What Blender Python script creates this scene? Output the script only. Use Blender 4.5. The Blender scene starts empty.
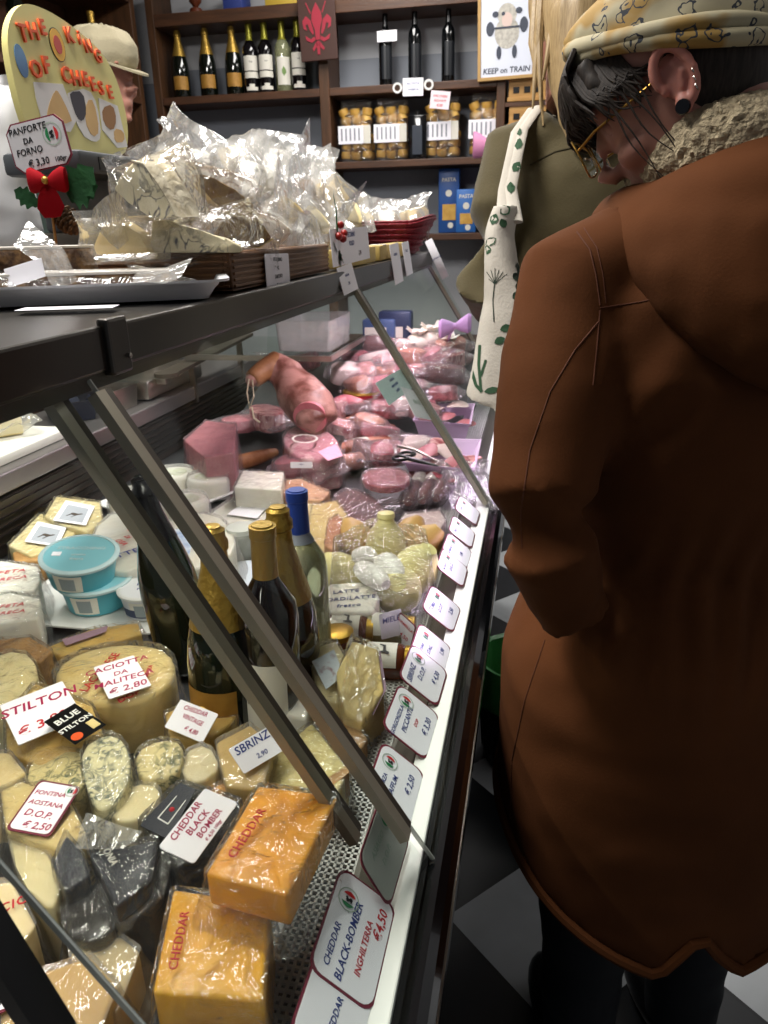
import bpy, bmesh, math, random
from mathutils import Vector, Matrix, noise
random.seed(7)
C = bpy.context.scene.collection
V = Vector
PI = math.pi

# ------------------------------------------------------------------ camera
F_PX, CAM_H = 740.0, 1.45
PITCH, YAW, ROLL = math.radians(20.9), math.radians(11.8), math.radians(1.26)
fw = V((-math.sin(YAW)*math.cos(PITCH), math.cos(YAW)*math.cos(PITCH), -math.sin(PITCH)))
r0 = V((math.cos(YAW), math.sin(YAW), 0)); u0 = r0.cross(fw)
rt = r0*math.cos(ROLL) - u0*math.sin(ROLL)
up = u0*math.cos(ROLL) + r0*math.sin(ROLL)
CAM = V((0, 0, CAM_H))
cam_data = bpy.data.cameras.new('camera'); cam = bpy.data.objects.new('camera', cam_data); C.objects.link(cam)
cam.matrix_world = Matrix.Translation(CAM) @ Matrix((rt, up, -fw)).transposed().to_4x4()
cam_data.sensor_fit = 'VERTICAL'; cam_data.sensor_height = 24.0
cam_data.lens = F_PX*24.0/1024; cam_data.clip_start = 0.02
cam_data.dof.use_dof = True; cam_data.dof.focus_distance = 0.85; cam_data.dof.aperture_fstop = 9.0
bpy.context.scene.camera = cam

def ray(px, py): return fw + rt*((px-384)/F_PX) - up*((py-512)/F_PX)
def G(px, py, z): d = ray(px, py); return CAM + d*((z-CAM_H)/d.z)      # point of a horizontal plane
def GX(px, py, x): d = ray(px, py); return CAM + d*(x/d.x)
def GY(px, py, y): d = ray(px, py); return CAM + d*(y/d.y)
def GD(px, py, dist): return CAM + ray(px, py)*dist

# ------------------------------------------------------------------ light
sc = bpy.context.scene
sc.view_settings.view_transform = 'Standard'; sc.view_settings.look = 'None'
sc.view_settings.gamma = 1; sc.view_settings.use_curve_mapping = False
sc.view_settings.exposure = 0.0
sc.cycles.transparent_max_bounces = 24; sc.cycles.max_bounces = 8
world = bpy.data.worlds.new('world'); sc.world = world; world.use_nodes = True
world.node_tree.nodes['Background'].inputs[0].default_value = (0.80, 0.86, 1.0, 1)
world.node_tree.nodes['Background'].inputs[1].default_value = 0.105
def area(name, loc, rot, sx, sy, power, col):
    l = bpy.data.lights.new(name, 'AREA'); l.shape = 'RECTANGLE'; l.size = sx; l.size_y = sy; l.energy = power; l.color = col
    o = bpy.data.objects.new(name, l); o.location = loc; o.rotation_euler = rot; C.objects.link(o); return o
COOL = (1.0, 0.97, 0.93)
area('ceiling_lamp', (-0.95, 1.15, 2.86), (0, 0, 0), 0.5, 1.2, 76, COOL)
area('ceiling_lamp', (0.45, 3.3, 2.86), (0, 0, 0), 0.4, 0.9, 16, COOL)
area('ceiling_lamp', (-0.75, 3.15, 2.86), (0, 0, 0), 0.5, 1.0, 30, COOL)
l_ = area('case_lamp', (-0.455, 0.55, 1.321), (0, math.radians(9), 0), 0.03, 1.9, 8.5, (1.0, 0.94, 0.84)); l_.data.spread = math.radians(150)
l_ = area('case_lamp', (-0.455, 2.1, 1.321), (0, math.radians(9), 0), 0.03, 1.15, 8, (1.0, 0.80, 0.92)); l_.data.spread = math.radians(150)
area('rail_lamp', (-0.13, 1.75, 0.90), (0, math.radians(35), 0), 0.02, 1.7, 0.7, (0.92, 0.70, 1.0))

# ------------------------------------------------------------------ materials
def lin(c):
    if isinstance(c, str):
        c = c.lstrip('#'); c = [int(c[i:i+2], 16)/255 for i in (0, 2, 4)]
        c = [x/12.92 if x <= .04045 else ((x+.055)/1.055)**2.4 for x in c]
    return (c[0], c[1], c[2], 1)
def new_mat(name):
    m = bpy.data.materials.new(name); m.use_nodes = True
    return m, m.node_tree.nodes, m.node_tree.links, m.node_tree.nodes['Principled BSDF']
def mat(name, col, rough=.5, metal=0, col2=None, scale=20, detail=4, bump=0, bscale=60, spec=.5, sss=0, sheen=0, coat=0, stretch=None, lo=.35, hi=.7, trans=0, ior=1.45):
    m, N, L, b = new_mat(name)
    b.inputs['Base Color'].default_value = lin(col); b.inputs['Roughness'].default_value = rough
    b.inputs['Metallic'].default_value = metal; b.inputs['Specular IOR Level'].default_value = spec
    b.inputs['Coat Weight'].default_value = coat; b.inputs['Sheen Weight'].default_value = sheen
    b.inputs['Transmission Weight'].default_value = trans; b.inputs['IOR'].default_value = ior
    if sss:
        b.inputs['Subsurface Weight'].default_value = sss; b.inputs['Subsurface Radius'].default_value = (1, .6, .3); b.inputs['Subsurface Scale'].default_value = .008
    if col2 or bump:
        tc = N.new('ShaderNodeTexCoord'); mp = N.new('ShaderNodeMapping'); L.new(tc.outputs['Object'], mp.inputs[0])
        if stretch: mp.inputs['Scale'].default_value = stretch
    if col2:
        n = N.new('ShaderNodeTexNoise'); n.inputs['Scale'].default_value = scale; n.inputs['Detail'].default_value = detail
        L.new(mp.outputs[0], n.inputs[0])
        r = N.new('ShaderNodeValToRGB'); r.color_ramp.elements[0].position = lo; r.color_ramp.elements[1].position = hi
        r.color_ramp.elements[0].color = lin(col); r.color_ramp.elements[1].color = lin(col2)
        L.new(n.outputs[0], r.inputs[0]); L.new(r.outputs[0], b.inputs['Base Color'])
    if bump:
        n2 = N.new('ShaderNodeTexNoise'); n2.inputs['Scale'].default_value = bscale; n2.inputs['Detail'].default_value = 3
        L.new(mp.outputs[0], n2.inputs[0]); bp = N.new('ShaderNodeBump'); bp.inputs['Strength'].default_value = bump; bp.inputs['Distance'].default_value = .01
        L.new(n2.outputs[0], bp.inputs['Height']); L.new(bp.outputs[0], b.inputs['Normal'])
    return m
def veined(name, col, vein, scale=22, width=.06, rough=.55):
    m, N, L, b = new_mat(name); b.inputs['Roughness'].default_value = rough
    tc = N.new('ShaderNodeTexCoord'); n = N.new('ShaderNodeTexNoise'); n.inputs['Scale'].default_value = scale; n.inputs['Detail'].default_value = 5; n.inputs['Distortion'].default_value = 1.2
    L.new(tc.outputs['Object'], n.inputs[0])
    r = N.new('ShaderNodeValToRGB'); e = r.color_ramp.elements
    e[0].position = .5-width; e[0].color = lin(col); e[1].position = .5+width; e[1].color = lin(col)
    k = e.new(.5); k.color = lin(vein)
    n2 = N.new('ShaderNodeTexNoise'); n2.inputs['Scale'].default_value = scale*.55; L.new(tc.outputs['Object'], n2.inputs[0])
    r2 = N.new('ShaderNodeValToRGB'); r2.color_ramp.elements[0].position = .36; r2.color_ramp.elements[1].position = .52
    L.new(n2.outputs[0], r2.inputs[0]); mx = N.new('ShaderNodeMixRGB'); mx.inputs[1].default_value = lin(col)
    L.new(n.outputs[0], r.inputs[0]); L.new(r2.outputs[0], mx.inputs[0]); L.new(r.outputs[0], mx.inputs[2]); L.new(mx.outputs[0], b.inputs['Base Color'])
    return m
def film(name, milky=.12, tint='#f6f5f1', rough=.09, bump=.5, scale=45, gloss=.65):
    """thin clear wrapping: mostly see-through, a little milky, with wrinkled highlights"""
    m, N, L, b = new_mat(name)
    b.inputs['Base Color'].default_value = lin(tint); b.inputs['Roughness'].default_value = .45
    t = N.new('ShaderNodeBsdfTransparent'); mx = N.new('ShaderNodeMixShader'); m2 = N.new('ShaderNodeMixShader')
    g = N.new('ShaderNodeBsdfGlossy'); g.inputs['Roughness'].default_value = rough
    lw = N.new('ShaderNodeLayerWeight'); lw.inputs[0].default_value = .3
    tc = N.new('ShaderNodeTexCoord'); n = N.new('ShaderNodeTexNoise'); n.inputs['Scale'].default_value = scale; n.inputs['Detail'].default_value = 3; n.inputs['Distortion'].default_value = .8
    L.new(tc.outputs['Object'], n.inputs[0]); bp = N.new('ShaderNodeBump'); bp.inputs['Strength'].default_value = bump; bp.inputs['Distance'].default_value = .02
    L.new(n.outputs[0], bp.inputs['Height'])
    for q in (b, g, lw): L.new(bp.outputs[0], q.inputs['Normal'])
    mr = N.new('ShaderNodeMapRange'); mr.inputs['To Min'].default_value = .05; mr.inputs['To Max'].default_value = gloss
    L.new(lw.outputs['Fresnel'], mr.inputs[0]); mx.inputs[0].default_value = milky
    L.new(t.outputs[0], mx.inputs[1]); L.new(b.outputs[0], mx.inputs[2]); L.new(mr.outputs[0], m2.inputs[0]); L.new(mx.outputs[0], m2.inputs[1]); L.new(g.outputs[0], m2.inputs[2])
    L.new(m2.outputs[0], N['Material Output'].inputs[0]); return m
def pane(name, refl=.10, tint='#f8fbf9'):
    m, N, L, b = new_mat(name)
    t = N.new('ShaderNodeBsdfTransparent'); t.inputs[0].default_value = lin(tint)
    g = N.new('ShaderNodeBsdfGlossy'); g.inputs['Roughness'].default_value = .02
    lw = N.new('ShaderNodeLayerWeight'); pw = N.new('ShaderNodeMath'); pw.operation = 'POWER'; pw.inputs[1].default_value = 5
    mr = N.new('ShaderNodeMapRange'); mr.inputs['To Min'].default_value = .012; mr.inputs['To Max'].default_value = .14; mx = N.new('ShaderNodeMixShader')
    L.new(lw.outputs['Facing'], pw.inputs[0]); L.new(pw.outputs[0], mr.inputs[0])
    L.new(mr.outputs[0], mx.inputs[0]); L.new(t.outputs[0], mx.inputs[1]); L.new(g.outputs[0], mx.inputs[2]); L.new(mx.outputs[0], N['Material Output'].inputs[0]); return m
def wood(name, a, b_, scale=6, axis=(1, 12, 12), rough=.5):
    return mat(name, a, rough, col2=b_, scale=scale, detail=8, stretch=axis, bump=.15, bscale=30, lo=.3, hi=.75)

M = dict(
 white=mat('white_paint', '#d9d9d6', .45), card=mat('card_paper', '#eceaf0', .55), maroon=mat('maroon_ink', '#6e1f33', .6),
 black=mat('black_plastic', '#0b0b0c', .3), blackgloss=mat('black_gloss', '#08080a', .12, coat=.4), darkmetal=mat('dark_bronze_metal', '#4f4b46', .30, .85, col2='#3f3c38', scale=3),
 steel=mat('brushed_steel', '#a9a39a', .28, 1, bump=.05, bscale=200), strut=mat('strut_metal', '#97907f', .35, .35), strutdark=mat('strut_dark', '#4a443c', .4, .4),
 rail=mat('white_rail', '#e4e2de', .35), deck=mat('steel_deck', '#6a6a6c', .35, .8), grille=mat('grille_plastic', '#c9c7c2', .4),
 worktop=mat('steel_worktop', '#8f8a88', .3, .8), board=mat('cutting_board', '#e6e4dc', .5),
 ink_blue=mat('blue_ink', '#2a3a7c', .6), ink_red=mat('red_ink', '#b8202c', .6), ink_mag=mat('magenta_ink', '#a01848', .6), ink_black=mat('black_ink', '#15151a', .6),
 flag_red=mat('flag_red', '#c02428', .5), flag_green=mat('flag_green', '#1f7a48', .5),
 film=film('clear_film', .035, bump=.9, scale=32), film_milky=film('milky_film', .20, '#f6f4ee', bump=.45, scale=20), film_pink=film('pink_film', .10, '#efdde4'), film_soft=film('soft_film', .12, '#f4f2ea', bump=.5, scale=24),
 cheddar=mat('orange_cheddar', '#f2aa20', .38, col2='#e89c14', scale=9, sss=.15), cheddar2=mat('yellow_cheddar', '#efb41a', .38, col2='#e6a612', scale=9, sss=.15),
 cream=mat('cream_cheese', '#dcc68a', .5, col2='#cfb26c', scale=14, sss=.1), pale=mat('pale_cheese', '#e6d8a8', .5, col2='#d9c68a', scale=14, sss=.1),
 yellow=mat('yellow_cheese', '#cfae5c', .5, col2='#bd9544', scale=14, sss=.1), whitech=mat('white_cheese', '#efece2', .5, col2='#e6e0d0', scale=14, sss=.1),
 tan=mat('tan_rind', '#b98d52', .65, col2='#8a6234', scale=30, bump=.3), brownrind=mat('brown_rind', '#7a5a30', .7, col2='#a98a4c', scale=45, bump=.5), greyrind=mat('floury_rind', '#d6cdb4', .85, col2='#b5a684', scale=40, bump=.5, bscale=80),
 blue=veined('blue_veined', '#dcd3a6', '#44524e', 80, .10), bluedark=veined('ash_veined', '#ddd2ac', '#3c3c48', 26, .035), bluegreen=veined('green_veined', '#dccb90', '#566040', 60, .07),
 wax=mat('black_wax', '#16140f', .3, col2='#2a2418', scale=12, coat=.3), navy=mat('navy_label', '#0d1220', .4), 
 wood=wood('dark_shelf_wood', '#3a2416', '#56351f', axis=(1, 9, 9)), woodv=wood('dark_upright_wood', '#38230f', '#55351d', axis=(9, 9, 1)), crate=wood('brown_crate_wood', '#5a3c25', '#7c5837', 5, (2, 2, 22)), lightwood=wood('light_wood', '#b48a4e', '#9a7038'),
 wall=mat('plaster_wall', '#a9abb0', .8, col2='#b7b8bb', scale=2), tilewall=mat('grey_wall', '#7e838c', .6), ceiling=mat('ceiling_paint', '#b5b3ae', .9),
)
print('core ok')

# ------------------------------------------------------------------ mesh helpers
class MB:
    def __init__(s): s.b = bmesh.new()
    def box(s, lo, hi, bev=0, mtx=None):
        r = bmesh.ops.create_cube(s.b, size=1); lo, hi = V(lo), V(hi)
        vs = r['verts']
        for v in vs: v.co = V((lo[i] + (v.co[i]+.5)*(hi[i]-lo[i]) for i in range(3)))
        if bev:
            es = list({e for v in vs for e in v.link_edges})
            r = bmesh.ops.bevel(s.b, geom=es, offset=bev, segments=2, affect='EDGES', profile=.5)
            vs = list({v for f in r['faces'] for v in f.verts} | {v for v in vs if v.is_valid})
            vs = s._island(vs)
        if mtx: bmesh.ops.transform(s.b, matrix=mtx, verts=vs)
        return s
    def _island(s, vs):
        seen = set(vs); st = list(vs)
        while st:
            v = st.pop()
            for e in v.link_edges:
                o = e.other_vert(v)
                if o not in seen: seen.add(o); st.append(o)
        return list(seen)
    def loops(s, rings, cap=True, closed=True):
        """rings: list of equal-length lists of points, skinned"""
        rv = [[s.b.verts.new(p) for p in r] for r in rings]; n = len(rv[0])
        for a, b in zip(rv, rv[1:]):
            for i in range(n if closed else n-1):
                j = (i+1) % n
                try: s.b.faces.new((a[i], a[j], b[j], b[i]))
                except ValueError: pass
        if cap:
            for r in (rv[0][::-1], rv[-1]):
                try: s.b.faces.new(r)
                except ValueError: pass
        return s
    def lathe(s, prof, n=28, mtx=None, cap=True):
        mtx = mtx or Matrix()
        return s.loops([[mtx @ V((max(r, 1e-5)*math.cos(2*PI*k/n), max(r, 1e-5)*math.sin(2*PI*k/n), z)) for k in range(n)] for r, z in prof], cap)
    def tube(s, pts, rad, n=10, flat=None):
        pts = [V(p) for p in pts]; rads = rad if isinstance(rad, (list, tuple)) else [rad]*len(pts)
        rings = []; up_ = V((0, 0, 1))
        for i, p in enumerate(pts):
            t = (pts[min(i+1, len(pts)-1)] - pts[max(i-1, 0)]).normalized()
            a = t.cross(up_)
            if a.length < 1e-3: a = t.cross(V((0, 1, 0)))
            a.normalize(); b = a.cross(t).normalized()
            fy = flat if flat else 1
            rings.append([p + a*rads[i]*math.cos(2*PI*k/n) + b*rads[i]*fy*math.sin(2*PI*k/n) for k in range(n)])
        return s.loops(rings)
    def bar(s, p, q, w, d, wdir):
        """rectangular bar from p to q; wdir = direction of width w"""
        p, q = V(p), V(q); t = (q-p).normalized(); a = V(wdir); a = (a - t*a.dot(t)).normalized(); b = t.cross(a)
        rg = [[c + a*w/2*i + b*d/2*j for i, j in ((-1, -1), (1, -1), (1, 1), (-1, 1))] for c in (p, q)]
        return s.loops(rg)
    def prism(s, poly, z0, z1, bev=0):
        """poly: list of (x,y); z1 a number or a list per corner"""
        zz = z1 if isinstance(z1, (list, tuple)) else [z1]*len(poly)
        a = [s.b.verts.new((p[0], p[1], z0)) for p in poly]; t = [s.b.verts.new((p[0], p[1], z)) for p, z in zip(poly, zz)]
        n = len(poly); fs = [s.b.faces.new(a[::-1]), s.b.faces.new(t)]
        for i in range(n): fs.append(s.b.faces.new((a[i], a[(i+1) % n], t[(i+1) % n], t[i])))
        if bev: bmesh.ops.bevel(s.b, geom=list({e for f in fs for e in f.edges}), offset=bev, segments=2, affect='EDGES', profile=.5)
        return s
    def ico(s, c, r, sub=3, scale=(1, 1, 1), mtx=None, nz=0, nf=10):
        vs = bmesh.ops.create_icosphere(s.b, subdivisions=sub, radius=1)['verts']
        for v in vs:
            p = V((v.co[i]*scale[i]*r for i in range(3)))
            if nz: p *= 1 + nz*noise.noise(p*nf + V(c)*7)
            v.co = (mtx @ p if mtx else p) + V(c)
        return s
    def text(s, txt, size, mtx, ext=.0003, shear=0, bold=0, align='LEFT', space=1):
        cu = bpy.data.curves.new('t', 'FONT'); cu.body = txt; cu.size = size; cu.extrude = ext; cu.shear = shear; cu.offset = bold*size
        cu.align_x = align; cu.resolution_u = 2; cu.space_character = space
        o = bpy.data.objects.new('t', cu); C.objects.link(o)
        me = o.to_mesh(); me.transform(mtx); s.b.from_mesh(me); o.to_mesh_clear()
        bpy.data.objects.remove(o); bpy.data.curves.remove(cu); return s
    def xf(s, m): bmesh.ops.transform(s.b, matrix=m, verts=s.b.verts); return s
    def build(s, name, m, parent=None, smooth=True, base=None, flip=True):
        if flip: bmesh.ops.recalc_face_normals(s.b, faces=s.b.faces)
        me = bpy.data.meshes.new(name)
        if base is None and parent is not None: base = BASE.get(parent.name)
        if base is not None: bmesh.ops.translate(s.b, verts=s.b.verts, vec=-V(base))
        s.b.to_mesh(me); s.b.free()
        if smooth: me.shade_smooth() if hasattr(me, 'shade_smooth') else None
        me.materials.append(m if not isinstance(m, str) else M[m])
        if smooth:
            try: me.set_sharp_from_angle(angle=math.radians(38))
            except Exception: pass
        o = bpy.data.objects.new(name, me); C.objects.link(o)
        if parent is not None: o.parent = parent
        elif base is not None: o.location = base
        return o
BASE = {}
def tag(o, label=None, cat=None, group=None, kind=None):
    if label: o['label'] = label
    if cat: o['category'] = cat
    if group: o['group'] = group
    if kind: o['kind'] = kind
    return o
def thing(name, label, cat, base=None, group=None):
    """an Empty; with base, its parts are given in world coordinates"""
    o = bpy.data.objects.new(name, None); C.objects.link(o); o.empty_display_size = .05; tag(o, label, cat, group)
    if base is not None: o.location = base; BASE[o.name] = V(base)
    return o
def struct(name, mb, m, smooth=False): return tag(mb.build(name, m, smooth=smooth), kind='structure')
def frame(o, x, y):
    """matrix with origin o, x axis, y axis (orthonormalised)"""
    x = V(x).normalized(); y = V(y); y = (y - x*y.dot(x)).normalized(); z = x.cross(y)
    return Matrix.Translation(V(o)) @ Matrix((x, y, z)).transposed().to_4x4()
def rotz(a): return Matrix.Rotation(a, 4, 'Z')
def dup(root, loc=None, rz=None, label=None):
    r = root.copy(); C.objects.link(r)
    if loc is not None: r.location = loc
    if rz is not None: r.rotation_euler = (r.rotation_euler[0], r.rotation_euler[1], rz)
    if label: r['label'] = label
    for ch in list(root.children):
        c = ch.copy(); C.objects.link(c); c.parent = r
        for g in list(ch.children):
            d = g.copy(); C.objects.link(d); d.parent = c
    return r
def remesh(mb, voxel, smooth=4, fac=.5):
    """the joined solids become one continuous surface; returns an MB"""
    me = bpy.data.meshes.new('t'); bmesh.ops.recalc_face_normals(mb.b, faces=mb.b.faces); mb.b.to_mesh(me); mb.b.free()
    o = bpy.data.objects.new('t', me); C.objects.link(o)
    r = o.modifiers.new('r', 'REMESH'); r.mode = 'VOXEL'; r.voxel_size = voxel
    if smooth: q = o.modifiers.new('s', 'SMOOTH'); q.iterations = smooth; q.factor = fac
    bpy.context.view_layer.update(); dg = bpy.context.evaluated_depsgraph_get(); ev = o.evaluated_get(dg); m2 = ev.to_mesh()
    out = MB(); out.b.from_mesh(m2); ev.to_mesh_clear(); bpy.data.objects.remove(o); bpy.data.meshes.remove(me); return out
# ------------------------------------------------------------------ room
WY = 4.18                                    # back wall
WX0, WX1 = -2.35, 1.1
def floor_mat():
    m, N, L, b = new_mat('checker_floor'); b.inputs['Roughness'].default_value = .38
    tc = N.new('ShaderNodeTexCoord'); mp = N.new('ShaderNodeMapping'); L.new(tc.outputs['Object'], mp.inputs[0])
    S = .49/math.sqrt(2)
    a = math.radians(45+1.7)
    # checker cells of side S, turned by a, a corner at (-.137,1.232)
    co, si = math.cos(-a), math.sin(-a); px, py = -.137, 1.232
    mp.inputs['Rotation'].default_value = (0, 0, -a); mp.inputs['Location'].default_value = (-(px*co-py*si), -(px*si+py*co), .31)
    ch = N.new('ShaderNodeTexChecker'); ch.inputs['Scale'].default_value = 1/S
    ch.inputs[1].default_value = lin('#c4c8ca'); ch.inputs[2].default_value = lin('#17191d')
    L.new(mp.outputs[0], ch.inputs[0])
    br = N.new('ShaderNodeTexBrick'); br.offset = 0; br.inputs['Scale'].default_value = 1/S; br.inputs['Mortar Size'].default_value = .012
    br.inputs['Brick Width'].default_value = 1; br.inputs['Row Height'].default_value = 1
    L.new(mp.outputs[0], br.inputs[0])
    mx = N.new('ShaderNodeMixRGB'); L.new(br.outputs['Fac'], mx.inputs[0]); L.new(ch.outputs[0], mx.inputs[1]); mx.inputs[2].default_value = lin('#0c0d10')
    n = N.new('ShaderNodeTexNoise'); n.inputs['Scale'].default_value = 9; L.new(tc.outputs['Object'], n.inputs[0])
    m2 = N.new('ShaderNodeMixRGB'); m2.blend_type = 'MULTIPLY'; m2.inputs[0].default_value = .35; L.new(mx.outputs[0], m2.inputs[1]); L.new(n.outputs[0], m2.inputs[2])
    L.new(m2.outputs[0], b.inputs['Base Color']); return m
struct('floor', MB().box((WX0, -1.2, -.05), (WX1+.1, WY+.1, 0)), floor_mat())
struct('ceiling', MB().box((WX0-.1, -1.2, 2.9), (WX1+.1, WY+.1, 2.95)), 'ceiling')
struct('wall_back', MB().box((WX0-.1, WY, 0), (WX1+.1, WY+.1, 2.9)), 'wall')
struct('wall_left', MB().box((WX0-.1, -1.2, 0), (WX0, WY, 2.9)), 'wall')
struct('wall_right', MB().box((WX1, -.6, 0), (WX1+.1, WY, 2.9)), 'wall')
struct('trim_1', MB().box((WX0, WY-.012, 1.42), (WX1, WY-.001, 2.20)), 'tilewall')

# ------------------------------------------------------------------ the display counter
ZD, XA, XB = .82, -.088, -.055
YN, YF = -.25, 2.78
ct = thing('display_counter', 'long refrigerated deli counter with slanted glass front and dark metal top shelf', 'display counter', (-.6, 1.2, 0))
def grid_grille():
    mb = MB()
    x0, x1, y = -.207, -.157, YN+.1
    nx = 7
    for i in range(nx+1):
        x = x0+(x1-x0)*i/nx
        mb.bar((x, YN, ZD+.012), (x, YF-.03, ZD+.012), .0026, .003, (1, 0, 0))
    ny = int((YF-YN)/.0075)
    for j in range(ny):
        yy = YN+j*.0075
        mb.bar((x0, yy, ZD+.012), (x1, yy, ZD+.012), .0026, .003, (0, 1, 0))
    return mb
MB().box((-1.06, YN, .10), (-.13, YF, .78), .01).build('base_cabinet', 'black', ct, False)
MB().box((-1.0, YN+.02, 0), (-.2, YF-.02, .10)).build('plinth', 'black', ct, False)
MB().box((-1.09, YN, .78), (-.208, YF, ZD)).build('display_deck', 'deck', ct, False)
MB().box((-.208, YN, .78), (-.156, YF, ZD-.012)).build('air_duct', 'black', ct, False)
grid_grille().build('air_grille', 'grille', ct, False)
MB().loops([[(x, y, z) for x, z in ((-.156, .78), (-.156, ZD+.014), (-.15, ZD+.014), (-.118, .845), (-.118, .78))] for y in (YN, YF)]).build('card_slope', 'strutdark', ct, False)
MB().box((-.119, YN, .80), (XA, YF, .852), .002).build('white_ledge', 'rail', ct, False)
MB().loops([[(x, y, z) for x, z in ((XA, .78), (XA, .846), (-.082, .846), (-.082, .838), (-.074, .838), (-.074, .846), (-.068, .846), (-.060, .835), (XB, .82), (XB, .77), (-.065, .75), (XA, .75))] for y in (YN, YF)]).build('bumper_rail', 'blackgloss', ct, False)
MB().box((XB-.002, YN, .80), (XB+.001, YF, .806)).build('rail_strip', 'steel', ct, False)
# rear riser and worktop
MB().box((-1.10, YN, ZD), (-1.08, YF, .94)).build('rear_riser', 'strutdark', ct, False)
mb = MB()
for k in range(6): mb.box((-1.082, YN, ZD+.02+k*.018), (-1.074, YF, ZD+.028+k*.018))
mb.build('riser_vent', 'darkmetal', ct, False)
MB().box((-1.34, YN, .955), (-1.06, YF, .998), .004).build('rear_worktop', 'worktop', ct, False)
MB().box((-1.30, YN, .1), (-1.10, YF, .955)).build('rear_cabinet', 'black', ct, False)
# top shelf
ZT = 1.375
MB().box((-.395, YN, 1.335), (-.38, YF, ZT), .003).build('top_rail', 'darkmetal', ct, False)
MB().box((-.86, YN, 1.348), (-.395, YF, ZT-.002)).build('top_shelf', 'darkmetal', ct, False)
MB().box((-.43, YN, 1.322), (-.384, YF, 1.335)).build('glass_channel', 'strutdark', ct, False)
MB().box((-.386, .610, 1.330), (-.374, .645, 1.381), .003).build('rail_bracket', 'darkmetal', ct, False)
MB().lathe([(.0025, 0), (.0025, .003), (.001, .004)], 10, frame((-.374, .637, 1.345), (0, 1, 0), (0, 0, 1))).build('bracket_screw', 'steel', ct)
mb = MB().box((-.47, YN+.05, 1.322), (-.43, YF-.1, 1.348)); mb.build('lamp_housing', 'white', ct, False)
def glass_pane(y0, y1):
    a, b = V((-.078, 0, .842)), V((-.383, 0, 1.332)); n = V((b.z-a.z, 0, -(b.x-a.x))).normalized()*.0022
    MB().loops([[V((p.x, y, p.z))+q for p, q in ((a, n), (b, n), (b, -n), (a, -n))] for y in (y0, y1)]).build('glass_pane', PANE, ct, False)
    MB().loops([[V((p.x, y, p.z))+q for p, q in ((a, n), (b, n), (b, -n), (a, -n))] for y in (y0-.0012, y0+.0006)]).build('glass_edge', EDGE, ct, False)
PANE = pane('clear_pane'); EDGE = mat('glass_edge', '#c2c8c0', .15, .3)
glass_pane(.252, .565); glass_pane(.582, 1.60); glass_pane(1.62, YF)
def strut(y, w, m1, m2, p=(-.372, 1.33), q=(-.075, .870)):
    p, q = V((p[0], y, p[1])), V((q[0], y, q[1]))
    MB().bar(p, q, w*.55, .010, (0, 1, 0)).build('strut', m1, ct, False)
    t = (q-p).normalized(); nn = V((-t.z, 0, t.x)); nn = nn if nn.x < 0 else -nn
    MB().bar(p+nn*.004+V((0, w*.5, 0)), q+nn*.004+V((0, w*.5, 0)), w*.45, .014, (0, 1, 0)).build('strut_web', m2, ct, False)  # darker metal on the web puts the strut's shaded side into its colour
strut(.548, .025, 'strut', 'strutdark', (-.356, 1.328), (-.100, .900)); strut(.545, .025, 'strut', 'strutdark', (-.400, 1.326), (-.150, .890))
strut(.226, .022, 'black', 'black', (-.330, 1.335), (-.172, .85)); strut(1.60, .034, 'strut', 'strutdark', (-.385, 1.33), (-.095, .86)); strut(YF-.04, .02, 'strut', 'strutdark', (-.39, 1.33), (-.1, .86))  # nearest strut: black colour stands in for unlit metal
# far end pane
MB().loops([[(x, y, z) for x, z in ((-1.05, .83), (-.09, .845), (-.385, 1.33), (-1.0, 1.33))] for y in (YF-.006, YF)]).build('end_pane', PANE, ct, False)
# ------------------------------------------------------------------ wall shelving
SY = 3.95
sh = thing('shelving_unit', 'tall dark wooden wall shelving with bottles and pasta along the back wall', 'shelving', (-1.08, 4.06, 0))
for x0, x1 in ((-1.965, -1.925), (-1.10, -1.05), (-.245, -.205)):
    MB().box((x0, SY, 0), (x1, WY-.013, 2.60), .003).build('upright', 'woodv', sh, False)
for x0, x1, z, t in ((-1.925, -1.10, 2.095, .035), (-1.925, -1.10, 2.455, .055), (-1.925, -1.10, 1.40, .03), (-1.925, -1.10, 1.765, .03), (-1.05, -.245, 2.095, .035), (-1.05, -.245, 2.455, .055), (-1.05, -.245, 1.768, .032), (-1.05, -.245, 1.425, .032), (-1.05, -.245, .9, .03)):
    if (x0, z) == (-1.925, 1.765): continue
    MB().box((x0, SY, z-t), (x1, WY-.013, z), .003).build('shelf_board', 'wood', sh, False)
MB().box((-1.925, WY-.0125, 2.095), (-.245, WY-.0122, 2.25)).build('back_panel', 'tilewall', sh, False)
sd = thing('side_shelving', 'very dark wooden shelving along the left wall behind the shop assistant', 'shelving', (-2.15, 3, 0))
for y in (3.85, 2.6, 1.4): MB().box((-2.34, y, 0), (-1.99, y+.04, 2.62), .003).build('upright', 'woodv', sd, False)
for z in (.9, 1.4, 1.75, 2.09, 2.52): MB().box((-2.34, 1.44, z-.035), (-1.99, 3.85, z), .003).build('shelf_board', 'wood', sd, False)
MB().box((-2.349, 1.4, 0), (-2.341, 3.9, 2.6)).build('back_panel', 'wood', sd, False)

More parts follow.
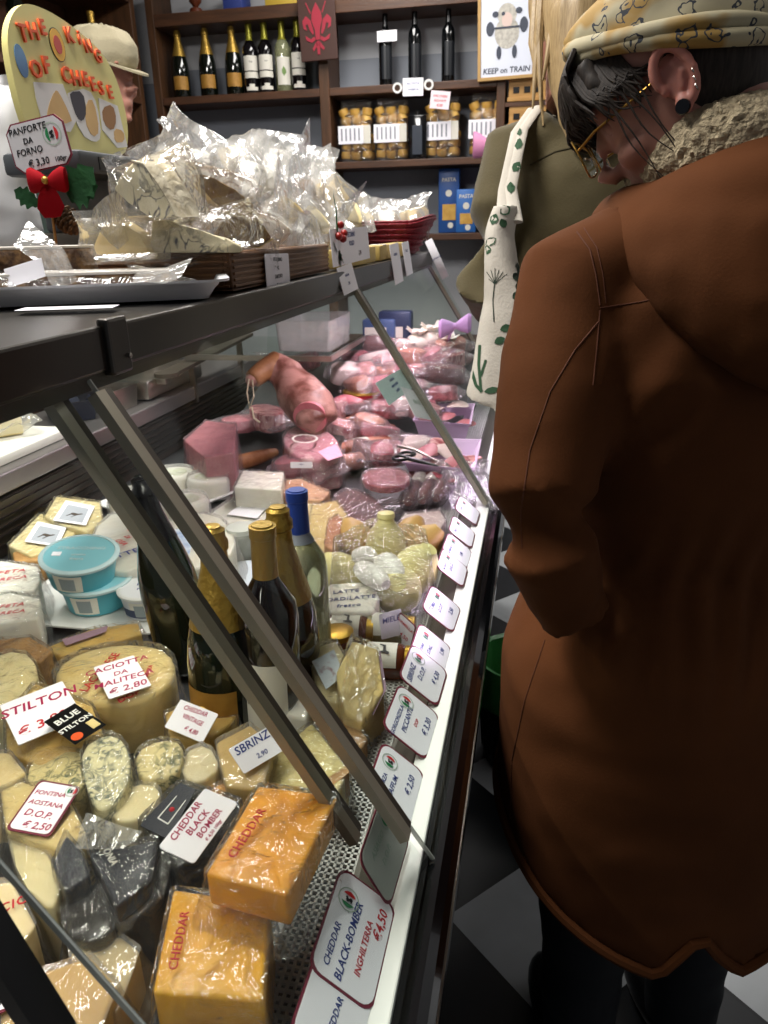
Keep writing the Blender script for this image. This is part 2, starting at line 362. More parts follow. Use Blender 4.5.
GLS = dict(dark=mat('dark_bottle_glass', '#0a0f0a', .08, coat=.6), red=mat('red_wine_glass', '#0c0a0d', .08, coat=.6), clear=mat('white_wine_glass', '#cfd2a4', .06, trans=.75, coat=.3), oil=mat('black_oil_glass', '#06080a', .12, coat=.5), green=mat('olive_green_glass', '#0d150d', .06, coat=.6))
GOLD = mat('gold_foil', '#a8873c', .36, .7, bump=.25, bscale=120); GOLDL = mat('gold_label', '#a67a34', .5, .2, col2='#8f6626', scale=40); OFFW = mat('offwhite_label', '#d6d2c6', .55); BLUEF = mat('blue_foil', '#23429c', .4, .2); BLACKF = mat('black_foil', '#0c0c0e', .25); GREENF = mat('green_gold_foil', '#8f8a2e', .35, .5)
CHAMP = [(.020, .004), (.040, 0), (.044, .006), (.044, .125), (.041, .155), (.033, .19), (.022, .228), (.0165, .25), (.0150, .272), (.0175, .274), (.0175, .284), (.0145, .288), (.0145, .298), (.009, .302)]
WINE = [(.020, .004), (.035, 0), (.038, .005), (.038, .185), (.035, .205), (.022, .226), (.0150, .240), (.0140, .29), (.0155, .291), (.0155, .305), (.009, .306)]
def rad_at(prof, z):
    for (r0_, z0), (r1, z1) in zip(prof[1:], prof[2:]):
        if z0 <= z <= z1 and z1 > z0: return r0_+(r1-r0_)*(z-z0)/(z1-z0)
    return prof[-1][0]
def band(prof, z0, z1, a0, a1, off=.0006, n=20, steps=8):
    rings = []
    zs = [z0+(z1-z0)*i/steps for i in range(steps+1)]
    for z in zs: rings.append([V(((rad_at(prof, z)+off)*math.cos(a0+(a1-a0)*k/n), (rad_at(prof, z)+off)*math.sin(a0+(a1-a0)*k/n), z)) for k in range(n+1)])
    mb = MB(); mb.loops(rings, False, False); return mb
def sleeve(prof, z0, z1, off=.0008, n=28):
    zs = [z for _, z in prof if z0 < z < z1]; zs = [z0]+zs+[z1]; e = [(rad_at(prof, z)+off, z) for z in zs]
    if z1 > prof[-1][1]-.002: e += [(e[-1][0]*.96, prof[-1][1]+.0012), (.001, prof[-1][1]+.0014)]
    return MB().lathe(e, n, None, z1 > prof[-1][1]-.002)
def bottle(label, prof, glass, foil, foil_z, labels, cat='bottle', group=None, name='wine_bottle', face=-PI/2, txt=None):
    """labels: list of (z0, z1, half angle, material)"""
    t = thing(name, label, cat, None, group)
    MB().lathe(prof, 32).build('bottle_glass', GLS[glass], t)
    if foil: sleeve(prof, foil_z, prof[-1][1]-.0005).build('foil_capsule', foil, t)
    for z0, z1, h, m in labels: 
        lb = band(prof, z0, z1, face-h, face+h).build('paper_label', m, t)
    if txt:
        mb = MB()
        for s, z, size in txt:
            n = len(s); r = rad_at(prof, z)+.0011
            for i, chx in enumerate(s):
                a = face+(i-(n-1)/2)*size*.72/r
                c = V((r*math.cos(a), r*math.sin(a), z))
                mb.text(chx, size, frame(c, (-math.sin(a), math.cos(a), 0), (0, 0, 1)), .0001, align='CENTER', bold=.02)
        mb.build('label_lettering', 'ink_black', t)
    return t
def put(o, loc, tilt=None):
    o.location = loc
    if tilt: o.rotation_euler = tilt
    return o
BZ = 2.0965
fa = -PI/2+.35
for px, lab in ((183, 'gold-topped dark champagne bottle on upper shelf, nearest the left upright'), (210, 'gold-topped dark champagne bottle on upper shelf, middle one of three'), (236, 'gold-topped dark champagne bottle on upper shelf, beside the red wines')):
    b = bottle(lab, CHAMP, 'dark', GOLD, .185, [(.035, .095, .9, GOLDL)], group='champagne bottles on the upper shelf', name='champagne_bottle', face=fa)
    put(b, (GY(px, 95, 4.02).x, 4.02, BZ))
for px, lab in ((253, 'dark wine bottle with white label on upper shelf, next to the champagne'), (268, 'dark wine bottle with white label on upper shelf, left of the pale bottle'), (300, 'dark wine bottle with white label partly behind the red lily plaque')):
    b = bottle(lab, WINE, 'red', GREENF, .232, [(.10, .165, 1.0, OFFW), (.068, .095, 1.0, OFFW), (.014, .030, .8, OFFW), (.030, .042, .35, OFFW)], group='white-labelled wines on the upper shelf', face=fa, txt=[('THE', .135, .008)])
    put(b, (GY(px, 95, 4.02).x, 4.02, BZ))
b = bottle('pale white-wine bottle with leaf label on upper shelf', WINE, 'clear', GREENF, .225, [(.03, .15, .9, OFFW)], face=fa)
lf = MB(); lf.prism([(0, -.02), (.012, -.006), (.010, .008), (0, .022), (-.010, .006), (-.008, -.008)], 0, .0004)
lf.xf(frame((.0392*math.cos(fa), .0392*math.sin(fa), .088), (-math.sin(fa), math.cos(fa), 0), (.25*(-math.sin(fa)), .25*math.cos(fa), .97))).build('printed_leaf', mat('leaf_print', '#6c8a4a', .6), b)
put(b, (GY(285, 95, 4.02).x, 4.02, BZ))
# tall black oil bottles
OIL = [(.018, .003), (.030, 0), (.032, .004), (.032, .20), (.029, .222), (.015, .245), (.0125, .262), (.012, .305), (.014, .306), (.014, .326), (.008, .328)]
for px, lab in ((386, 'tall black oil bottle with a white card on its neck, upper shelf'), (415, 'tall black oil bottle in the middle of three on the upper shelf'), (448, 'tall black oil bottle nearest the sheep poster, upper shelf')):
    b = bottle(lab, OIL, 'oil', BLACKF, .25, [(.03, .17, .8, mat('dark_print', '#14171c', .4))], group='tall black oil bottles', name='oil_bottle', face=fa)
    put(b, (GY(px, 82, 4.03).x, 4.03, BZ))
def flat_card(name, label, cat, c, w, h, xd, yd, m, lines=(), ink='ink_blue', group=None, thick=.0012, border=None, shear=.15):
    """a thin card: centre c, axes; lines = (text, x, y, size, ink)"""
    mt = frame(c, xd, yd); base = V(c); t = thing(name, label, cat, base, group)
    MB().box((-w/2, -h/2, 0), (w/2, h/2, thick), .0004, mt).build('card_sheet', m, t, False)
    if border: MB().box((-w/2-.002, -h/2-.002, -.0006), (w/2+.002, h/2+.002, thick-.0005), 0, mt).build('card_border', border, t, False)
    by = {}
    for s, x, y, size, ink_ in lines: by.setdefault(ink_, []).append((s, x, y, size))
    for k, ls in by.items():
        mb = MB()
        for s, x, y, size in ls: mb.text(s, size, mt @ Matrix.Translation((x*w, y*h, thick+.0004)), .0002, shear, .012, 'CENTER', 1.02)
        mb.build('lettering', k, t, False)
    return t
def yc(px, py, y): return GY(px, py, y)
flat_card('price_card', 'blank white card across the neck of the left oil bottle', 'card', yc(387, 36, 3.985), .095, .045, (1, 0, 0), (0, -.1, 1), 'card')
# shelf-edge tickets
t = flat_card('shelf_ticket', 'white ticket with two round clips on the upper shelf edge', 'ticket', yc(413, 87, 3.935), .098, .075, (1, 0, -.02), (0, 0, 1), 'card', [('NOVITA', 0, .12, .016, 'ink_blue'), ('OFFERTA', 0, -.2, .013, 'ink_blue')])
for dx in (-.075, .075): 
    MB().lathe([(.014, 0), (.023, 0), (.023, .004), (.014, .004), (.014, 0)], 20, frame(yc(413, 87, 3.935)+V((dx, .002, .006 if dx > 0 else 0)), (1, 0, 0), (0, 0, 1)), False).build('round_clip', 'white', t)
flat_card('shelf_ticket', 'pink-edged paper ticket hanging below the upper shelf over the pasta', 'ticket', yc(440, 100, 3.93), .092, .075, (1, 0, -.12), (.12, 0, 1), mat('pinkish_paper', '#e2d4da', .6), [('PACCHERI', 0, .15, .014, 'ink_red'), ('GIGANTI', 0, -.1, .014, 'ink_red'), ('4,20', 0, -.36, .016, 'ink_red')])
# pasta bags
PASTA = mat('dry_pasta', '#b98a3a', .5, col2='#cda552', scale=30)
def pasta_bag(label):
    t = thing('pasta_bag', label, 'pasta', None, 'bags of pasta on the middle shelf')
    mb = MB(); rnd = random.Random(3)
    for z in (.035, .075, .115, .16, .20, .235):
        for x in (-.052, 0, .052):
            for y in (-.022, .022):
                q = rotz(rnd.uniform(0, 3)) @ Matrix.Rotation(rnd.uniform(-.6, .6), 4, 'X')
                q = Matrix.Translation((x+rnd.uniform(-.008, .008), y, z)) @ q
                mb.lathe([(.010, -.014), (.024, -.017), (.027, 0), (.024, .017), (.010, .014)], 10, q)
    mb.build('pasta_nests', PASTA, t)
    rings = []
    for z, w, d in ((0, .075, .045), (.02, .083, .052), (.2, .083, .05), (.245, .078, .03), (.27, .075, .006), (.295, .076, .003)):
        rings.append([V((w*math.copysign(abs(math.cos(a))**.5, math.cos(a)), d*math.copysign(abs(math.sin(a))**.5, math.sin(a)), z)) for a in [2*PI*k/24 for k in range(24)]])
    MB().loops(rings).build('clear_bag', 'film', t)
    lb = MB().box((-.084, -.0555, .085), (.045, -.0535, .17), .0005).build('paper_label', 'card', t, False)
    mb = MB()
    for k in range(5): mb.box((-.07+k*.022, -.0562, .10), (-.062+k*.022, -.0556, .158))
    mb.build('printed_text', mat('grey_print', '#8d8f98', .6), lb, False)
    MB().box((.046, -.0555, .085), (.080, -.0535, .17), .0005).build('side_label', OFFW, t, False)
    return t
p0 = pasta_bag('clear bag of pasta nests on the middle shelf, at its left end')
put(p0, (GY(358, 160, 4.04).x, 4.04, 1.7695)); p0.scale = (1, 1, .95)
for px, lab in ((393, 'clear bag of pasta nests left of the black tin'), (443, 'clear bag of pasta nests right of the black tin'), (486, 'clear bag of pasta nests behind the pink bow')):
    dup(p0, (GY(px, 160, 4.04).x, 4.04, 1.7695), 0, lab)
t = thing('oil_tin', 'black rectangular oil tin standing in front of the pasta bags', 'tin', None)
MB().box((-.058, -.03, 0), (.058, .03, .195), .006).build('tin_body', 'blackgloss', t); MB().lathe([(.014, .195), (.014, .215), (.012, .217)], 16).build('spout_cap', 'black', t)
MB().box((-.03, -.0312, .02), (.03, -.0302, .15), .0004).build('tin_print', mat('tin_print', '#252c38', .4), t, False)
put(t, (GY(418, 158, 3.985).x, 3.985, 1.7695)); t.scale = (.80, .8, .98)
# blue pasta packs on the low shelf
BLUE = mat('blue_carton', '#2a62a8', .45); BLUE2 = mat('deep_blue_carton', '#1e4a8a', .45)
for px, py, w, h, m, lab in ((448, 228, .105, .30, BLUE2, 'tall dark blue pasta carton on the low shelf'), (466, 228, .10, .20, BLUE, 'shorter bright blue pasta carton on the low shelf')):
    t = thing('pasta_carton', lab, 'carton', None, 'blue pasta cartons on the low shelf')
    MB().box((-w/2, -.03, 0), (w/2, .03, h), .006).build('carton', m, t)
    MB().box((-w*.30, -.0315, h*.2), (w*.34, -.0302, h*.45), .0004).build('pasta_window', PASTA, t, False)
    mb = MB(); mb.lathe([(.016, 0), (.016, .0005)], 20, frame((0, -.0303, h*.62), (1, 0, 0), (0, 0, 1))); mb.build('round_badge', OFFW, t, False); MB().lathe([(.014, 0), (.014, .0005)], 20, frame((.01, -.0303, h*.12), (1, 0, 0), (0, 0, 1))).build('round_badge', OFFW, t, False)
    mb = MB(); mb.text('PASTA', .024, frame((0, -.0305, h*.80), (1, 0, 0), (0, 0, 1)), .0003, 0, .02, 'CENTER'); mb.build('lettering', OFFW, t, False)
    put(t, (GY(px, py, 4.0 if h > .25 else 3.985).x, 4.05 if h > .25 else 4.0, 1.4265))
# lilac wrapped gift with pink bow
LIL = mat('lilac_wrap', '#b9a3c4', .4, bump=.4, bscale=40); PINK = mat('pink_ribbon', '#c77fa6', .5)
gx = GY(492, 200, 3.86); 
t = thing('gift_bottle', 'lilac-wrapped gift with a big pink bow hanging by the shelf end', 'gift', (gx.x, 3.86, 1.40))
MB().lathe([(.05, 1.40), (.062, 1.42), (.062, 1.60), (.045, 1.66), (.025, 1.70), (.05, 1.76), (.02, 1.765)], 20, Matrix.Translation((gx.x+.02, 3.86, 0))).build('wrapping', LIL, t)
bow_c = V((gx.x+.01, 3.79, 1.79))
mb = MB()
for s in (-1, 1):
    mb.loops([[bow_c+V((s*x, -d*math.cos(a), h*math.sin(a)+.15*x)) for a in [2*PI*k/14 for k in range(14)]] for x, h, d in ((.0, .012, .01), (.03, .03, .022), (.07, .052, .03), (.095, .058, .022), (.10, .05, .008))])
mb.build('bow_loops', PINK, t); MB().ico(bow_c, .016).build('bow_knot', PINK, t); MB().tube([bow_c+V((0, .01, .01)), (bow_c.x+.02, 3.87, 1.84), (-.225, 3.951, 1.86)], .006).build('hanging_ribbon', PINK, t)
mb = MB()
for k in range(16):
    a = 2*PI*k/16; c = V((gx.x+.005, 3.79, 1.66))
    mb.prism([(0, -.004), (.062, -.014), (.070, 0), (.062, .014), (0, .004)], 0, .003); 
    vs = mb.b.verts[-10:] if False else None
    mb.b.verts.ensure_lookup_table()
    bmesh.ops.transform(mb.b, matrix=frame(c+V((0, .002*(k % 2), 0)), (math.cos(a), -.1, math.sin(a)), (-math.sin(a), 0, math.cos(a))), verts=mb.b.verts[-10:])
mb.build('rosette', mat('pale_pink_ribbon', '#d9b4c8', .5), t, False)
# posters
FR = mat('tan_frame', '#a8854f', .5)
def picture(name, label, c, w, h, face_m, deep=.012):
    t = thing(name, label, 'picture', V(c)); mt = frame(c, (1, 0, .02), (0, 0, 1))
    for a, b in (((-w/2, -h/2), (w/2, -h/2+.014)), ((-w/2, h/2-.014), (w/2, h/2)), ((-w/2, -h/2+.014), (-w/2+.014, h/2-.014)), ((w/2-.014, -h/2+.014), (w/2, h/2-.014))):
        MB().box((a[0], a[1], -deep), (b[0], b[1], deep/2), .001, mt).build('frame_bar', FR, t, False)
    MB().box((-w/2+.01, -h/2+.01, -deep*.8), (w/2-.01, h/2-.01, 0), 0, mt).build('print_sheet', face_m, t, False)
    return t, mt
pc = yc(507, 29, 3.93)
t, mt = picture('framed_poster', 'framed poster of a sheep lifting a barbell, hung at the shelf end', pc, .262, .40, mat('poster_white', '#ccd0dc', .25))
WOOL = mat('grey_wool_print', '#9c9890', .7, col2='#c2bdb2', scale=60); DKP = mat('dark_print_grey', '#3a3f4c', .6)
def disc(mb, x, y, rx, ry, z): mb.loops([[mt @ V((x+rx*math.cos(a), y+ry*math.sin(a), zz)) for a in [2*PI*k/20 for k in range(20)]] for zz in (z, z+.0004)]); return mb
mb = MB(); disc(mb, 0, -.015, .055, .062, .0006); disc(mb, 0, .055, .042, .045, .0012); mb.build('sheep_wool', WOOL, t, False)
mb = MB(); disc(mb, .0, .035, .024, .03, .002); mb.build('sheep_muzzle', mat('muzzle_print', '#c9b3aa', .7), t, False)
mb = MB(); disc(mb, -.075, .005, .018, .028, .002); disc(mb, .075, .012, .018, .030, .002); disc(mb, -.052, .06, .014, .012, .002); disc(mb, .052, .068, .015, .012, .002); disc(mb, -.035, -.09, .011, .026, .002); disc(mb, .035, -.09, .011, .026, .002); disc(mb, -.017, .06, .008, .008, .0024)
mb.box((-.07, .003, .0025), (.07, .010, .003), 0, mt); mb.build('barbell_and_legs', DKP, t, False)
mb = MB(); mb.text('GET FIT ! SHEEP', .030, mt @ Matrix.Translation((0, .142, .0006)), .0003, .1, .02, 'CENTER').text('KEEP on TRAIN', .032, mt @ Matrix.Translation((0, -.172, .0006)), .0003, .1, .02, 'CENTER'); mb.build('lettering', DKP, t, False)
pc = yc(549, 28, 3.95)
t, mt = picture('framed_picture', 'framed brown picture with a red lower half beside the sheep poster', pc, .20, .38, mat('brown_print', '#8d8378', .4, col2='#5a4a40', scale=8))
MB().box((-.088, -.176, .0005), (.088, -.055, .001), 0, mt).build('red_panel', mat('red_print', '#8f1f2a', .4), t, False)
mb = MB(); disc(mb, .0, .06, .035, .04, .0008); mb.build('dark_figure', mat('dark_brown_print', '#2b2018', .5), t, False)
mb = MB(); mb.text('the', .03, mt @ Matrix.Translation((-.05, -.10, .0012)) @ rotz(.4), .0003, .1, .02, 'CENTER').text('salumi', .03, mt @ Matrix.Translation((-.02, -.135, .0012)) @ rotz(.4), .0003, .1, .02, 'CENTER'); mb.build('lettering', OFFW, t, False)
# small wooden crates under the pictures
for k, (py0, lab) in enumerate(((100, 'small light wooden crate with slots, upper one under the pictures'), (126, 'small light wooden crate with slots, lower one under the pictures'))):
    c = yc(527, py0, 4.0); w = .17
    t = thing('wooden_crate', lab, 'crate', (c.x, 4.0, c.z-.01), 'small wooden crates')
    MB().box((c.x-w/2, 3.96, c.z-.01), (c.x+w/2, 4.1, c.z+.085), .003).build('crate_box', 'lightwood', t, False)
    MB().box((c.x-w/2-.005, 3.952, c.z-.01), (c.x+w/2+.005, 4.1, c.z+.008), .002).build('base_lip', 'lightwood', t, False)
    for j in (-1, 0, 1): MB().box((c.x+j*.05-.014, 3.957, c.z+.025), (c.x+j*.05+.014, 3.962, c.z+.05)).build('slot', 'black', t, False)
rk = thing('wall_rack', 'dark wooden rack holding the small crates under the pictures', 'rack', (-.08, 4.08, 0))
for z in (yc(527, 100, 4.0).z-.012, yc(527, 126, 4.0).z-.012): MB().box((-.205, 3.955, z-.018), (.10, WY-.013, z)).build('rack_board', 'wood', rk, False)
MB().box((.08, 3.955, 0), (.10, WY-.013, 2.1)).build('rack_side', 'woodv', rk, False)
# red lily plaque
pc = yc(318, 28, 3.92)
t = thing('lily_plaque', 'dark brown wooden plaque with a red heraldic lily on the upright', 'plaque', pc)
mt = frame(pc, (1, 0, .03), (-.02, 0, 1)); MB().box((-.09, -.135, 0), (.09, .135, .012), .003, mt).build('board', mat('plaque_brown', '#3a2018', .6), t, False)
LR = mat('lily_red', '#8f1c30', .55); mb = MB()
def leafp(pts): mb.prism(pts, 0, .003); mb.b.verts.ensure_lookup_table(); bmesh.ops.transform(mb.b, matrix=mt @ Matrix.Translation((0, 0, .0115)), verts=mb.b.verts[-2*len(pts):])
leafp([(0, .10), (.022, .06), (.026, .03), (.012, -.01), (.010, -.05), (-.010, -.05), (-.012, -.01), (-.026, .03), (-.022, .06)])
for s in (-1, 1):
    leafp([(s*x, y) for x, y in ((.018, -.02), (.03, .03), (.052, .05), (.07, .03), (.066, .0), (.05, -.01), (.056, .012), (.046, .018), (.036, -.01), (.022, -.03))])
    leafp([(s*x, y) for x, y in ((.014, -.035), (.035, -.045), (.06, -.03), (.055, -.05), (.03, -.06), (.012, -.05))])
    leafp([(s*x, y) for x, y in ((.006, -.055), (.03, -.085), (.024, -.095), (.004, -.075))])
    leafp([(s*x, y) for x, y in ((.03, .055), (.05, .10), (.046, .103), (.026, .06))])
leafp([(.008, -.055), (.006, -.11), (-.006, -.11), (-.008, -.055)])
mb.build('red_lily', LR, t, False)
# things on the topmost boards
for px, w, h, m, lab, nm in ((235, .10, .12, 'ink_blue', 'blue box on the topmost shelf', 'box'), (283, .16, .09, 'lightwood', 'yellow box on the topmost shelf', 'box')):
    x = GY(px, 8, 4.0).x; t = thing('storage_box', lab, 'box', (x, 4.03, 2.4565)); MB().box((x-w/2, 3.97, 2.4565), (x+w/2, 4.09, 2.4565+h), .004).build('carton', m if px == 235 else mat('yellow_carton', '#b89a3a', .5), t); MB().box((x-w/2-.001, 3.969, 2.4565+h*.7), (x+w/2+.001, 4.091, 2.4565+h+.001), .003).build('lid', m if px == 235 else mat('yellow_lid', '#c4a84a', .5), t)
x = GY(194, 6, 4.0).x; t = thing('figurine', 'small red-brown jar standing on the topmost shelf', 'jar', (x, 4.02, 2.4565)); MB().lathe([(.03, 2.4565), (.034, 2.46), (.03, 2.48), (.012, 2.49), (.03, 2.51), (.034, 2.55), (.02, 2.58), (.01, 2.585)], 18, Matrix.Translation((x, 4.02, 0))).build('jar_body', mat('red_brown_ceramic', '#5c2c1a', .3), t)
x = GY(143, 0, 3.8); t = thing('dark_bowl', 'dark green glazed bowl at the top left end of the shelving', 'bowl', (-2.13, 3.60, 2.523)); MB().lathe([(.05, 2.523), (.06, 2.524), (.13, 2.54), (.19, 2.59), (.20, 2.62), (.185, 2.615), (.10, 2.555), (.02, 2.545)], 32, Matrix.Translation((-2.13, 3.60, 0))).build('bowl_body', mat('green_glaze', '#1c2c20', .25), t)
# bottles on the side shelving behind the assistant
b = bottle('blue and white decorated bottle with a gold cap on the side shelving', WINE, 'clear', GOLD, .26, [(.02, .19, 2.6, mat('blue_white_label', '#4a6aa8', .45, col2='#c8ccd8', scale=14))], name='liqueur_bottle', face=-.9); put(b, (-2.06, 3.60, 2.0915))
for y, lab in ((2.75, 'dark bottle with gold cap on the side shelving above the sign, left one'), (3.05, 'dark bottle with gold cap on the side shelving beside the cap')):
    b = bottle(lab, WINE, 'dark', GOLD, .25, [(.05, .14, .8, mat('brown_label', '#7a6240', .5))], name='liqueur_bottle', face=-.9); put(b, (-2.06, y, 2.0915))
# ------------------------------------------------------------------ makers shared by the food
def logo(mb_parts, mt, x, y, r, z=.0016):
    """round shop emblem: pale ring with lettering dots, green, white and red bands, dark figure"""
    def d(rr, cx=0, cy=0, zz=0, a0=0, a1=2*PI, sx=1):
        mb = MB(); n = 24; ps = [mt @ V((x+cx+rr*sx*math.cos(a0+(a1-a0)*k/n), y+cy+rr*math.sin(a0+(a1-a0)*k/n), z+zz)) for k in range(n+1)]
        f = mb.b.faces.new([mb.b.verts.new(p) for p in ps]); return mb
    def ring(r0_, r1, zz):
        mb = MB(); n = 24
        mb.loops([[mt @ V((x+q*math.cos(2*PI*k/n), y+q*math.sin(2*PI*k/n), z+zz)) for k in range(n)] for q in (r0_, r1)], False); return mb
    ring(r*.90, r, 0).build('emblem_ring', 'ink_greygreen', mb_parts, False)
    d(r*.68, 0, 0, .0001, PI*.66, PI*1.34).build('emblem_green', 'flag_green', mb_parts, False)
    d(r*.68, 0, 0, .0001, -PI*.34, PI*.34).build('emblem_red', 'flag_red', mb_parts, False)
    mb = MB(); 
    for (bx, by, rr) in ((-.08, .08, .17), (.10, .20, .12), (.02, -.20, .18), (-.18, -.28, .08)):
        n = 12; mb.b.faces.new([mb.b.verts.new(mt @ V((x+r*(bx+rr*math.cos(2*PI*k/n)), y+r*(by+rr*math.sin(2*PI*k/n)), z+.0002))) for k in range(n)])
    bmesh.ops.remove_doubles(mb.b, verts=mb.b.verts, dist=1e-7)
    mb.build('emblem_figure', 'ink_black', mb_parts, False)
M['ink_greygreen'] = mat('emblem_ring_ink', '#9fae9f', .6)
def price_card(label, c, w, h, xd, yd, lines=(), emblem=None, border=True, group=None, round_=.012, curl=0, name='price_card', sheet='card', thick=.0010):
    """card with rounded corners; lines = (text, x, y, size in fractions of h, ink)"""
    mt = frame(c, xd, yd); base = V(c); t = thing(name, label, 'price card', base, group)
    def sheet_mb(ww, hh, z, th, r):
        mb = MB(); P = []
        for cx, cy, a in ((ww/2-r, hh/2-r, 0), (-ww/2+r, hh/2-r, PI/2), (-ww/2+r, -hh/2+r, PI), (ww/2-r, -hh/2+r, 1.5*PI)):
            for k in range(5): P.append((cx+r*math.cos(a+PI/2*k/4), cy+r*math.sin(a+PI/2*k/4)))
        mb.prism(P, z, z+th); mb.xf(mt); return mb
    if border: sheet_mb(w, h, -.0004, thick, round_).build('card_border', 'maroon', t, False)
    e = .0022 if border else 0
    sheet_mb(w-2*e, h-2*e, 0, thick, round_).build('card_sheet', sheet, t, False)
    by = {}
    for s, x, y, size, ink in lines: by.setdefault(ink, []).append((s, x, y, size))
    for k, ls in by.items():
        mb = MB()
        for s, x, y, size in ls: mb.text(s, size*h*.98, mt @ Matrix.Translation((x*w, y*h, thick+.0003)) @ rotz(random.uniform(-.05, .05)), .0001, .15, .012, 'CENTER', 1.0)
        mb.build('lettering', k, t, False)
    if emblem: logo(t, mt @ Matrix.Translation((0, 0, thick-.0010)), emblem[0]*w, emblem[1]*h, emblem[2]*h)
    return t
def card3(label, bl, br, tl, **k):
    """card from three corners, world points"""
    bl, br, tl = V(bl), V(br), V(tl); x = br-bl; y = tl-bl
    return price_card(label, bl+x/2+y/2, x.length, y.length, x, y, **k)
def fold(p, amp, f, seed=0):
    a, b = noise.noise(V((p[0]*f, p[1]*f, p[2]*f+seed))), noise.noise(V((p[0]*f*2.3+5, p[1]*f*2.3, p[2]*f*2.3+seed)))
    return amp*(.5*a+(.5-2.2*abs(a))*.6+(.3-1.5*abs(b))*.6)
def pouch(w, h, t, tail=.5, seed=0, mtx=None, crumple=.008, pw=.5):
    """vacuum bag: a puffed body of half size w, h, t and a flat crumpled tail above it"""
    mb = MB(); nu, nv = 16, 22; rings = []
    for j in range(nv+1):
        v = -1.12+(2.12+tail)*j/nv; ring = []
        body = max(0, 1-abs(v)**2.6) if abs(v) < 1 else 0
        wid = w*(1.08+.12*max(0, v-1)+.05*math.sin(seed+v*3))
        for s in (1, -1):
            for i in range(nu+1):
                u = -1.1+2.2*i/nu
                if s == -1: u = -u
                q = max(0, 1-abs(u)**3)**.5 if abs(u) < 1 else 0
                z = s*(t*body**pw*q + .0012)
                p = V((u*wid, v*h, z))
                k = .35 if body*q > .2 else 1.4
                off = fold((p.x, p.y, 0), crumple*k, 22, seed)+ (0 if body*q > .1 else fold((p.x, p.y, 0), crumple*2.2, 9, seed+3))
                p.z += off
                if v > 1: p.z += math.sin(seed*1.7)*.35*(v-1)**2*h*(1.2) ; p.x += .15*h*(v-1)*math.sin(seed*2.3)
                ring.append(mtx @ p if mtx else p)
        rings.append(ring)
    mb.loops(rings, True); return mb
def wedge_mb(r, ang, th, bev=.004, n=10):
    """cheese wedge: a sector of a wheel, tip at the origin"""
    P = [(0, 0)]+[(r*math.cos(-ang/2+ang*k/n), r*math.sin(-ang/2+ang*k/n)) for k in range(n+1)]
    return MB().prism([(x-r*.55, y) for x, y in P], -th/2, th/2, bev)
def rind_mb(r, ang, th, n=12, out=.004):
    """the crust on the curved side"""
    P = [((r+.0012)*math.cos(-ang/2+ang*k/n), (r+.0012)*math.sin(-ang/2+ang*k/n)) for k in range(n+1)]+[((r+out)*math.cos(ang/2-ang*k/n), (r+out)*math.sin(ang/2-ang*k/n)) for k in range(n+1)]
    return MB().prism([(x-r*.55, y) for x, y in P], -th/2*.98, th/2*.98)
def euler_m(rx, ry, rz): return (Matrix.Rotation(rz, 4, 'Z') @ Matrix.Rotation(ry, 4, 'Y') @ Matrix.Rotation(rx, 4, 'X'))

# ------------------------------------------------------------------ on the counter top
TZ = ZT+.001
# tray with panforte
tc = V((-.585, .965, TZ))
xdir = (G(237, 279.5, TZ+.022)-G(0, 288, TZ+.022)); ta = math.atan2(xdir.y, xdir.x)
t = thing('serving_tray', 'white plastic tray carrying cut panforte at the near end of the counter top', 'tray', tc)
def rrect(w, h, r, n=5):
    P = []
    for cx, cy, a in ((w/2-r, h/2-r, 0), (-w/2+r, h/2-r, PI/2), (-w/2+r, -h/2+r, PI), (w/2-r, -h/2+r, 1.5*PI)):
        for k in range(n): P.append((cx+r*math.cos(a+PI/2*k/(n-1)), cy+r*math.sin(a+PI/2*k/(n-1))))
    return P
def tray_mb(w, h, ht, r=.03, lip=.012, th=.003):
    R = []
    for dw, z in ((-.05, 0), (-.03, .0), (-.006, ht*.75), (0, ht), (lip*2, ht+.001), (lip*2, ht-.002), (0, ht-.003), (-.004, ht*.7), (-.034, th), (-.055, th)):
        R.append([V((x, y, z)) for x, y in rrect(w+dw, h+dw, max(.005, r+dw/2))])
    return MB().loops(R)
tn = V((math.cos(ta), math.sin(ta), 0)); tp = V((-tn.y, tn.x, 0))
# near lip runs through the two measured points
pR = G(234, 280, TZ+.022); pm = pR - tn*.285 + tp*.112
tmx = Matrix.Translation((pm.x, pm.y, TZ)) @ rotz(ta)
tray_mb(.54, .20, .022).xf(tmx).build('tray_body', mat('tray_plastic', '#e6e6e6', .35), t)
NUT = mat('panforte_nut', '#4a3322', .6, col2='#8a6a44', scale=75, bump=.5, bscale=90, lo=.4, hi=.62); SUGAR = mat('icing_sugar', '#b8b2aa', .9, bump=.2)
def panforte(label, c, L, W, H, a, tilt=0, film_=True):
    o = thing('panforte_slab', label, 'cake', V(c), 'panforte slabs on the tray'); q = Matrix.Translation(c) @ rotz(a) @ Matrix.Rotation(tilt, 4, 'X')
    MB().box((-L/2, -W/2, 0), (L/2, W/2, H), .004, q).build('cake_body', NUT, o)
    MB().box((-L/2+.001, -W/2+.001, H-.0005), (L/2-.001, W/2-.001, H+.003), .0015, q).build('sugar_top', SUGAR, o)
    if film_: pouch(L/2*1.05, W/2*1.15, H*.62, .3, 3, q @ Matrix.Translation((0, 0, H*.5)) @ rotz(-PI/2 if L < W else 0), .003).build('clear_wrap', 'film', o)
    return o
panforte('thick wrapped panforte slab at the left of the tray', tmx @ V((-.10, -.005, .005)), .20, .12, .042, ta+.05)
panforte('flat wrapped panforte slice lying toward the right of the tray', tmx @ V((.115, -.02, .005)), .20, .085, .026, ta-.1)
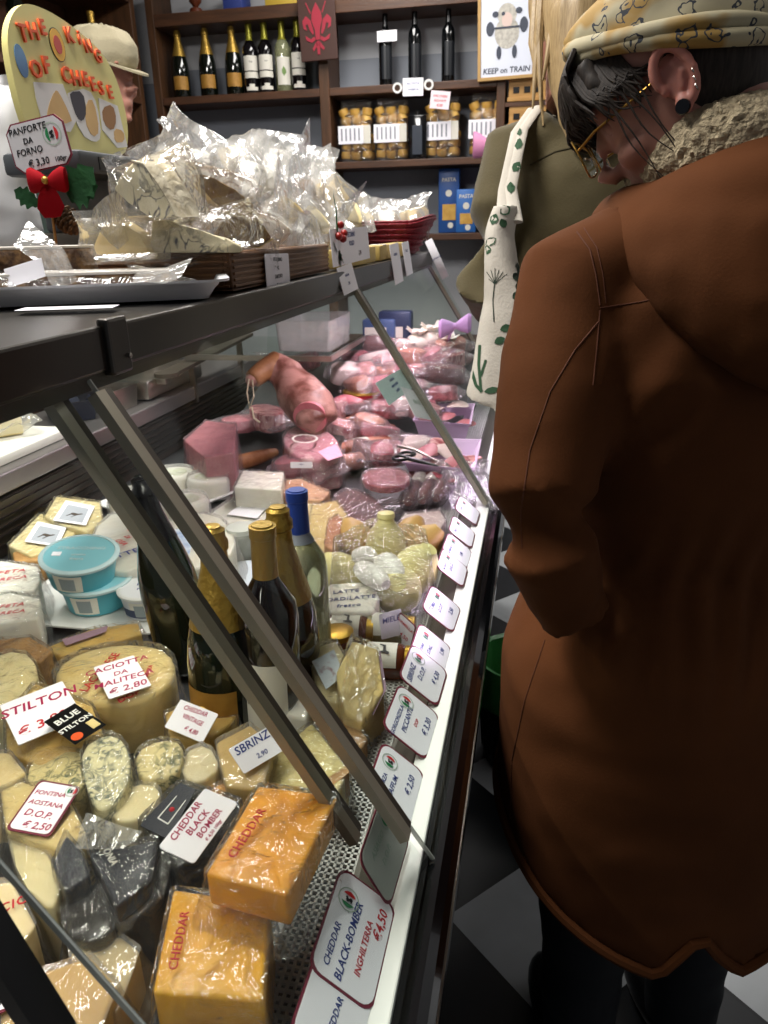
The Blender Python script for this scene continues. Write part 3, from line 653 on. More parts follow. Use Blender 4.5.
panforte('panforte slab at the back of the tray below the red bow', tmx @ V((.02, .072, .005)) , .19, .045, .055, ta+.0, 0, False)
# loose flap of stiff clear film standing up from the tray
def sheet(pts_l, pts_r, amp=.004, n=10, seed=1, th=.0012):
    """a thin crumpled sheet between two polylines"""
    mb = MB(); rows = []
    for a, b in zip(pts_l, pts_r):
        a, b = V(a), V(b); rows.append([a.lerp(b, i/n)+V((0, 0, 1))*fold(a.lerp(b, i/n), amp, 25, seed)+V((0, 1, 0))*fold(a.lerp(b, i/n), amp, 18, seed+4) for i in range(n+1)])
    mb.loops(rows, False, False)
    r = bmesh.ops.solidify(mb.b, geom=mb.b.faces[:], thickness=th); return mb
y0 = pm.y-.02
flap = thing('film_wrapper', 'stiff clear film wrapper sticking up from the panforte tray', 'wrapper', GY(60, 285, y0))
sheet([GY(13, 245, y0), GY(40, 262, y0-.01), GY(52, 287, y0-.02)], [GY(28, 222, y0+.03), GY(64, 250, y0+.01), GY(78, 280, y0)], .004).build('upright_flap', 'film_milky', flap)
sheet([GY(128, 284, y0-.01), GY(145, 284, y0-.01), GY(165, 283, y0-.01), GY(182, 279, y0)], [GY(140, 270, y0+.03), GY(155, 270, y0+.03), GY(170, 268, y0+.03), GY(192, 255, y0+.05)], .006, 10, 5).build('lying_film', 'film_milky', flap)
flat_card('paper_slip', 'white paper slip lying on the dark counter top before the tray', 'paper', G(68, 308, TZ+.002), .10, .035, (.95, .3, 0), (-.3, .95, 0), 'card', thick=.0004)
flat_card('paper_slip', 'small white slip tucked against the left panforte slab', 'paper', GY(25, 273, y0-.012), .05, .022, (1, .1, .25), (-.2, .3, 1), 'card')

# PANFORTE card on its stick with bow, holly and cone
yp = 1.14
cs = thing('price_sign', 'maroon-edged PANFORTE DA FORNO sign on a stick with a red bow', 'price sign', GY(52, 240, yp))
bl, br, tl = GY(17, 176, yp), GY(73, 163, yp), GY(5, 126, yp)
x = br-bl; yv = tl-bl; mt = frame(bl+x/2+yv/2, x, yv); w, h = x.length, yv.length
P8 = [(-w/2+.012, -h/2), (w/2-.012, -h/2), (w/2, -h/2+.012), (w/2, h/2-.012), (w/2-.012, h/2), (-w/2+.012, h/2), (-w/2, h/2-.012), (-w/2, -h/2+.012)]
MB().prism(P8, -.002, .0005).xf(mt).build('sign_border', 'maroon', cs, False)
MB().prism([(a*.955, b*.94) for a, b in P8], -.001, .0012).xf(mt).build('sign_sheet', mat('sign_grey', '#c4c3c6', .5), cs, False)
mb = MB()
for s, x_, y_, sz in (('PANFORTE', -.12, .27, .19), ('DA', -.16, .06, .17), ('FORNO', -.18, -.15, .19), ('\u20ac 3,30', -.08, -.40, .20), ('100gr', .30, -.40, .13)):
    mb.text(s, sz*h, mt @ Matrix.Translation((x_*w, y_*h, .0016)), .0002, .1, .014, 'CENTER')
mb.build('lettering', 'ink_black', cs, False)
logo(cs, mt @ Matrix.Translation((0, 0, .0002)), .27*w, .14*h, .23*h)
kb = GY(48, 182, yp-.012)
RED = mat('red_velvet', '#8c0c16', .8, spec=.1); LEAF = mat('holly_leaf', '#2c5a34', .45, col2='#1f4628', scale=18, bump=.3)
mb = MB()
for s in (-1, 1):
    mb.loops([[kb+V((s*q, -d*math.cos(a), hh*math.sin(a)+.10*q)) for a in [2*PI*k/14 for k in range(14)]] for q, hh, d in ((.0, .006, .006), (.012, .014, .010), (.026, .019, .010), (.032, .017, .006), (.033, .010, .003))])
mb.build('bow_loops', RED, cs)
sheet([kb+V((-.004, -.004, 0)), kb+V((-.016, -.008, -.02)), kb+V((-.022, -.006, -.038)), kb+V((-.012, -.006, -.053))], [kb+V((.006, -.004, 0)), kb+V((.020, -.008, -.018)), kb+V((.026, -.006, -.036)), kb+V((.016, -.006, -.050))], .002, 8, 2).build('bow_tail', RED, cs)
MB().ico(kb+V((0, -.006, .002)), .006, 2).build('bow_knot', GOLD, cs)
st0 = GY(49, 190, yp); st1 = V((GY(54, 240, yp).x, yp, TZ+.004)); MB().tube([st0, st0.lerp(st1, .5), st1], .0022, 8).build('stick', 'lightwood', cs)
MB().box((st1.x-.02, yp-.012, TZ), (st1.x+.02, yp+.02, TZ+.012), .003).build('stick_foot', 'lightwood', cs)
def holly(c, L, W, dirv, nrm, lobes=4):
    dirv = V(dirv).normalized(); m = frame(c, dirv, V(nrm).cross(dirv)); mb = MB(); n = 24; up_s = []
    L_, R_ = [], []
    for k in range(n+1):
        u = k/n; wv = W*math.sin(PI*u**.9)**.8*(1+.22*math.sin(u*lobes*2*PI)); L_.append(m @ V((u*L, wv, .15*wv+.1*L*u*(1-u)))); R_.append(m @ V((u*L, -wv, .15*wv+.1*L*u*(1-u))))
    md = [m @ V((k/n*L, 0, .1*L*(k/n)*(1-k/n))) for k in range(n+1)]
    mb.loops([L_, md, R_], False, False); bmesh.ops.solidify(mb.b, geom=mb.b.faces[:], thickness=.0012); return mb
holly(GY(70, 200, yp-.005), .066, .027, (.75, 0, .7), (0, -1, .1)).build('holly_leaf', LEAF, cs); holly(GY(68, 196, yp-.003), .056, .025, (1, 0, .25), (0, -1, .2)).build('holly_leaf', LEAF, cs)
holly(GY(40, 205, yp), .048, .014, (-.8, 0, .45), (0, -1, .1)).build('holly_leaf', LEAF, cs)
mb = MB(); pc0 = GY(68, 220, yp+.01); ax = V((.6, -.3, -.35)).normalized(); cm = frame(pc0, ax.cross(V((0, 1, 0))), V((0, 1, 0)))
cm = Matrix.Translation(pc0) @ ax.to_track_quat('Z', 'Y').to_matrix().to_4x4()
mb.lathe([(.006, -.024), (.012, -.018), (.014, 0), (.010, .016), (.003, .026)], 14, cm)
for i in range(64):
    u = i/64; a = i*2.39996; z = -.022+.046*u; r = .019*math.sin(PI*(.22+.72*u))+.001
    d = V((math.cos(a), math.sin(a), .55)).normalized()
    m_ = cm @ Matrix.Translation((r*.65*math.cos(a), r*.65*math.sin(a), z)) @ frame((0, 0, 0), d, V((-math.sin(a), math.cos(a), 0)))
    mb.ico((0, 0, 0), 1, 2, (.010, .0058, .0022), None); mb.b.verts.ensure_lookup_table(); bmesh.ops.transform(mb.b, matrix=m_, verts=mb.b.verts[-42:])
mb.build('pine_cone', mat('pine_cone_brown', '#3a2a1c', .7, col2='#7a6248', scale=120), cs)
MB().tube([pc0, pc0.lerp(st0, .6), st0.lerp(st1, .35)], .0016, 6).build('cone_wire', 'darkmetal', cs)

# KING OF CHEESE board on a dark weighing scale
ys = 1.30
kc = thing('shop_sign', 'arched yellow THE KING OF CHEESE board above the counter top', 'sign', GY(90, 160, ys))
kbr, ktl = GD(127, 160, 1.50), GD(5, 45, 1.20)
A = GD(28, 150, 1.22)           # bottom left
B = GD(127, 156, 1.47)          # bottom right
xk = (B-A); upk = V((-.06, .05, 1)); mk = frame(A, xk, upk); wk = xk.length
def on_board(px, py):
    """pixel -> board coordinates"""
    d = ray(px, py); n = mk.to_3x3() @ V((0, 0, 1)); tt = (A-CAM).dot(n)/d.dot(n); p = mk.inverted() @ (CAM+d*tt); return p.x, p.y
OUT = [on_board(*p) for p in ((52, 160), (124, 160), (128.5, 140), (127, 118), (121, 92), (111, 66), (98, 48), (82, 34), (64, 20), (45, 9), (28, 3), (18, 6), (10, 18), (7, 36), (9, 56), (15, 86), (22, 112), (34, 148))]
def smooth_poly(P, it=2):
    for _ in range(it):
        Q = []
        for i in range(len(P)):
            a, b = P[i], P[(i+1) % len(P)]; Q += [(a[0]*.75+b[0]*.25, a[1]*.75+b[1]*.25), (a[0]*.25+b[0]*.75, a[1]*.25+b[1]*.75)]
        P = Q
    return P
MB().prism(smooth_poly(OUT), -.012, 0, .002).xf(mk).build('sign_board', mat('sign_yellow', '#c9c07c', .5), kc)
LET = mat('orange_letters', '#d2501c', .5)
def letter_row(txt, pts, size, tilt):
    mb = MB()
    for chx, (px, py), s, tl_ in zip(txt, pts, size, tilt):
        x_, y_ = on_board(px, py); mb.text(chx, s, mk @ Matrix.Translation((x_, y_, .001)) @ rotz(tl_) @ Matrix.Translation((0, -s*.35, 0)), .003, 0, .018, 'CENTER')
    mb.build('raised_word', LET, kc, False)
letter_row('THE', ((22, 33), (32, 31), (41, 27)), (.036, .035, .032), (.05, .1, .1))
letter_row('KiNG', ((68, 35), (78, 37), (87, 46), (97, 56)), (.034, .032, .030, .030), (.15, -.05, .15, .0))
letter_row('OF', ((35, 69), (45, 65)), (.037, .037), (-.05, .05))
letter_row('CHEESE', ((65, 75), (75, 78), (84, 79), (92, 84), (100, 88), (109, 92)), (.036, .035, .034, .033, .032, .032), (.1, .05, -.05, .1, 0, .05))
def bdisc(px, py, rx, ry, m, z, nm):
    x_, y_ = on_board(px, py); mb_ = MB(); mb_.loops([[mk @ V((x_+rx*math.cos(a), y_+ry*math.sin(a), zz)) for a in [2*PI*k/28 for k in range(28)]] for zz in (0, z)]); mb_.build(nm, m, kc, False)
bdisc(57, 45, .0195, .026, 'black', .001, 'round_badge_rim'); bdisc(57, 45, .018, .0245, mat('badge_yellow', '#d8a63a', .5), .0016, 'round_badge'); bdisc(57, 45, .010, .014, mat('badge_red', '#b8443a', .5), .0022, 'badge_centre')
bdisc(21, 61, .013, .024, mat('badge_blue', '#23406e', .4, col2='#5a86b0', scale=12), .0012, 'oval_badge')
def bpoly(pts, m, z, nm, sm=1): MB().prism(smooth_poly([on_board(*p) for p in pts], sm), 0, z).xf(mk).build(nm, m, kc, False)
PH = mat('photo_paper', '#cfcccb', .35); CHP = mat('cheese_photo_tone', '#c8a46c', .45, col2='#b58f58', scale=10)
bpoly(((33, 82), (62, 84), (76, 120), (70, 132), (44, 128), (36, 100)), PH, .0014, 'photo_print', 0); bpoly(((47, 108), (54, 90), (58, 92), (68, 112), (72, 124), (46, 122)), CHP, .002, 'cheese_picture')
bpoly(((67, 92), (88, 88), (97, 105), (101, 138), (94, 143), (80, 134), (68, 98)), PH, .0014, 'photo_print'); bpoly(((69, 92), (82, 91), (86, 112), (82, 122), (76, 118), (70, 100)), mat('dark_photo_tone', '#2a2430', .4), .002, 'dark_picture'); bpoly(((86, 100), (93, 100), (99, 132), (92, 138), (84, 122)), CHP, .002, 'cheese_picture')
bpoly(((98, 98), (117, 106), (127, 147), (117, 148), (102, 130)), PH, .0014, 'photo_print', 0); bpoly(((101, 108), (112, 104), (116, 120), (112, 132), (103, 124)), mat('brown_photo_tone', '#8a6034', .45), .002, 'cheese_picture'); bpoly(((113, 128), (123, 131), (124, 142), (114, 143)), CHP, .002, 'cheese_picture')
# the foot: the scale the board stands on
s0 = GD(75, 165, 1.33)
scl = thing('weighing_scale', 'dark grey counter scale half hidden behind the PANFORTE sign', 'scale', (s0.x, s0.y+.1, TZ))
sm_ = Matrix.Translation((A.x+.06, A.y+.17, 0)) @ rotz(math.atan2(xk.y, xk.x))
MB().box((-.17, -.08, TZ), (.20, .10, TZ+.08), .01, sm_).build('scale_base', 'strutdark', scl); MB().box((-.16, .02, TZ+.08), (.18, .05, A.z-.012), .006, sm_).build('scale_column', mat('scale_grey', '#4c4f52', .4), scl)
MB().box((-.19, -.06, A.z-.040), (.21, .09, A.z-.004), .008, sm_).build('display_head', mat('scale_head', '#3c4043', .4), scl)
MB().box((-.14, -.0615, A.z-.032), (.16, -.0595, A.z-.012), 0, sm_).build('display_window', 'black', scl, False)

cb_ = GD(-2, 150, 1.36); t = thing('carrier_bag', 'white plastic carrier bag standing at the left edge beside the yellow board', 'bag', (cb_.x-.02, cb_.y, TZ))
pouch(.06, .15, .035, .15, 55, Matrix.Translation((cb_.x-.02, cb_.y, TZ+.175)) @ frame((0, 0, 0), (.9, .45, 0), (0, 0, 1)), .010).build('bag_film', mat('white_bag', '#c6c6c8', .5), t)
# wooden crate of bagged cheese
CX, CY0, CY1, CW = -.408, .985, 1.475, .36
cr = thing('wooden_crate', 'long brown ribbed wooden crate full of bagged cheese on the counter top', 'crate', (CX-CW/2, 1.2, TZ))
H0 = .050
for lo, hi, ax in (((CX-.012, CY0, TZ), (CX, CY1, TZ+H0), 0), ((CX-CW, CY0, TZ), (CX-CW+.012, CY1, TZ+H0), 0), ((CX-CW+.012, CY0, TZ), (CX-.012, CY0+.012, TZ+H0), 1), ((CX-CW+.012, CY1-.012, TZ), (CX-.012, CY1, TZ+H0), 1)):
    MB().box(lo, hi, .002).build('side_wall', 'crate', cr, False)
mb = MB()
for k in range(6): mb.box((CX, CY0+.004, TZ+.004+k*.008), (CX+.003, CY1-.004, TZ+.008+k*.008), .0008)
mb.build('ribbed_face', 'crate', cr, False)
mb = MB()
for k in range(6): mb.box((CX-CW+.004, CY0-.003, TZ+.004+k*.008), (CX-.004, CY0, TZ+.008+k*.008), .0008)
mb.build('ribbed_face', 'crate', cr, False)
MB().box((CX-CW, CY0, TZ), (CX, CY1, TZ+.006)).build('crate_floor', 'crate', cr, False)
card3('white handwritten PECORINO AL TARTUFO card hanging on the crate front', GX(267, 293, CX+.006), GX(290, 289, CX+.006), GX(264, 254, CX+.006), lines=[('PECORINO', 0, .30, .15, 'ink_black'), ('AL', 0, .08, .15, 'ink_black'), ('TARTUFO', 0, -.15, .15, 'ink_black'), ('\u20ac 6,90', 0, -.40, .16, 'ink_black')], border=False, round_=.004)
# cheeses in milky bags: pixel, distance, half size (w, h, t), euler, wedge recipe
def face_cam(px, py, roll, lean=0, turn=0):
    """local z toward the camera, local x rolled by `roll` in the picture plane, then leaned"""
    z = -ray(px, py).normalized(); x = rt*math.cos(roll)+up*math.sin(roll)
    m = frame((0, 0, 0), x, z.cross(x)); return (m @ Matrix.Rotation(lean, 4, 'X') @ Matrix.Rotation(turn, 4, 'Y')).to_euler()
def bagged_poly(label, pts, x, th, m, rind=None, rind_i=None, seed=1, turn=.25, bagpts=None, fm='film', back=.05):
    """a cheese given by the outline of its cut face, standing in the crate near the plane x"""
    cx, cy = sum(p[0] for p in pts)/len(pts), sum(p[1] for p in pts)/len(pts); c = GX(cx, cy, x); k = (c-CAM).dot(fw)/F_PX
    z = -ray(cx, cy).normalized(); m3 = frame(c, rt, up) ; m3 = Matrix.Translation(c) @ (frame((0, 0, 0), rt, z.cross(rt)).to_3x3() @ Matrix.Rotation(turn, 3, 'Y')).to_4x4()
    P = [((px-cx)*k, -(py-cy)*k) for px, py in pts]
    o = thing('bagged_cheese', label, 'cheese', c, 'bagged cheeses in the wooden crate')
    MB().prism(P, -th, 0, .003).xf(m3).build('cheese_piece', m, o)
    if rind:
        a, b = rind_i; Q = P[a:b+1]; n = len(Q); cxq = sum(q[0] for q in P)/len(P); cyq = sum(q[1] for q in P)/len(P)
        O = [(q[0]+(q[0]-cxq)*.07, q[1]+(q[1]-cyq)*.07) for q in Q]; I = [(q[0]+(q[0]-cxq)*.012, q[1]+(q[1]-cyq)*.012) for q in Q]
        MB().prism(I+O[::-1], -th*.98, .0006).xf(m3).build('rind', rind, o)
    w = max(abs(p[0]) for p in P); h = max(abs(p[1]) for p in P)
    pouch(w*1.22, h*1.25, th*.72, .35, seed, m3 @ Matrix.Translation((0, 0, -th*.5)) @ rotz(.3*math.sin(seed)), .0015).build('clear_bag', fm, o)
    return o
bagged_poly('blue-veined wedge with pale floury rind at the left of the crate', [(107, 190), (118, 178), (134, 165), (147, 168), (160, 184), (172, 202), (177, 214), (160, 217), (142, 213), (124, 202)], CX-.075, .055, 'bluedark', 'greyrind', (2, 6), 1, -.35)
bagged_poly('ash-veined white slab lying along the front edge of the crate', [(151, 245), (155, 222), (170, 221), (200, 233), (225, 238), (240, 246), (240, 252), (152, 252)], CX-.04, .05, 'bluedark', None, None, 2, .15)
bagged_poly('pale cheese in a folded bag at the near left corner of the crate', [(92, 246), (104, 226), (122, 222), (140, 234), (148, 252), (94, 254)], CX-.12, .05, 'cream', None, None, 3, 0, fm='film_soft')
bagged_poly('brown-crusted wedge standing in the middle of the crate', [(203, 176), (216, 180), (236, 190), (254, 204), (252, 216), (232, 214), (214, 202), (202, 188)], CX-.040, .045, 'brownrind', 'cream', (4, 7), 4, .4)
bagged_poly('brown-crusted wedge lower in the crate beside the veined slab', [(216, 234), (226, 222), (246, 212), (262, 222), (272, 238), (258, 246), (230, 246)], CX-.022, .04, 'brownrind', 'cream', (4, 6), 5, .3)
def bagged(label, px, py, x, w, h, t, roll, m_, seed, tail=.6, fm='film_milky'):
    c = GX(px, py, x); o = thing('bagged_cheese', label, 'cheese', None, 'bagged cheeses in the wooden crate')
    wedge_mb(.085, .75, .042).build('cheese_wedge', m_, o)
    pouch(w, h, t, tail, seed, rotz(-PI/2), .007).build('clear_bag', fm, o)
    o.location = c; o.rotation_euler = face_cam(px, py, roll, -.35+.2*math.sin(seed), .3*math.cos(seed*2)); return o
L5 = [('white bag bulging over the front edge of the crate by the holly', 308, 230, .06, .050, .045, .03, .8, 'pale', 7, .7), ('white bag with small crumpled top at the crate front', 268, 240, .06, .042, .042, .026, 1.1, 'whitech', 8, .6),
 ('tall bag with a pointed clear tail at the middle of the crate', 300, 200, .12, .045, .055, .03, 1.45, 'tan', 9, 1.3), ('bag with yellow cheese right of the pointed bag', 322, 204, .12, .05, .055, .03, 1.9, 'cream', 10, .7),
 ('long bag leaning down the right end of the crate', 338, 196, .17, .045, .07, .03, 2.35, 'cream', 11, .4), ('bag with a white cheese behind the brown crusts', 254, 186, .19, .06, .055, .03, 1.0, 'whitech', 12, .8),
 ('bag with its clear tail curling up to the left behind the veined wedge', 208, 172, .24, .055, .055, .03, 2.55, 'whitech', 13, 1.5), ('shiny crumpled bag between veined wedge and brown crusts', 192, 192, .16, .05, .05, .028, .2, 'whitech', 14, .6),
 ('bag with yellowish cheese under the pointed tail', 284, 222, .10, .045, .045, .03, .9, 'cream', 15, .6), ('bag at the far end of the crate near the basket', 345, 218, .10, .04, .04, .026, .3, 'pale', 16, .8),
 ('bag with clear frill along the top of the heap', 272, 172, .26, .055, .05, .03, 1.3, 'whitech', 17, .9), ('bag on the top of the heap near the far end', 318, 180, .25, .055, .05, .03, 1.8, 'whitech', 18, .7),
 ('crumpled bag at the top of the heap above the brown crusts', 234, 168, .25, .055, .05, .03, 1.7, 'cream', 19, .6), ('bag in the back left corner of the crate', 175, 178, .27, .05, .05, .028, 2.0, 'pale', 20, .5)]
BG = {}
for lab, px, py, dx, w, h, t_, roll, m_, sd_, tl_ in L5: BG[sd_] = bagged(lab, px, py, CX-dx, w, h, t_, roll, m_, sd_, tl_)
bpy.context.view_layer.update()
def flap_on(o, pl, pr, x0, x1, seed):
    """a smooth standing film tail that belongs to bag o: pixel edges, from plane x0 at the foot to x1 at the tip"""
    n = len(pl); f_ = lambda P: [GX(a, b, x0+(x1-x0)*i/(n-1)) for i, (a, b) in enumerate(P)]
    q = sheet(f_(pl), f_(pr), .003, 9, seed).build('film_tail', 'film_milky', None); q.parent = o; q.matrix_parent_inverse = o.matrix_world.inverted()
flap_on(BG[13], [(196, 178), (188, 158), (176, 140), (160, 124), (156, 120)], [(226, 172), (214, 152), (196, 134), (172, 119), (162, 117)], CX-.20, CX-.22, 2)
flap_on(BG[9], [(288, 218), (287, 186), (290, 160), (300, 136), (308, 120)], [(312, 216), (311, 186), (311, 160), (310, 138), (310, 118)], CX-.07, CX-.11, 3)
flap_on(BG[15], [(262, 232), (272, 200), (276, 170), (278, 150)], [(288, 230), (290, 205), (284, 178), (279, 150)], CX-.05, CX-.10, 4)
flap_on(BG[7], [(284, 250), (290, 232), (300, 214), (306, 210)], [(326, 250), (328, 240), (322, 224), (310, 212)], CX-.02, CX-.035, 5)
flap_on(BG[11], [(322, 226), (334, 214), (350, 196), (366, 181)], [(332, 236), (346, 222), (358, 200), (367, 182)], CX-.04, CX-.05, 6)
flap_on(BG[12], [(230, 196), (236, 170), (246, 152), (256, 142)], [(262, 194), (268, 170), (270, 152), (262, 140)], CX-.14, CX-.2, 7)
flap_on(BG[8], [(90, 224), (94, 208), (104, 198), (118, 190)], [(118, 248), (132, 238), (128, 214), (122, 192)], CX-.10, CX-.12, 8)
# holly sprig at the far end of the crate
hs = thing('holly_sprig', 'sprig of holly with red berries at the far corner of the crate', 'holly', GX(338, 255, CX+.012))
cb = GX(335, 250, CX+.014)
for k, (a, L_) in enumerate(((.3, .05), (1.3, .05), (2.6, .045), (-.5, .045), (-1.4, .04))):
    holly(cb+V((.002*k, 0, 0)), L_, .014, (.0, math.cos(a), math.sin(a)), (1, .1, .2)).build('leaf', LEAF, hs)
for k, (dy, dz) in enumerate(((.02, .02), (-.012, .025), (.005, .045), (.03, .03))): MB().ico(cb+V((.012, dy, dz)), .0075, 2).build('berry', mat('berry_red', '#8a1f1a', .3) if k == 0 else bpy.data.materials['berry_red'], hs)
MB().tube([cb+V((.004, 0, -.012)), cb+V((.006, 0, .03)), cb+V((.008, -.01, .075)), cb+V((.006, -.02, .10))], [.0025, .002, .0012, .0006], 6).build('stem', LEAF, hs)

# red basket with small bags, cream box, cards along the top rail
bk = thing('wicker_basket', 'dark red flared basket of bagged cheese at the far end of the counter top', 'basket', (-.47, 2.42, TZ))
REDB = mat('red_wicker', '#7a1020', .45, bump=.8, bscale=90)
def ring_b(ex, z, k=28):
    out = []
    for a in [2*PI*i/k for i in range(k)]:
        x, y = (.110+ex*1.3)*math.copysign(abs(math.cos(a))**.6, math.cos(a)), (.10+ex)*math.copysign(abs(math.sin(a))**.6, math.sin(a))
        out.append(V((-.475+x, 2.42+y, z+(.35*max(0, abs(x)-.10) if z > TZ+.06 else 0))))
    return out
MB().loops([ring_b(-.02, TZ), ring_b(-.005, TZ+.03), ring_b(.012, TZ+.06), ring_b(.030, TZ+.095), ring_b(.026, TZ+.098), ring_b(.006, TZ+.06), ring_b(-.012, TZ+.03), ring_b(-.03, TZ+.006)]).build('basket_body', REDB, bk)
mb = MB()
for j in range(6):
    rr = ring_b(-.012+.008*j, TZ+.012+.015*j); mb.tube(rr+[rr[0]], .0035, 6)
mb.build('woven_bands', REDB, bk)
for lab, y_, x_, m_, sd_ in (('bag of pale cheese at the left end of the red basket', 2.40, -.55, 'pale', 31), ('bag with a torn top in the middle of the red basket', 2.40, -.47, 'whitech', 32), ('bag of cheese at the right end of the red basket', 2.42, -.40, 'cream', 33)):
    o = thing('bagged_cheese', lab, 'cheese', None, 'bagged cheeses in the red basket'); wedge_mb(.08, .8, .05).build('cheese_wedge', m_, o); pouch(.05, .05, .03, .8, sd_, rotz(-PI/2), .009).build('clear_bag', 'film_milky', o)
    o.location = (x_, y_, TZ+.085); o.rotation_euler = face_cam(380, 200, 1.2+.4*math.sin(sd_), -.4)
CREAMB = mat('cream_carton', '#c9b26c', .55, col2='#b89c58', scale=10)
for y0_, y1_, lab in ((1.52, 1.85, 'pale yellow long loaf-like box on the rail beside the holly'), (1.90, 2.30, 'pale yellow long box on the rail below the red basket')):
    t = thing('cardboard_box', lab, 'box', (-.41, (y0_+y1_)/2, TZ), 'pale yellow boxes on the top rail'); 
    MB().box((-.428, y0_, TZ), (-.392, y1_, TZ+.038), .006).build('box_body', CREAMB, t)
    MB().box((-.4285, y0_+.05, TZ+.0376), (-.3915, y0_+.09, TZ+.0386)).build('paper_band', 'card', t, False)
RC = [('white card with long handwriting standing by the holly sprig', (335, 265), (371, 256), (327, 232), 'card', [('PECORINO', 0, .25, .2, 'ink_blue'), ('ROSSO', 0, 0, .2, 'ink_blue'), ('1,90', .2, -.32, .2, 'ink_black')]),
      ('white card hanging over the rail below the holly', (345, 294), (359, 287), (335, 270), 'card', [('TALEGGIO', 0, .1, .12, 'ink_blue'), ('2,20', 0, -.2, .14, 'ink_blue')]),
      ('white label strip on the rail, nearer of two on the yellow box', (397, 279), (405, 275), (387, 251), 'card', [('ROBIOLA', 0, .2, .1, 'ink_blue')]),
      ('white label strip on the rail, farther of two on the yellow box', (408, 272), (414, 269), (400, 247), 'card', [('CACIO', 0, .2, .1, 'ink_blue')])]
for k, (lab, a, b, c_, s_, ls) in enumerate(RC):
    xx = (-.386, -.373, -.372, -.371)[k]; card3(lab, GX(*a, xx), GX(*b, xx+.003), GX(*c_, xx-.012 if k else xx-.004), lines=ls, border=False, round_=.002)
card3('long white ticket strip at the far end of the top rail', GY(447, 276, 2.62), GY(454, 272, 2.62), GY(420, 246, 2.66), lines=[('OFFERTA', 0, 0, .06, 'ink_blue')], border=False, round_=.002)
# ------------------------------------------------------------------ inside the case
import numpy as np
DZ = ZD+.001
def plane_of(P):
    A_ = np.array([[p.x, p.y, 1] for p in P]); b_ = np.array([p.z for p in P])
    s_, *_ = np.linalg.lstsq(A_, b_, rcond=None); return lambda x, y: float(s_[0]*x+s_[1]*y+s_[2])
def drape(top, zb, margin=.02, seed=0, amp=.004, lift=.0025, n=72, nr=20):
    """clear film lying over a piece: follows the top, falls to the deck around it and crumples"""
    c = sum(top, V())/len(top); f = plane_of(top); P = [(p.x-c.x, p.y-c.y) for p in top]
    def R(a):
        dx, dy = math.cos(a), math.sin(a); best = .01
        for (x0, y0), (x1, y1) in zip(P, P[1:]+P[:1]):
            ex, ey = x1-x0, y1-y0; det = dx*ey-dy*ex
            if abs(det) < 1e-9: continue
            t_ = (x0*ey-y0*ex)/det; u_ = (x0*dy-y0*dx)/det
            if t_ > 0 and -1e-6 <= u_ <= 1+1e-6: best = max(best, t_)
        return best
    rings = []
    for j in range(nr+1):
        q = j/nr; ring = []
        for k in range(n):
            a = 2*PI*k/n; r = R(a); mg = margin*(1+.7*noise.noise(V((math.cos(a)*1.6, math.sin(a)*1.6, seed*3.1))))
            if q < .5: rr = r*1.03*(q/.5)**.7+.001
            else: rr = r*1.03+.001+mg*((q-.5)/.5)
            x, y = c.x+rr*math.cos(a), c.y+rr*math.sin(a)
            zt = f(min(max(x, c.x-.3), c.x+.3), y) if q <= .5 else f(c.x+(r*1.03)*math.cos(a), c.y+(r*1.03)*math.sin(a))
            if q <= .5: z = zt+lift*(1-.3*q)+max(0, fold((x, y, 0), amp*.8, 34, seed))
            else:
                s_ = (q-.5)/.5; z = zt+(zb+.004-zt)*(s_**.8)+fold((x, y, 0), amp*1.6, 30, seed)*min(1, 2*s_)+amp*1.2*math.sin(a*11+seed)*s_
            ring.append(V((x, y, max(z, zb+.0005))))
        rings.append(ring)
    mb = MB(); mb.loops(rings, False); return mb
def top_pts(px, z):
    zs = z if isinstance(z, (list, tuple)) else [z]*len(px); return [G(a, b, q) for (a, b), q in zip(px, zs)]
def slab(name, label, cat, px, z, m, th=None, zb=None, fl=None, group=None, bev=.004, part='cheese_block', seed=None, smooth=0):
    T = top_pts(px, z)
    c = sum(T, V())/len(T); zmin = (min(p.z for p in T)-th) if th else (zb if zb is not None else DZ)
    o = thing(name, label, cat, (c.x, c.y, zmin), group); mb = MB()
    if smooth:
        for _ in range(smooth): T = [p for i in range(len(T)) for p in (T[i].lerp(T[(i+1) % len(T)], .25), T[i].lerp(T[(i+1) % len(T)], .75))]
    a = [mb.b.verts.new(p) for p in T]; b_ = [mb.b.verts.new((p.x, p.y, p.z-th) if th else (p.x, p.y, zmin)) for p in T]; n = len(T)
    fs = [mb.b.faces.new(a), mb.b.faces.new(b_[::-1])]+[mb.b.faces.new((a[i], b_[i], b_[(i+1) % n], a[(i+1) % n])) for i in range(n)]
    if bev: bmesh.ops.bevel(mb.b, geom=list({e for f in fs for e in f.edges}), offset=bev, segments=3, affect='EDGES', profile=.5)
    mb.build(part, m, o)
    if fl: drape(T, zmin, fl[0]*.65, seed if seed is not None else len(label), fl[2] if len(fl) > 2 else .004).build('clear_wrap', fl[1], o)
    return o
def write(o, bl, br, tl, z, lines, ink, lift=.0012, part='handwriting', bold=.004, shear=.15):
    """handwriting on a surface of height z; three pixel corners give its frame"""
    f = z if callable(z) else (lambda p: z)
    A_, B_, T_ = G(*bl, f(bl)), G(*br, f(br)), G(*tl, f(tl)); x = B_-A_; y = T_-A_; m_ = frame(A_, x, y); w_, h_ = x.length, (y-x.normalized()*y.dot(x.normalized())).length; mb = MB()
    for s, u, v, size in lines: mb.text(s, size*h_*.8, m_ @ Matrix.Translation((u*w_, v*h_, lift)), .0003, shear, bold, 'CENTER', 1.05)
    return mb.build(part, ink, o, False)
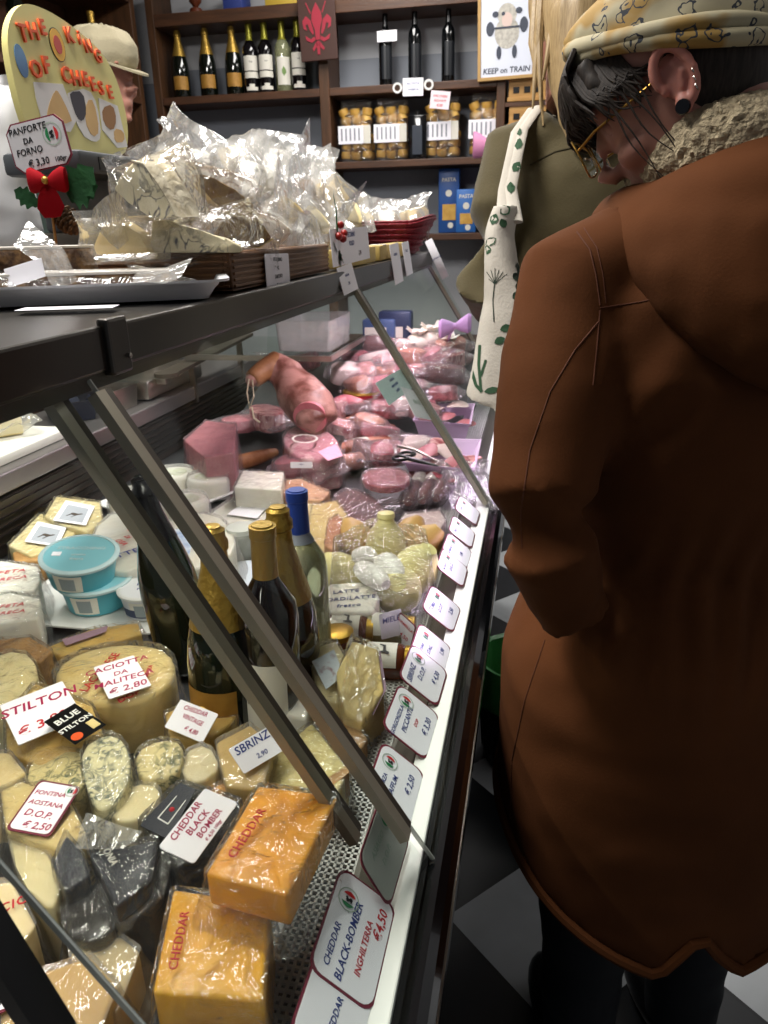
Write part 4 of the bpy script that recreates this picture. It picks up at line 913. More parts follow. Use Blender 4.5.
def pcard(label, bl, br, tl, z, lines, **k):
    zs = z if isinstance(z, (list, tuple)) else [z]*3
    return card3(label, G(*bl, zs[0]), G(*br, zs[1]), G(*tl, zs[2]), lines=lines, **k)
FC, FS, FM, FP = M['film'], M['film_soft'], M['film_milky'], M['film_pink']

# --- nearest: cheddar and its neighbours
o = slab('cheddar_block', 'yellow-orange CHEDDAR block in clear film, the lower and nearer of two', 'cheese', [(173, 888), (270, 903), (263, 1001), (152, 992)], .905, M['cheddar2'], zb=DZ, fl=(.022, FC, .003), group='cheddar blocks', seed=3)
write(o, (176, 990), (196, 893), (156, 985), .906, [('CHEDDAR', .46, .10, .85)], 'ink_red', .0030)
o = slab('cheddar_block', 'orange CHEDDAR block in clear film, the upper one leaning on the lower', 'cheese', [(258, 785), (338, 795), (288, 895), (205, 873)], [.935, .935, .952, .952], M['cheddar'], th=.036, fl=(.026, FC, .003), group='cheddar blocks', seed=8)
write(o, (234, 866), (272, 808), (216, 860), .948, [('CHEDDAR', .48, .10, .85)], 'ink_red', .0030)
o = slab('cheese_pack', 'pale yellow cheese slab at the bottom left corner, under the red-emblem card', 'cheese', [(0, 985), (90, 955), (118, 985), (95, 1040), (0, 1045)], .885, M['yellow'], zb=DZ, fl=(.02, FS))
pcard('white card with a red emblem at the bottom left corner', (-30, 1030), (12, 1003), (-12, 978), .892, [('4,20', .0, -.3, .3, 'ink_black')], emblem=(.2, .1, .25))
o = slab('cheese_pack', 'bagged pale cheese with red writing left of the black strut', 'cheese', [(-25, 885), (12, 880), (36, 925), (20, 945), (-25, 945)], .90, M['pale'], zb=DZ, fl=(.02, FS)); write(o, (-8, 925), (14, 915), (-14, 905), .901, [('CACIO', .5, .2, .7)], 'ink_red', .003)
o = slab('cheese_pack', 'flat cream cheese in milky film between the black strut and the cheddar', 'cheese', [(70, 950), (120, 935), (140, 950), (118, 1010), (80, 1020)], .872, M['cream'], zb=DZ, fl=(.025, FM))
# black packets
o = slab('wrapped_cheese', 'black wax-coated cheese bag behind the lower cheddar', 'cheese', [(88, 880), (150, 842), (172, 862), (160, 905), (112, 930), (84, 918)], [.89, .905, .90, .89, .88, .88], M['wax'], zb=DZ, fl=(.02, FC, .006), part='waxed_cheese', smooth=1)
o = slab('cheese_packet', 'dark navy triangular cheese packet with pale letters beside the grey film', 'cheese', [(88, 852), (158, 838), (150, 880), (116, 908), (104, 880)], [.915, .917, .912, .905, .908], M['navy'], th=.022, fl=(.012, FC, .006), part='printed_wrapper'); write(o, (96, 850), (116, 884), (112, 842), .914, [('ONIA', .45, .2, .75)], OFFW, .006, 'printed_letters')
o = slab('cheese_packet', 'narrow dark navy packet standing left of the lettered packet', 'cheese', [(52, 862), (66, 833), (80, 848), (90, 875), (66, 893)], [.91, .915, .915, .908, .90], M['navy'], th=.04, fl=(.014, FC, .006), part='printed_wrapper')
o = slab('wrapped_cheese', 'dark brown bagged cheese between navy packet and black strut', 'cheese', [(60, 900), (100, 885), (120, 925), (95, 945), (66, 935)], .885, M['wax'], zb=DZ, fl=(.018, FC, .006), part='waxed_cheese', smooth=1)
gf = thing('film_wrapper', 'folded grey clear-film corner above the dark packets', 'wrapper', G(105, 835, .925))
sheet([G(86, 813, .935), G(80, 830, .93), G(75, 848, .928)], [G(142, 832, .935), G(134, 842, .930), G(122, 850, .928)], .002, 8, 3).build('film_sheet', 'film_milky', gf)
o = slab('cheese_pack', 'crumpled clear bag of cheese at the left edge above the black strut', 'cheese', [(5, 830), (40, 838), (62, 880), (52, 915), (20, 880)], .895, M['pale'], zb=DZ, fl=(.02, FS, .007), smooth=1)
# card of the black cheddar, its dark label
o = slab('cheddar_packet', 'black-labelled cheddar packet under the CHEDDAR BLACK BOMBER card', 'cheese', [(140, 820), (180, 782), (240, 800), (228, 850), (176, 868)], [.905, .912, .912, .905, .90], M['wax'], zb=DZ, fl=(.02, FC, .005), part='waxed_cheese')
lb = MB(); T = top_pts([(140, 826), (180, 783), (196, 790), (168, 840)], [.915, .922, .922, .915]); lb.loops([[p+V((0, 0, q)) for p in T] for q in (0, .0008)]); lb.build('black_label', 'navy', o, False)
lb = MB(); T = top_pts([(158, 818), (178, 795), (187, 799), (168, 824)], [.9175, .9205, .9205, .9175])
for a_, b_ in zip(T, T[1:]+T[:1]): lb.tube([a_, b_], .0008, 6)
lb.build('label_frame', 'rail', o); lb = MB().ico(G(172, 810, .9185), .003, 2); lb.build('label_dot', 'ink_red', o)
pcard('large white CHEDDAR BLACK BOMBER card with red handwriting', (172, 858), (203, 789), (208, 866), [.922, .930, .928], [], border=False, round_=.003) if False else None
pcard('large white CHEDDAR BLACK BOMBER card with red handwriting', (194, 864), (238, 803), (158, 848), [.925, .930, .932], [('CHEDDAR', -.04, .26, .27, 'ink_mag'), ('BLACK', .0, -.02, .27, 'ink_mag'), ('BOMBER', .06, -.28, .25, 'ink_mag'), ('\u20ac 4,50 100gr', .0, -.45, .13, 'ink_mag')], border=False, round_=.003)

# --- fontina, stilton and blue cheeses
o = slab('fontina_wedge', 'tan-rinded fontina wedge under the FONTINA AOSTANA card', 'cheese', [(0, 790), (22, 780), (70, 800), (86, 832), (60, 850), (5, 830)], .905, M['cream'], zb=DZ, fl=(.018, FC))
pcard('white FONTINA AOSTANA D.O.P. card with maroon edge', (30, 826), (74, 834), (17, 783), [.912, .908, .922], [('FONTINA', -.06, .22, .125, 'ink_mag'), ('AOSTANA', -.01, .02, .13, 'ink_mag'), ('D.O.P.', -.02, -.2, .18, 'ink_mag'), ('\u20ac 2,50', .1, -.41, .18, 'ink_mag')], emblem=(.37, .37, .11), round_=.005)
o = slab('stilton_pack', 'large tan-rinded STILTON wedge in film under the STILTON card', 'cheese', [(5, 720), (35, 682), (92, 705), (104, 735), (40, 765), (6, 750)], [.905, .915, .915, .91, .90, .90], M['yellow'], zb=DZ, fl=(.022, FC))
T = top_pts([(12, 718), (34, 690), (84, 706), (60, 712), (38, 702), (22, 722)], .9185); MB().loops([[p+V((0, 0, q)) for p in T] for q in (-.003, .0)]).build('rind_edge', 'cream', o, False)
pcard('white STILTON card with red handwriting lying at an angle', (18, 746), (84, 718), (0, 706), [.922, .925, .930], [('STILTON', .03, .14, .27, 'ink_mag'), ('\u20ac 3,80', -.06, -.34, .26, 'ink_red')], border=False, round_=.002)
lb = thing('product_label', 'small black printed label overlapping the STILTON card', 'label', G(78, 725, .93)); m3 = frame(G(75, 745, .931), G(106, 725, .933)-G(75, 745, .931), G(50, 719, .936)-G(75, 745, .931))
w_, h_ = (G(106, 725, .933)-G(75, 745, .931)).length, (G(50, 719, .936)-G(75, 745, .931)).length
MB().box((0, 0, 0), (w_, h_, .0009), 0, m3).build('label_sheet', 'black', lb, False)
mb = MB().text('BLUE', h_*.22, m3 @ Matrix.Translation((w_*.5, h_*.68, .0011)), .0002, 0, .02, 'CENTER').text('STILTON', h_*.17, m3 @ Matrix.Translation((w_*.5, h_*.42, .0011)), .0002, 0, .02, 'CENTER'); mb.build('lettering', 'rail', lb, False)
MB().lathe([(h_*.11, 0), (h_*.11, .0004)], 16, m3 @ Matrix.Translation((w_*.22, h_*.15, .0009))).build('orange_seal', LET, lb, False)
MB().box((w_*.68, h_*.08, .0009), (w_*.92, h_*.34, .0013), 0, m3).build('pale_stamp', 'cream', lb, False)
o = slab('blue_cheese', 'green-veined blue cheese wedge below the STILTON card', 'cheese', [(25, 775), (36, 752), (72, 748), (92, 758), (84, 790), (50, 798), (30, 792)], [.895, .90, .905, .905, .90, .893, .893], M['bluegreen'], zb=DZ, fl=(.018, FC, .005), group='blue cheeses', smooth=1)
o = slab('blue_cheese', 'glossy heavily blue-veined wedge in the middle of the blue cheeses', 'cheese', [(80, 748), (106, 732), (126, 740), (132, 770), (118, 805), (96, 812), (84, 780)], [.918, .925, .925, .915, .90, .90, .91], M['blue'], zb=DZ, fl=(.014, FC, .005), group='blue cheeses', smooth=1)
o = slab('blue_cheese', 'pale blue cheese half hidden in clear film right of the veined wedge', 'cheese', [(134, 752), (160, 738), (184, 742), (182, 770), (160, 782), (138, 776)], [.905, .912, .912, .90, .895, .90], M['bluegreen'], zb=DZ, fl=(.026, FC, .006), group='blue cheeses', smooth=1)
o = slab('blue_cheese', 'pale film-wrapped piece between veined wedge and black label', 'cheese', [(112, 800), (135, 782), (160, 785), (160, 808), (135, 822), (112, 820)], .89, M['pale'], zb=DZ, fl=(.022, FS, .006), group='blue cheeses', smooth=1)
o = slab('cheese_pack', 'clear film bag with silvery shine below the CHEDDAR VINTAGE card', 'cheese', [(182, 752), (208, 742), (222, 768), (200, 784), (182, 776)], .895, M['pale'], zb=DZ, fl=(.018, FM, .006), smooth=1)
o = slab('cheese_pack', 'orange cheese corner showing between SBRINZ pack and upper cheddar', 'cheese', [(208, 790), (228, 778), (248, 788), (232, 806)], .885, M['cheddar'], zb=DZ, fl=(.012, FS))
# --- caciotta half wheel and flat cheese behind
o = slab('caciotta_wheel', 'large pale caciotta half wheel with red writing under a card', 'cheese', [(52, 668), (80, 650), (120, 642), (158, 644), (176, 658), (172, 682), (140, 700), (98, 705), (60, 690)], .905, M['cream'], zb=DZ, fl=(.012, FC, .003), bev=.010, smooth=1)
write(o, (92, 690), (125, 652), (84, 682), .906, [('LACAPRESE', .40, .1, 1.1)], 'ink_red', .003); write(o, (150, 686), (160, 660), (138, 680), .906, [('MEZZA', .5, .3, .55)], 'ink_red', .003); write(o, (122, 706), (142, 696), (118, 698), .906, [('DOP', .5, .2, .9)], 'ink_red', .003)
pcard('white CACIOTTA card lying on the big half wheel', (100, 702), (102, 664), (141, 692), [.915, .917, .915], [('CACIOTTA', .0, .28, .19, 'ink_mag'), ('DA', .0, .06, .16, 'ink_mag'), ('MALITECA', .0, -.16, .19, 'ink_mag'), ('\u20ac 2,80', .0, -.42, .20, 'ink_mag')], border=False, round_=.002) if False else pcard('white CACIOTTA card lying on the big half wheel', (100, 702), (143, 688), (102, 666), [.915, .915, .917], [('CACIOTTA', 0, .28, .2, 'ink_mag'), ('DA', 0, .06, .16, 'ink_mag'), ('MALITECA', 0, -.16, .2, 'ink_mag'), ('\u20ac 2,80', 0, -.42, .22, 'ink_mag')], border=False, round_=.002)
o = slab('cheese_pack', 'flat film-wrapped cheese with a printed strip behind the half wheel', 'cheese', [(44, 648), (92, 628), (138, 622), (142, 634), (100, 646), (60, 656)], .868, M['yellow'], zb=DZ, fl=(.016, FC))
T = top_pts([(62, 640), (108, 626), (106, 632), (66, 646)], .8725); MB().loops([[p+V((0, 0, q)) for p in T] for q in (0, .0008)]).build('printed_strip', mat('mauve_print', '#8f7480', .6), o, False)
o = slab('cheese_pack', 'bagged white cheese at the left edge beside the half wheel', 'cheese', [(-20, 660), (22, 648), (40, 668), (30, 700), (-20, 705)], .905, M['pale'], zb=DZ, fl=(.02, FC, .007), smooth=1)
o = slab('cheese_pack', 'brown-rinded cheese in film at the left edge behind the bagged white cheese', 'cheese', [(-20, 640), (30, 636), (52, 650), (40, 662), (-20, 652)], .885, M['tan'], zb=DZ, fl=(.016, FC))
o = slab('cheese_pack', 'cream-coloured film-wrapped cheese at the left edge under the STILTON wedge', 'cheese', [(-25, 750), (10, 752), (26, 772), (8, 785), (-25, 790)], .90, M['cream'], zb=DZ, fl=(.016, FS))
o = slab('cheddar_pack', 'yellow aged cheddar under the CHEDDAR VINTAGE card', 'cheese', [(165, 712), (205, 698), (246, 700), (232, 722), (208, 742), (170, 738)], .885, M['yellow'], zb=DZ, fl=(.012, FC, .003))
pcard('white CHEDDAR VINTAGE card with red handwriting before the champagne', (208, 744), (220, 712), (166, 730), [.90, .90, .905], [], border=False) if False else pcard('white CHEDDAR VINTAGE card with red handwriting before the champagne', (168, 728), (206, 744), (178, 699), [.895, .895, .915], [('CHEDDAR', -.02, .26, .22, 'ink_mag'), ('VINTAGE', .02, -.03, .22, 'ink_mag'), ('\u20ac 4,80', .12, -.36, .22, 'ink_mag')], border=False, round_=.002)
o = slab('sbrinz_pack', 'yellow SBRINZ block in film behind the upper cheddar', 'cheese', [(216, 742), (250, 724), (274, 745), (262, 790), (226, 786)], .905, M['yellow'], zb=DZ, fl=(.022, FS))
pcard('white SBRINZ card with blue letters beside the strut', (240, 776), (280, 752), (232, 748), [.912, .914, .928], [('SBRINZ', 0, .15, .42, 'ink_blue'), ('2,90', .05, -.3, .25, 'ink_blue')], border=False, round_=.002)
o = slab('parmesan_block', 'crumbly pale yellow parmesan block behind the struts', 'cheese', [(262, 762), (312, 722), (348, 768), (338, 792), (270, 790)], .885, mat('parmesan', '#dccd8e', .55, col2='#cdb970', scale=70, bump=.6, bscale=90), zb=DZ, fl=(.016, FC, .004)); 
T = top_pts([(318, 786), (348, 766), (349, 774), (326, 792)], .8835); MB().loops([[p+V((0, 0, q)) for p in T] for q in (-.03, .002)]).build('tan_rind', 'tan', o, False)
# --- tubs on a tray, white packs at the left
o = thing('foam_tray', 'white foam tray under the blue tubs', 'tray', (-.70, 1.08, DZ)); a_ = math.atan2((G(155, 618, .84)-G(60, 610, .84)).y, (G(155, 618, .84)-G(60, 610, .84)).x)
cT = G(108, 598, .838); tray_mb(.29, .19, .016, .025).xf(Matrix.Translation((cT.x, cT.y, DZ)) @ rotz(a_)).build('tray_body', 'white', o)
TEAL = mat('teal_tub', '#4f9fae', .35); TEALL = mat('teal_lid', '#7fb9c4', .3); TEALD = mat('teal_print', '#2f8490', .4); CLR = mat('clear_rim', '#b5ccd0', .25)
def tub(label, c, r, h, m1, m2, tilt=0, group='blue tubs of cheese', white=False):
    o = thing('cheese_tub', label, 'tub', None, group)
    MB().lathe([(r*.80, 0), (r*.84, .002), (r*.96, h*.9), (r*.97, h)], 36).build('tub_body', m1, o)
    MB().lathe([(r*.97, h*.93), (r*1.04, h*.93), (r*1.05, h*1.02), (r*1.0, h*1.06), (r*.93, h*1.06), (r*.92, h*1.03), (.002, h*1.03)], 36).build('rim', CLR if not white else 'white', o)
    MB().lathe([(r*.915, h*1.031), (r*.915, h*1.04), (.002, h*1.04)], 36).build('lid', m2, o)
    A2 = -PI/2-.15
    for hw, z0, z1, m_, off in ((.42, .12, .82, OFFW, .0008), (.22, .2, .72, mat('grey_barcode', '#8a9498', .6) if 'grey_barcode' not in bpy.data.materials else bpy.data.materials['grey_barcode'], .0014)):
        prof = [(0, 0), (r*.84, .002), (r*.96, h*.9)]
        band(prof, h*z0, h*z1, A2-hw, A2+hw, off).build('side_label', m_, o, False)
    o.location = c; o.rotation_euler = (tilt, tilt*.5, .3); return o
def lid_text(o, r, h, rows, ink):
    mb = MB()
    for s, y_, size in rows: mb.text(s, size, Matrix.Translation((0, y_, h*1.04+.0004)), .0002, 0, .02, 'CENTER')
    mb.build('lid_lettering', ink, o, False)
c1 = G(89, 604, .84); o = tub('teal blue round tub of cheese on the foam tray, lower of two stacked', V((c1.x, c1.y+.03, DZ+.0045)), .062, .048, TEAL, TEALL)
o2 = tub('teal blue round tub stacked on top with a small white sticker on its lid', V((c1.x-.018, c1.y+.022, DZ+.0045+.054)), .064, .050, TEAL, TEALL, .14)
lid_text(o2, .064, .05, [('STRACCHINO', .012, .013), ('crema', -.008, .010), ('fresca', -.022, .010)], CLR)
MB().box((-.045, -.010, .0522), (-.030, .003, .0529)).build('price_sticker', 'card', o2, False)
c2 = G(140, 612, .84); o = tub('white round tub with dark blue print right of the blue tubs', V((c2.x, c2.y+.035, DZ+.0045)), .050, .045, mat('white_tub', '#c9ccd4', .35), mat('white_lid', '#d9dadd', .35), 0, None, True)
band([(0, 0), (.042, .002), (.048, .0405)], .006, .022, -2.6, -.3, .0009).build('printed_band', mat('navy_print', '#2a3658', .5), o, False); lid_text(o, .05, .045, [('LATTE', .006, .014), ('ricotta', -.012, .012)], 'ink_blue')
o = slab('cheese_bag', 'white cheese bag with red handwriting behind the blue tubs', 'cheese', [(90, 532), (118, 508), (150, 530), (152, 560), (118, 575), (98, 560)], [.895, .905, .905, .895, .885, .885], M['whitech'], zb=DZ, fl=(.014, FM, .003), smooth=1)
write(o, (98, 535), (130, 552), (108, 513), .90, [('FETTA', .45, .62, .30), ('DI', .5, .34, .24), ('OSA', .62, .04, .30)], 'ink_red', .004); write(o, (118, 562), (136, 556), (114, 552), .895, [('LATTE', .3, .2, .7)], 'ink_blue', .003)
GOAT = mat('goat_picture', '#8d857c', .5, col2='#3a3632', scale=30, lo=.45, hi=.6)
for lab, px, z in (('small cheese pack with a goat picture label, nearer of two at the rear left', [(8, 545), (40, 513), (78, 520), (72, 545), (30, 556)], .89), ('small cheese pack with a goat picture label, farther of two at the rear left', [(44, 516), (56, 496), (100, 502), (102, 520), (86, 532), (55, 522)], .90)):
    o = slab('goat_cheese_pack', lab, 'cheese', px, z, M['pale'], zb=DZ, fl=(.009, FC), group='goat picture packs')
    cx = sum(p[0] for p in px)/len(px); cy = sum(p[1] for p in px)/len(px); Q = [(cx-21, cy+6), (cx-8, cy-14), (cx+21, cy-8), (cx+12, cy+11)]
    T = top_pts(Q, z+.0045); MB().loops([[p+V((0, 0, q)) for p in T] for q in (0, .001)]).build('white_label', 'card', o, False)
    T = top_pts([((p[0]-cx)*.72+cx, (p[1]-cy)*.72+cy) for p in Q], z+.0056); MB().loops([[p+V((0, 0, q)) for p in T] for q in (0, .0005)]).build('label_picture', mat('label_sky', '#a9adb4', .5) if 'label_sky' not in bpy.data.materials else bpy.data.materials['label_sky'], o, False)
    gm = frame(G(cx, cy, z+.0063), G(cx+10, cy+3, z)-G(cx, cy, z), G(cx-3, cy-10, z)-G(cx, cy, z)); mb = MB(); s_ = .013
    mb.prism([(x*s_, y*s_) for x, y in ((-1, .2), (-.9, .55), (.3, .6), (.7, 1.0), (1.05, .9), (.85, .5), (.6, .1), (.62, -.9), (.45, -.9), (.4, -.15), (-.5, -.1), (-.55, -.9), (-.75, -.9), (-.8, -.05))], 0, .0004); mb.xf(gm); mb.build('goat_silhouette', mat('goat_dark', '#4a4038', .6) if 'goat_dark' not in bpy.data.materials else bpy.data.materials['goat_dark'], o, False)
for lab, px, z, sd_ in (('white cheese block with red writing at the left edge, upper of two', [(-20, 572), (0, 560), (38, 566), (40, 580), (34, 590), (-20, 592)], .895, 4), ('white cheese block with red writing at the left edge, lower of two', [(-20, 600), (10, 592), (40, 598), (38, 618), (-20, 626)], .895, 9)):
    o = slab('white_cheese_block', lab, 'cheese', px, z, M['whitech'], zb=DZ, fl=(.02, FC, .005), group='white cheese blocks at the left', seed=sd_)
    write(o, (-10, px[-1][1]-6), (20, px[-1][1]-10), (-10, px[-1][1]-24), z+.001, [('FETA', .6, .45, .30), ('GRECA', .6, .08, .27)], 'ink_red', .004)
o = slab('cheese_block', 'small tan smoked cheese block between goat pack and blue tubs', 'cheese', [(12, 552), (36, 546), (44, 552), (40, 560), (14, 562)], .885, M['tan'], zb=DZ)
# --- white bags behind the bottles, jar and plate
o = slab('mozzarella_bag', 'white mozzarella bag with a blue label behind the gold-necked bottle', 'cheese', [(150, 540), (172, 516), (215, 512), (238, 536), (228, 560), (180, 572), (155, 560)], .89, M['whitech'], zb=DZ, fl=(.02, FM, .006), smooth=1)
T = top_pts([(160, 556), (172, 530), (196, 528), (188, 560)], .8965); MB().loops([[p+V((0, 0, q)) for p in T] for q in (0, .001)]).build('blue_label', mat('pale_blue_label', '#8fa6cc', .5, col2='#d5dae4', scale=50), o, False)
def jar(label, c, r, h, content, lidm, rot=(0, 0, 0), group=None, lab=True):
    o = thing('glass_jar', label, 'jar', None, group)
    MB().lathe([(r*.85, .001), (r*.97, .004), (r, .012), (r, h*.78), (r*.9, h*.86), (r*.82, h*.88)], 28).build('jar_content', content, o)
    MB().lathe([(r*.9, h*.86), (r*.93, h*.87), (r*.93, h), (r*.88, h*1.01), (.002, h*1.01)], 28).build('lid', lidm, o)
    if lab:
        b_ = band([(0, 0), (r, .01), (r, h*.8)], h*.14, h*.72, -PI/2-1.0, -PI/2+1.0, .0008); b_.build('paper_label', OFFW, o, False)
        mb = MB(); ps = [(-.5, -.3), (-.4, .2), (.2, .25), (.35, .55), (.6, .5), (.45, .2), (.4, -.3), (.3, -.3), (.25, 0), (-.3, 0), (-.38, -.3)]
        mb.prism([(x*r*.62, y*r*.62) for x, y in ps], 0, .0004); mb.xf(frame((0, -r-.0016, h*.46), (1, 0, 0), (0, 0, 1))); mb.build('printed_animal', 'ink_black', o, False)
    o.location = c; o.rotation_euler = rot; return o
GREYJ = mat('grey_jar', '#8f918c', .3, col2='#6e706a', scale=30); c = G(240, 556, .84)
jar('small grey glass jar behind the dark gold-capped wine bottle', V((c.x, c.y+.02, DZ)), .032, .075, GREYJ, mat('pale_lid', '#c6c8c2', .4), lab=False)
c = G(246, 578, .84); o = thing('plate', 'white round plate behind the bottles', 'plate', (c.x, c.y, DZ)); MB().lathe([(.05, 0), (.055, .002), (.085, .014), (.087, .016), (.082, .016), (.05, .005), (.002, .004)], 36, Matrix.Translation((c.x, c.y, DZ))).build('plate_body', mat('plate_white', '#c8d0dc', .25), o)

# --- bottles standing among the cheeses
def stand(o, base_px, z, lean_x=0, lean_y=0, rz=0):
    c = G(*base_px, z); o.location = c; o.rotation_euler = (lean_x, lean_y, rz); return o
fb = -PI/2-.25
b = bottle('dark champagne bottle with gold foil neck and yellow label among the cheeses', CHAMP, 'green', GOLD, .175, [(.034, .098, 1.0, GOLDL)], name='champagne_bottle', face=fb); stand(b, (229, 738), DZ, -.02, .02)
MB().ico((.0445*math.cos(fb), .0445*math.sin(fb), .070), .010, 2, (1, .3, .7)).build('label_crest', mat('crest_gold', '#e0b858', .4, .4), b)
mb = MB(); 
for i, chx in enumerate('CARTA ORO'):
    a = fb+(i-4)*.009/.0447; mb.text(chx, .010, frame((.0452*math.cos(a), .0452*math.sin(a), .045), (-math.sin(a), math.cos(a), 0), (0, 0, 1)), .0001, 0, .02, 'CENTER')
mb.build('label_lettering', mat('label_brown', '#7a5418', .5), b, False)
b = bottle('leaning dark bottle with a black cap behind the left strut', CHAMP, 'green', BLACKF, .205, [], name='champagne_bottle'); stand(b, (190, 664), DZ+.008, -.06, -.16)
b = bottle('red wine bottle with plain gold capsule and white label between the struts', WINE, 'red', GOLD, .240, [(.03, .135, 1.1, OFFW)], face=fb, txt=[('1887', .105, .011), ('RISERVA', .075, .008)]); stand(b, (276, 738), DZ, 0, .02)
b = bottle('dark bottle with long orange-gold foil neck behind the red wine', CHAMP, 'green', GOLD, .175, [(.022, .088, 1.0, GOLDL)], name='champagne_bottle', face=fb); stand(b, (292, 708), DZ, -.01, 0)
b = bottle('white wine bottle with a blue capsule at the right of the bottle group', [(r*.95, z*.97) for r, z in WINE], 'clear', BLUEF, .235, [(.02, .06, 1.2, mat('pale_yellow_label', '#cfcf8f', .5))], face=fb); stand(b, (310, 676), DZ, -.01, -.01)
sleeve([(r*.95, z*.97) for r, z in WINE], .222, .236).build('paper_collar', mat('grey_collar', '#8e96a6', .5), b)

# --- scamorza, white paper pack and jars
SC = mat('scamorza', '#ece2a6', .35, col2='#e2d68e', scale=12); SC2 = mat('smoked_scamorza', '#cda86a', .4, col2='#b98c4c', scale=12, sss=.15); SCW = mat('white_mozzarella', '#f0eee6', .3)
def pear(label, px, py, z, r, ax, m, top=True, fl=False):
    c = G(px, py, z); o = thing('scamorza', label, 'cheese', c, 'pear-shaped cheeses behind the jars')
    q = Matrix.Translation(c) @ V(ax).normalized().to_track_quat('Z', 'Y').to_matrix().to_4x4()
    MB().lathe([(r*.2, -r*1.1), (r*.75, -r*.9), (r*1.0, -r*.3), (r*.98, r*.2), (r*.78, r*.75), (r*.45, r*1.15), (r*.36, r*1.3)], 24, q).build('cheese_body', m, o)
    if top: MB().lathe([(r*.34, r*1.28), (r*.44, r*1.42), (r*.40, r*1.62), (r*.15, r*1.7)], 20, q).build('tied_knob', m, o)
    if fl: MB().ico(c, r*1.12, 3, (1, 1, 1.05), q.to_3x3().to_4x4(), .10, 40).build('clear_wrap', 'film', o)
    return o
for a in (('yellow pear-shaped cheese standing knob-up in the middle of the heap', 386, 545, .880, .040, (0, .1, 1), SC), ('tan pear-shaped cheese at the left back of the heap', 356, 540, .875, .036, (-.5, .6, .6), SC2, False), ('small tan pear-shaped cheese behind the knobbed one', 410, 536, .875, .034, (.3, .8, .6), SC2, False),
 ('tan pear-shaped cheese at the right side of the heap', 423, 545, .87, .036, (.6, .3, .6), SC2, False), ('pale yellow pear-shaped cheese at the front left of the heap', 342, 573, .865, .036, (-.4, -.2, .5), SC, False), ('large pale yellow pear-shaped cheese at the front right of the heap', 415, 570, .875, .042, (.4, -.1, .7), SC, False), ('crumpled yellow cheese in film at the front of the heap', 398, 590, .868, .042, (.1, -.6, .5), SC, False)):
    pear(*a)
for lab, P_, r_ in (('smooth white mozzarella lobe lying across the yellow heap, left one', [(357, 567), (372, 575), (386, 585)], .020), ('smooth white mozzarella lobe lying across the yellow heap, right one', [(376, 562), (388, 565), (400, 578)], .022), ('small white mozzarella lobe at the left of the heap', [(352, 556), (366, 556), (376, 558)], .018)):
    pts = [G(*p, .905) for p in P_]; o = thing('mozzarella', lab, 'cheese', pts[1], 'white mozzarella lobes'); mb = MB(); ps = [pts[0].lerp(pts[1], i/5) for i in range(5)]+[pts[1].lerp(pts[2], i/5) for i in range(6)]
    mb.tube(ps, [r_*max(.15, math.sin(PI*(.06+.88*i/10)))**.5 for i in range(11)], 16); mb.build('cheese_body', SCW, o)
wz = thing('plastic_wrap', 'clear film spread over the heap of pear-shaped cheeses', 'wrap', G(385, 570, .87))
drape(top_pts([(335, 540), (375, 520), (424, 530), (430, 560), (418, 594), (380, 602), (332, 588)], .925), DZ, .012, 5, .010, .004).build('film_sheet', 'film', wz)
o = slab('cheese_pack', 'white paper-wrapped cheese with blue print in front of the yellow heap', 'cheese', [(324, 600), (328, 583), (372, 580), (380, 596), (374, 612), (330, 612)], .885, M['whitech'], zb=DZ, bev=.008, part='paper_wrapper')
write(o, (326, 610), (372, 606), (326, 586), .886, [('LATTE', .5, .62, .22), ('FIORDILATTE', .5, .32, .22), ('fresco', .5, .04, .22)], 'ink_blue', .0008, 'printed_letters')
JR = mat('honey_content', '#5a2a18', .2, coat=.5); JG = mat('pickle_content', '#6f6a3a', .3, col2='#8a7f4a', scale=60); GLD = mat('gold_lid', '#a8842e', .3, .8)
jd = G(400, 625, .87)-G(330, 622, .87); ja = math.atan2(jd.y, jd.x)
JY = [('red jar lying on its side with animal label, left of the back row', 326, 622, JR, 1), ('green-brown jar lying on its side, right of the back row', 366, 622, JG, 1), ('red jar lying at the front with animal label facing out', 360, 652, JR, 0)]
for lab, px, py, m_, _ in JY:
    c = G(px, py, .865); jar(lab, V((c.x, c.y, DZ+.029)), .028, .078, m_, GLD, (0, 0, 0), 'small labelled jars')
    o = bpy.data.objects[[n for n in bpy.data.objects.keys() if n.startswith('glass_jar')][-1]]
    o.rotation_euler = (Matrix.Rotation(ja, 3, 'Z') @ Matrix.Rotation(PI/2, 3, 'Y') @ Matrix.Rotation(-PI/2+.3, 3, 'Z')).to_euler()
c = G(338, 650, .85); jar('gold-lidded jar standing half hidden behind the wrapped cheese', V((c.x, c.y, DZ)), .027, .062, JR, GLD, (0, 0, .3), 'small labelled jars')
pcard('white ticket leaning behind the right jar', (380, 640), (402, 634), (380, 614), [.86, .86, .90], [('MIELE', 0, .1, .3, 'ink_blue')], border=False, round_=.002)
o = card3('white card with maroon edge standing by the jars at the grille', G(396, 640, .845), G(412, 655, .835), G(398, 610, .90), lines=[('MARMELLATE', 0, .2, .15, 'ink_red'), ('4,50', 0, -.2, .2, 'ink_red')], round_=.004)
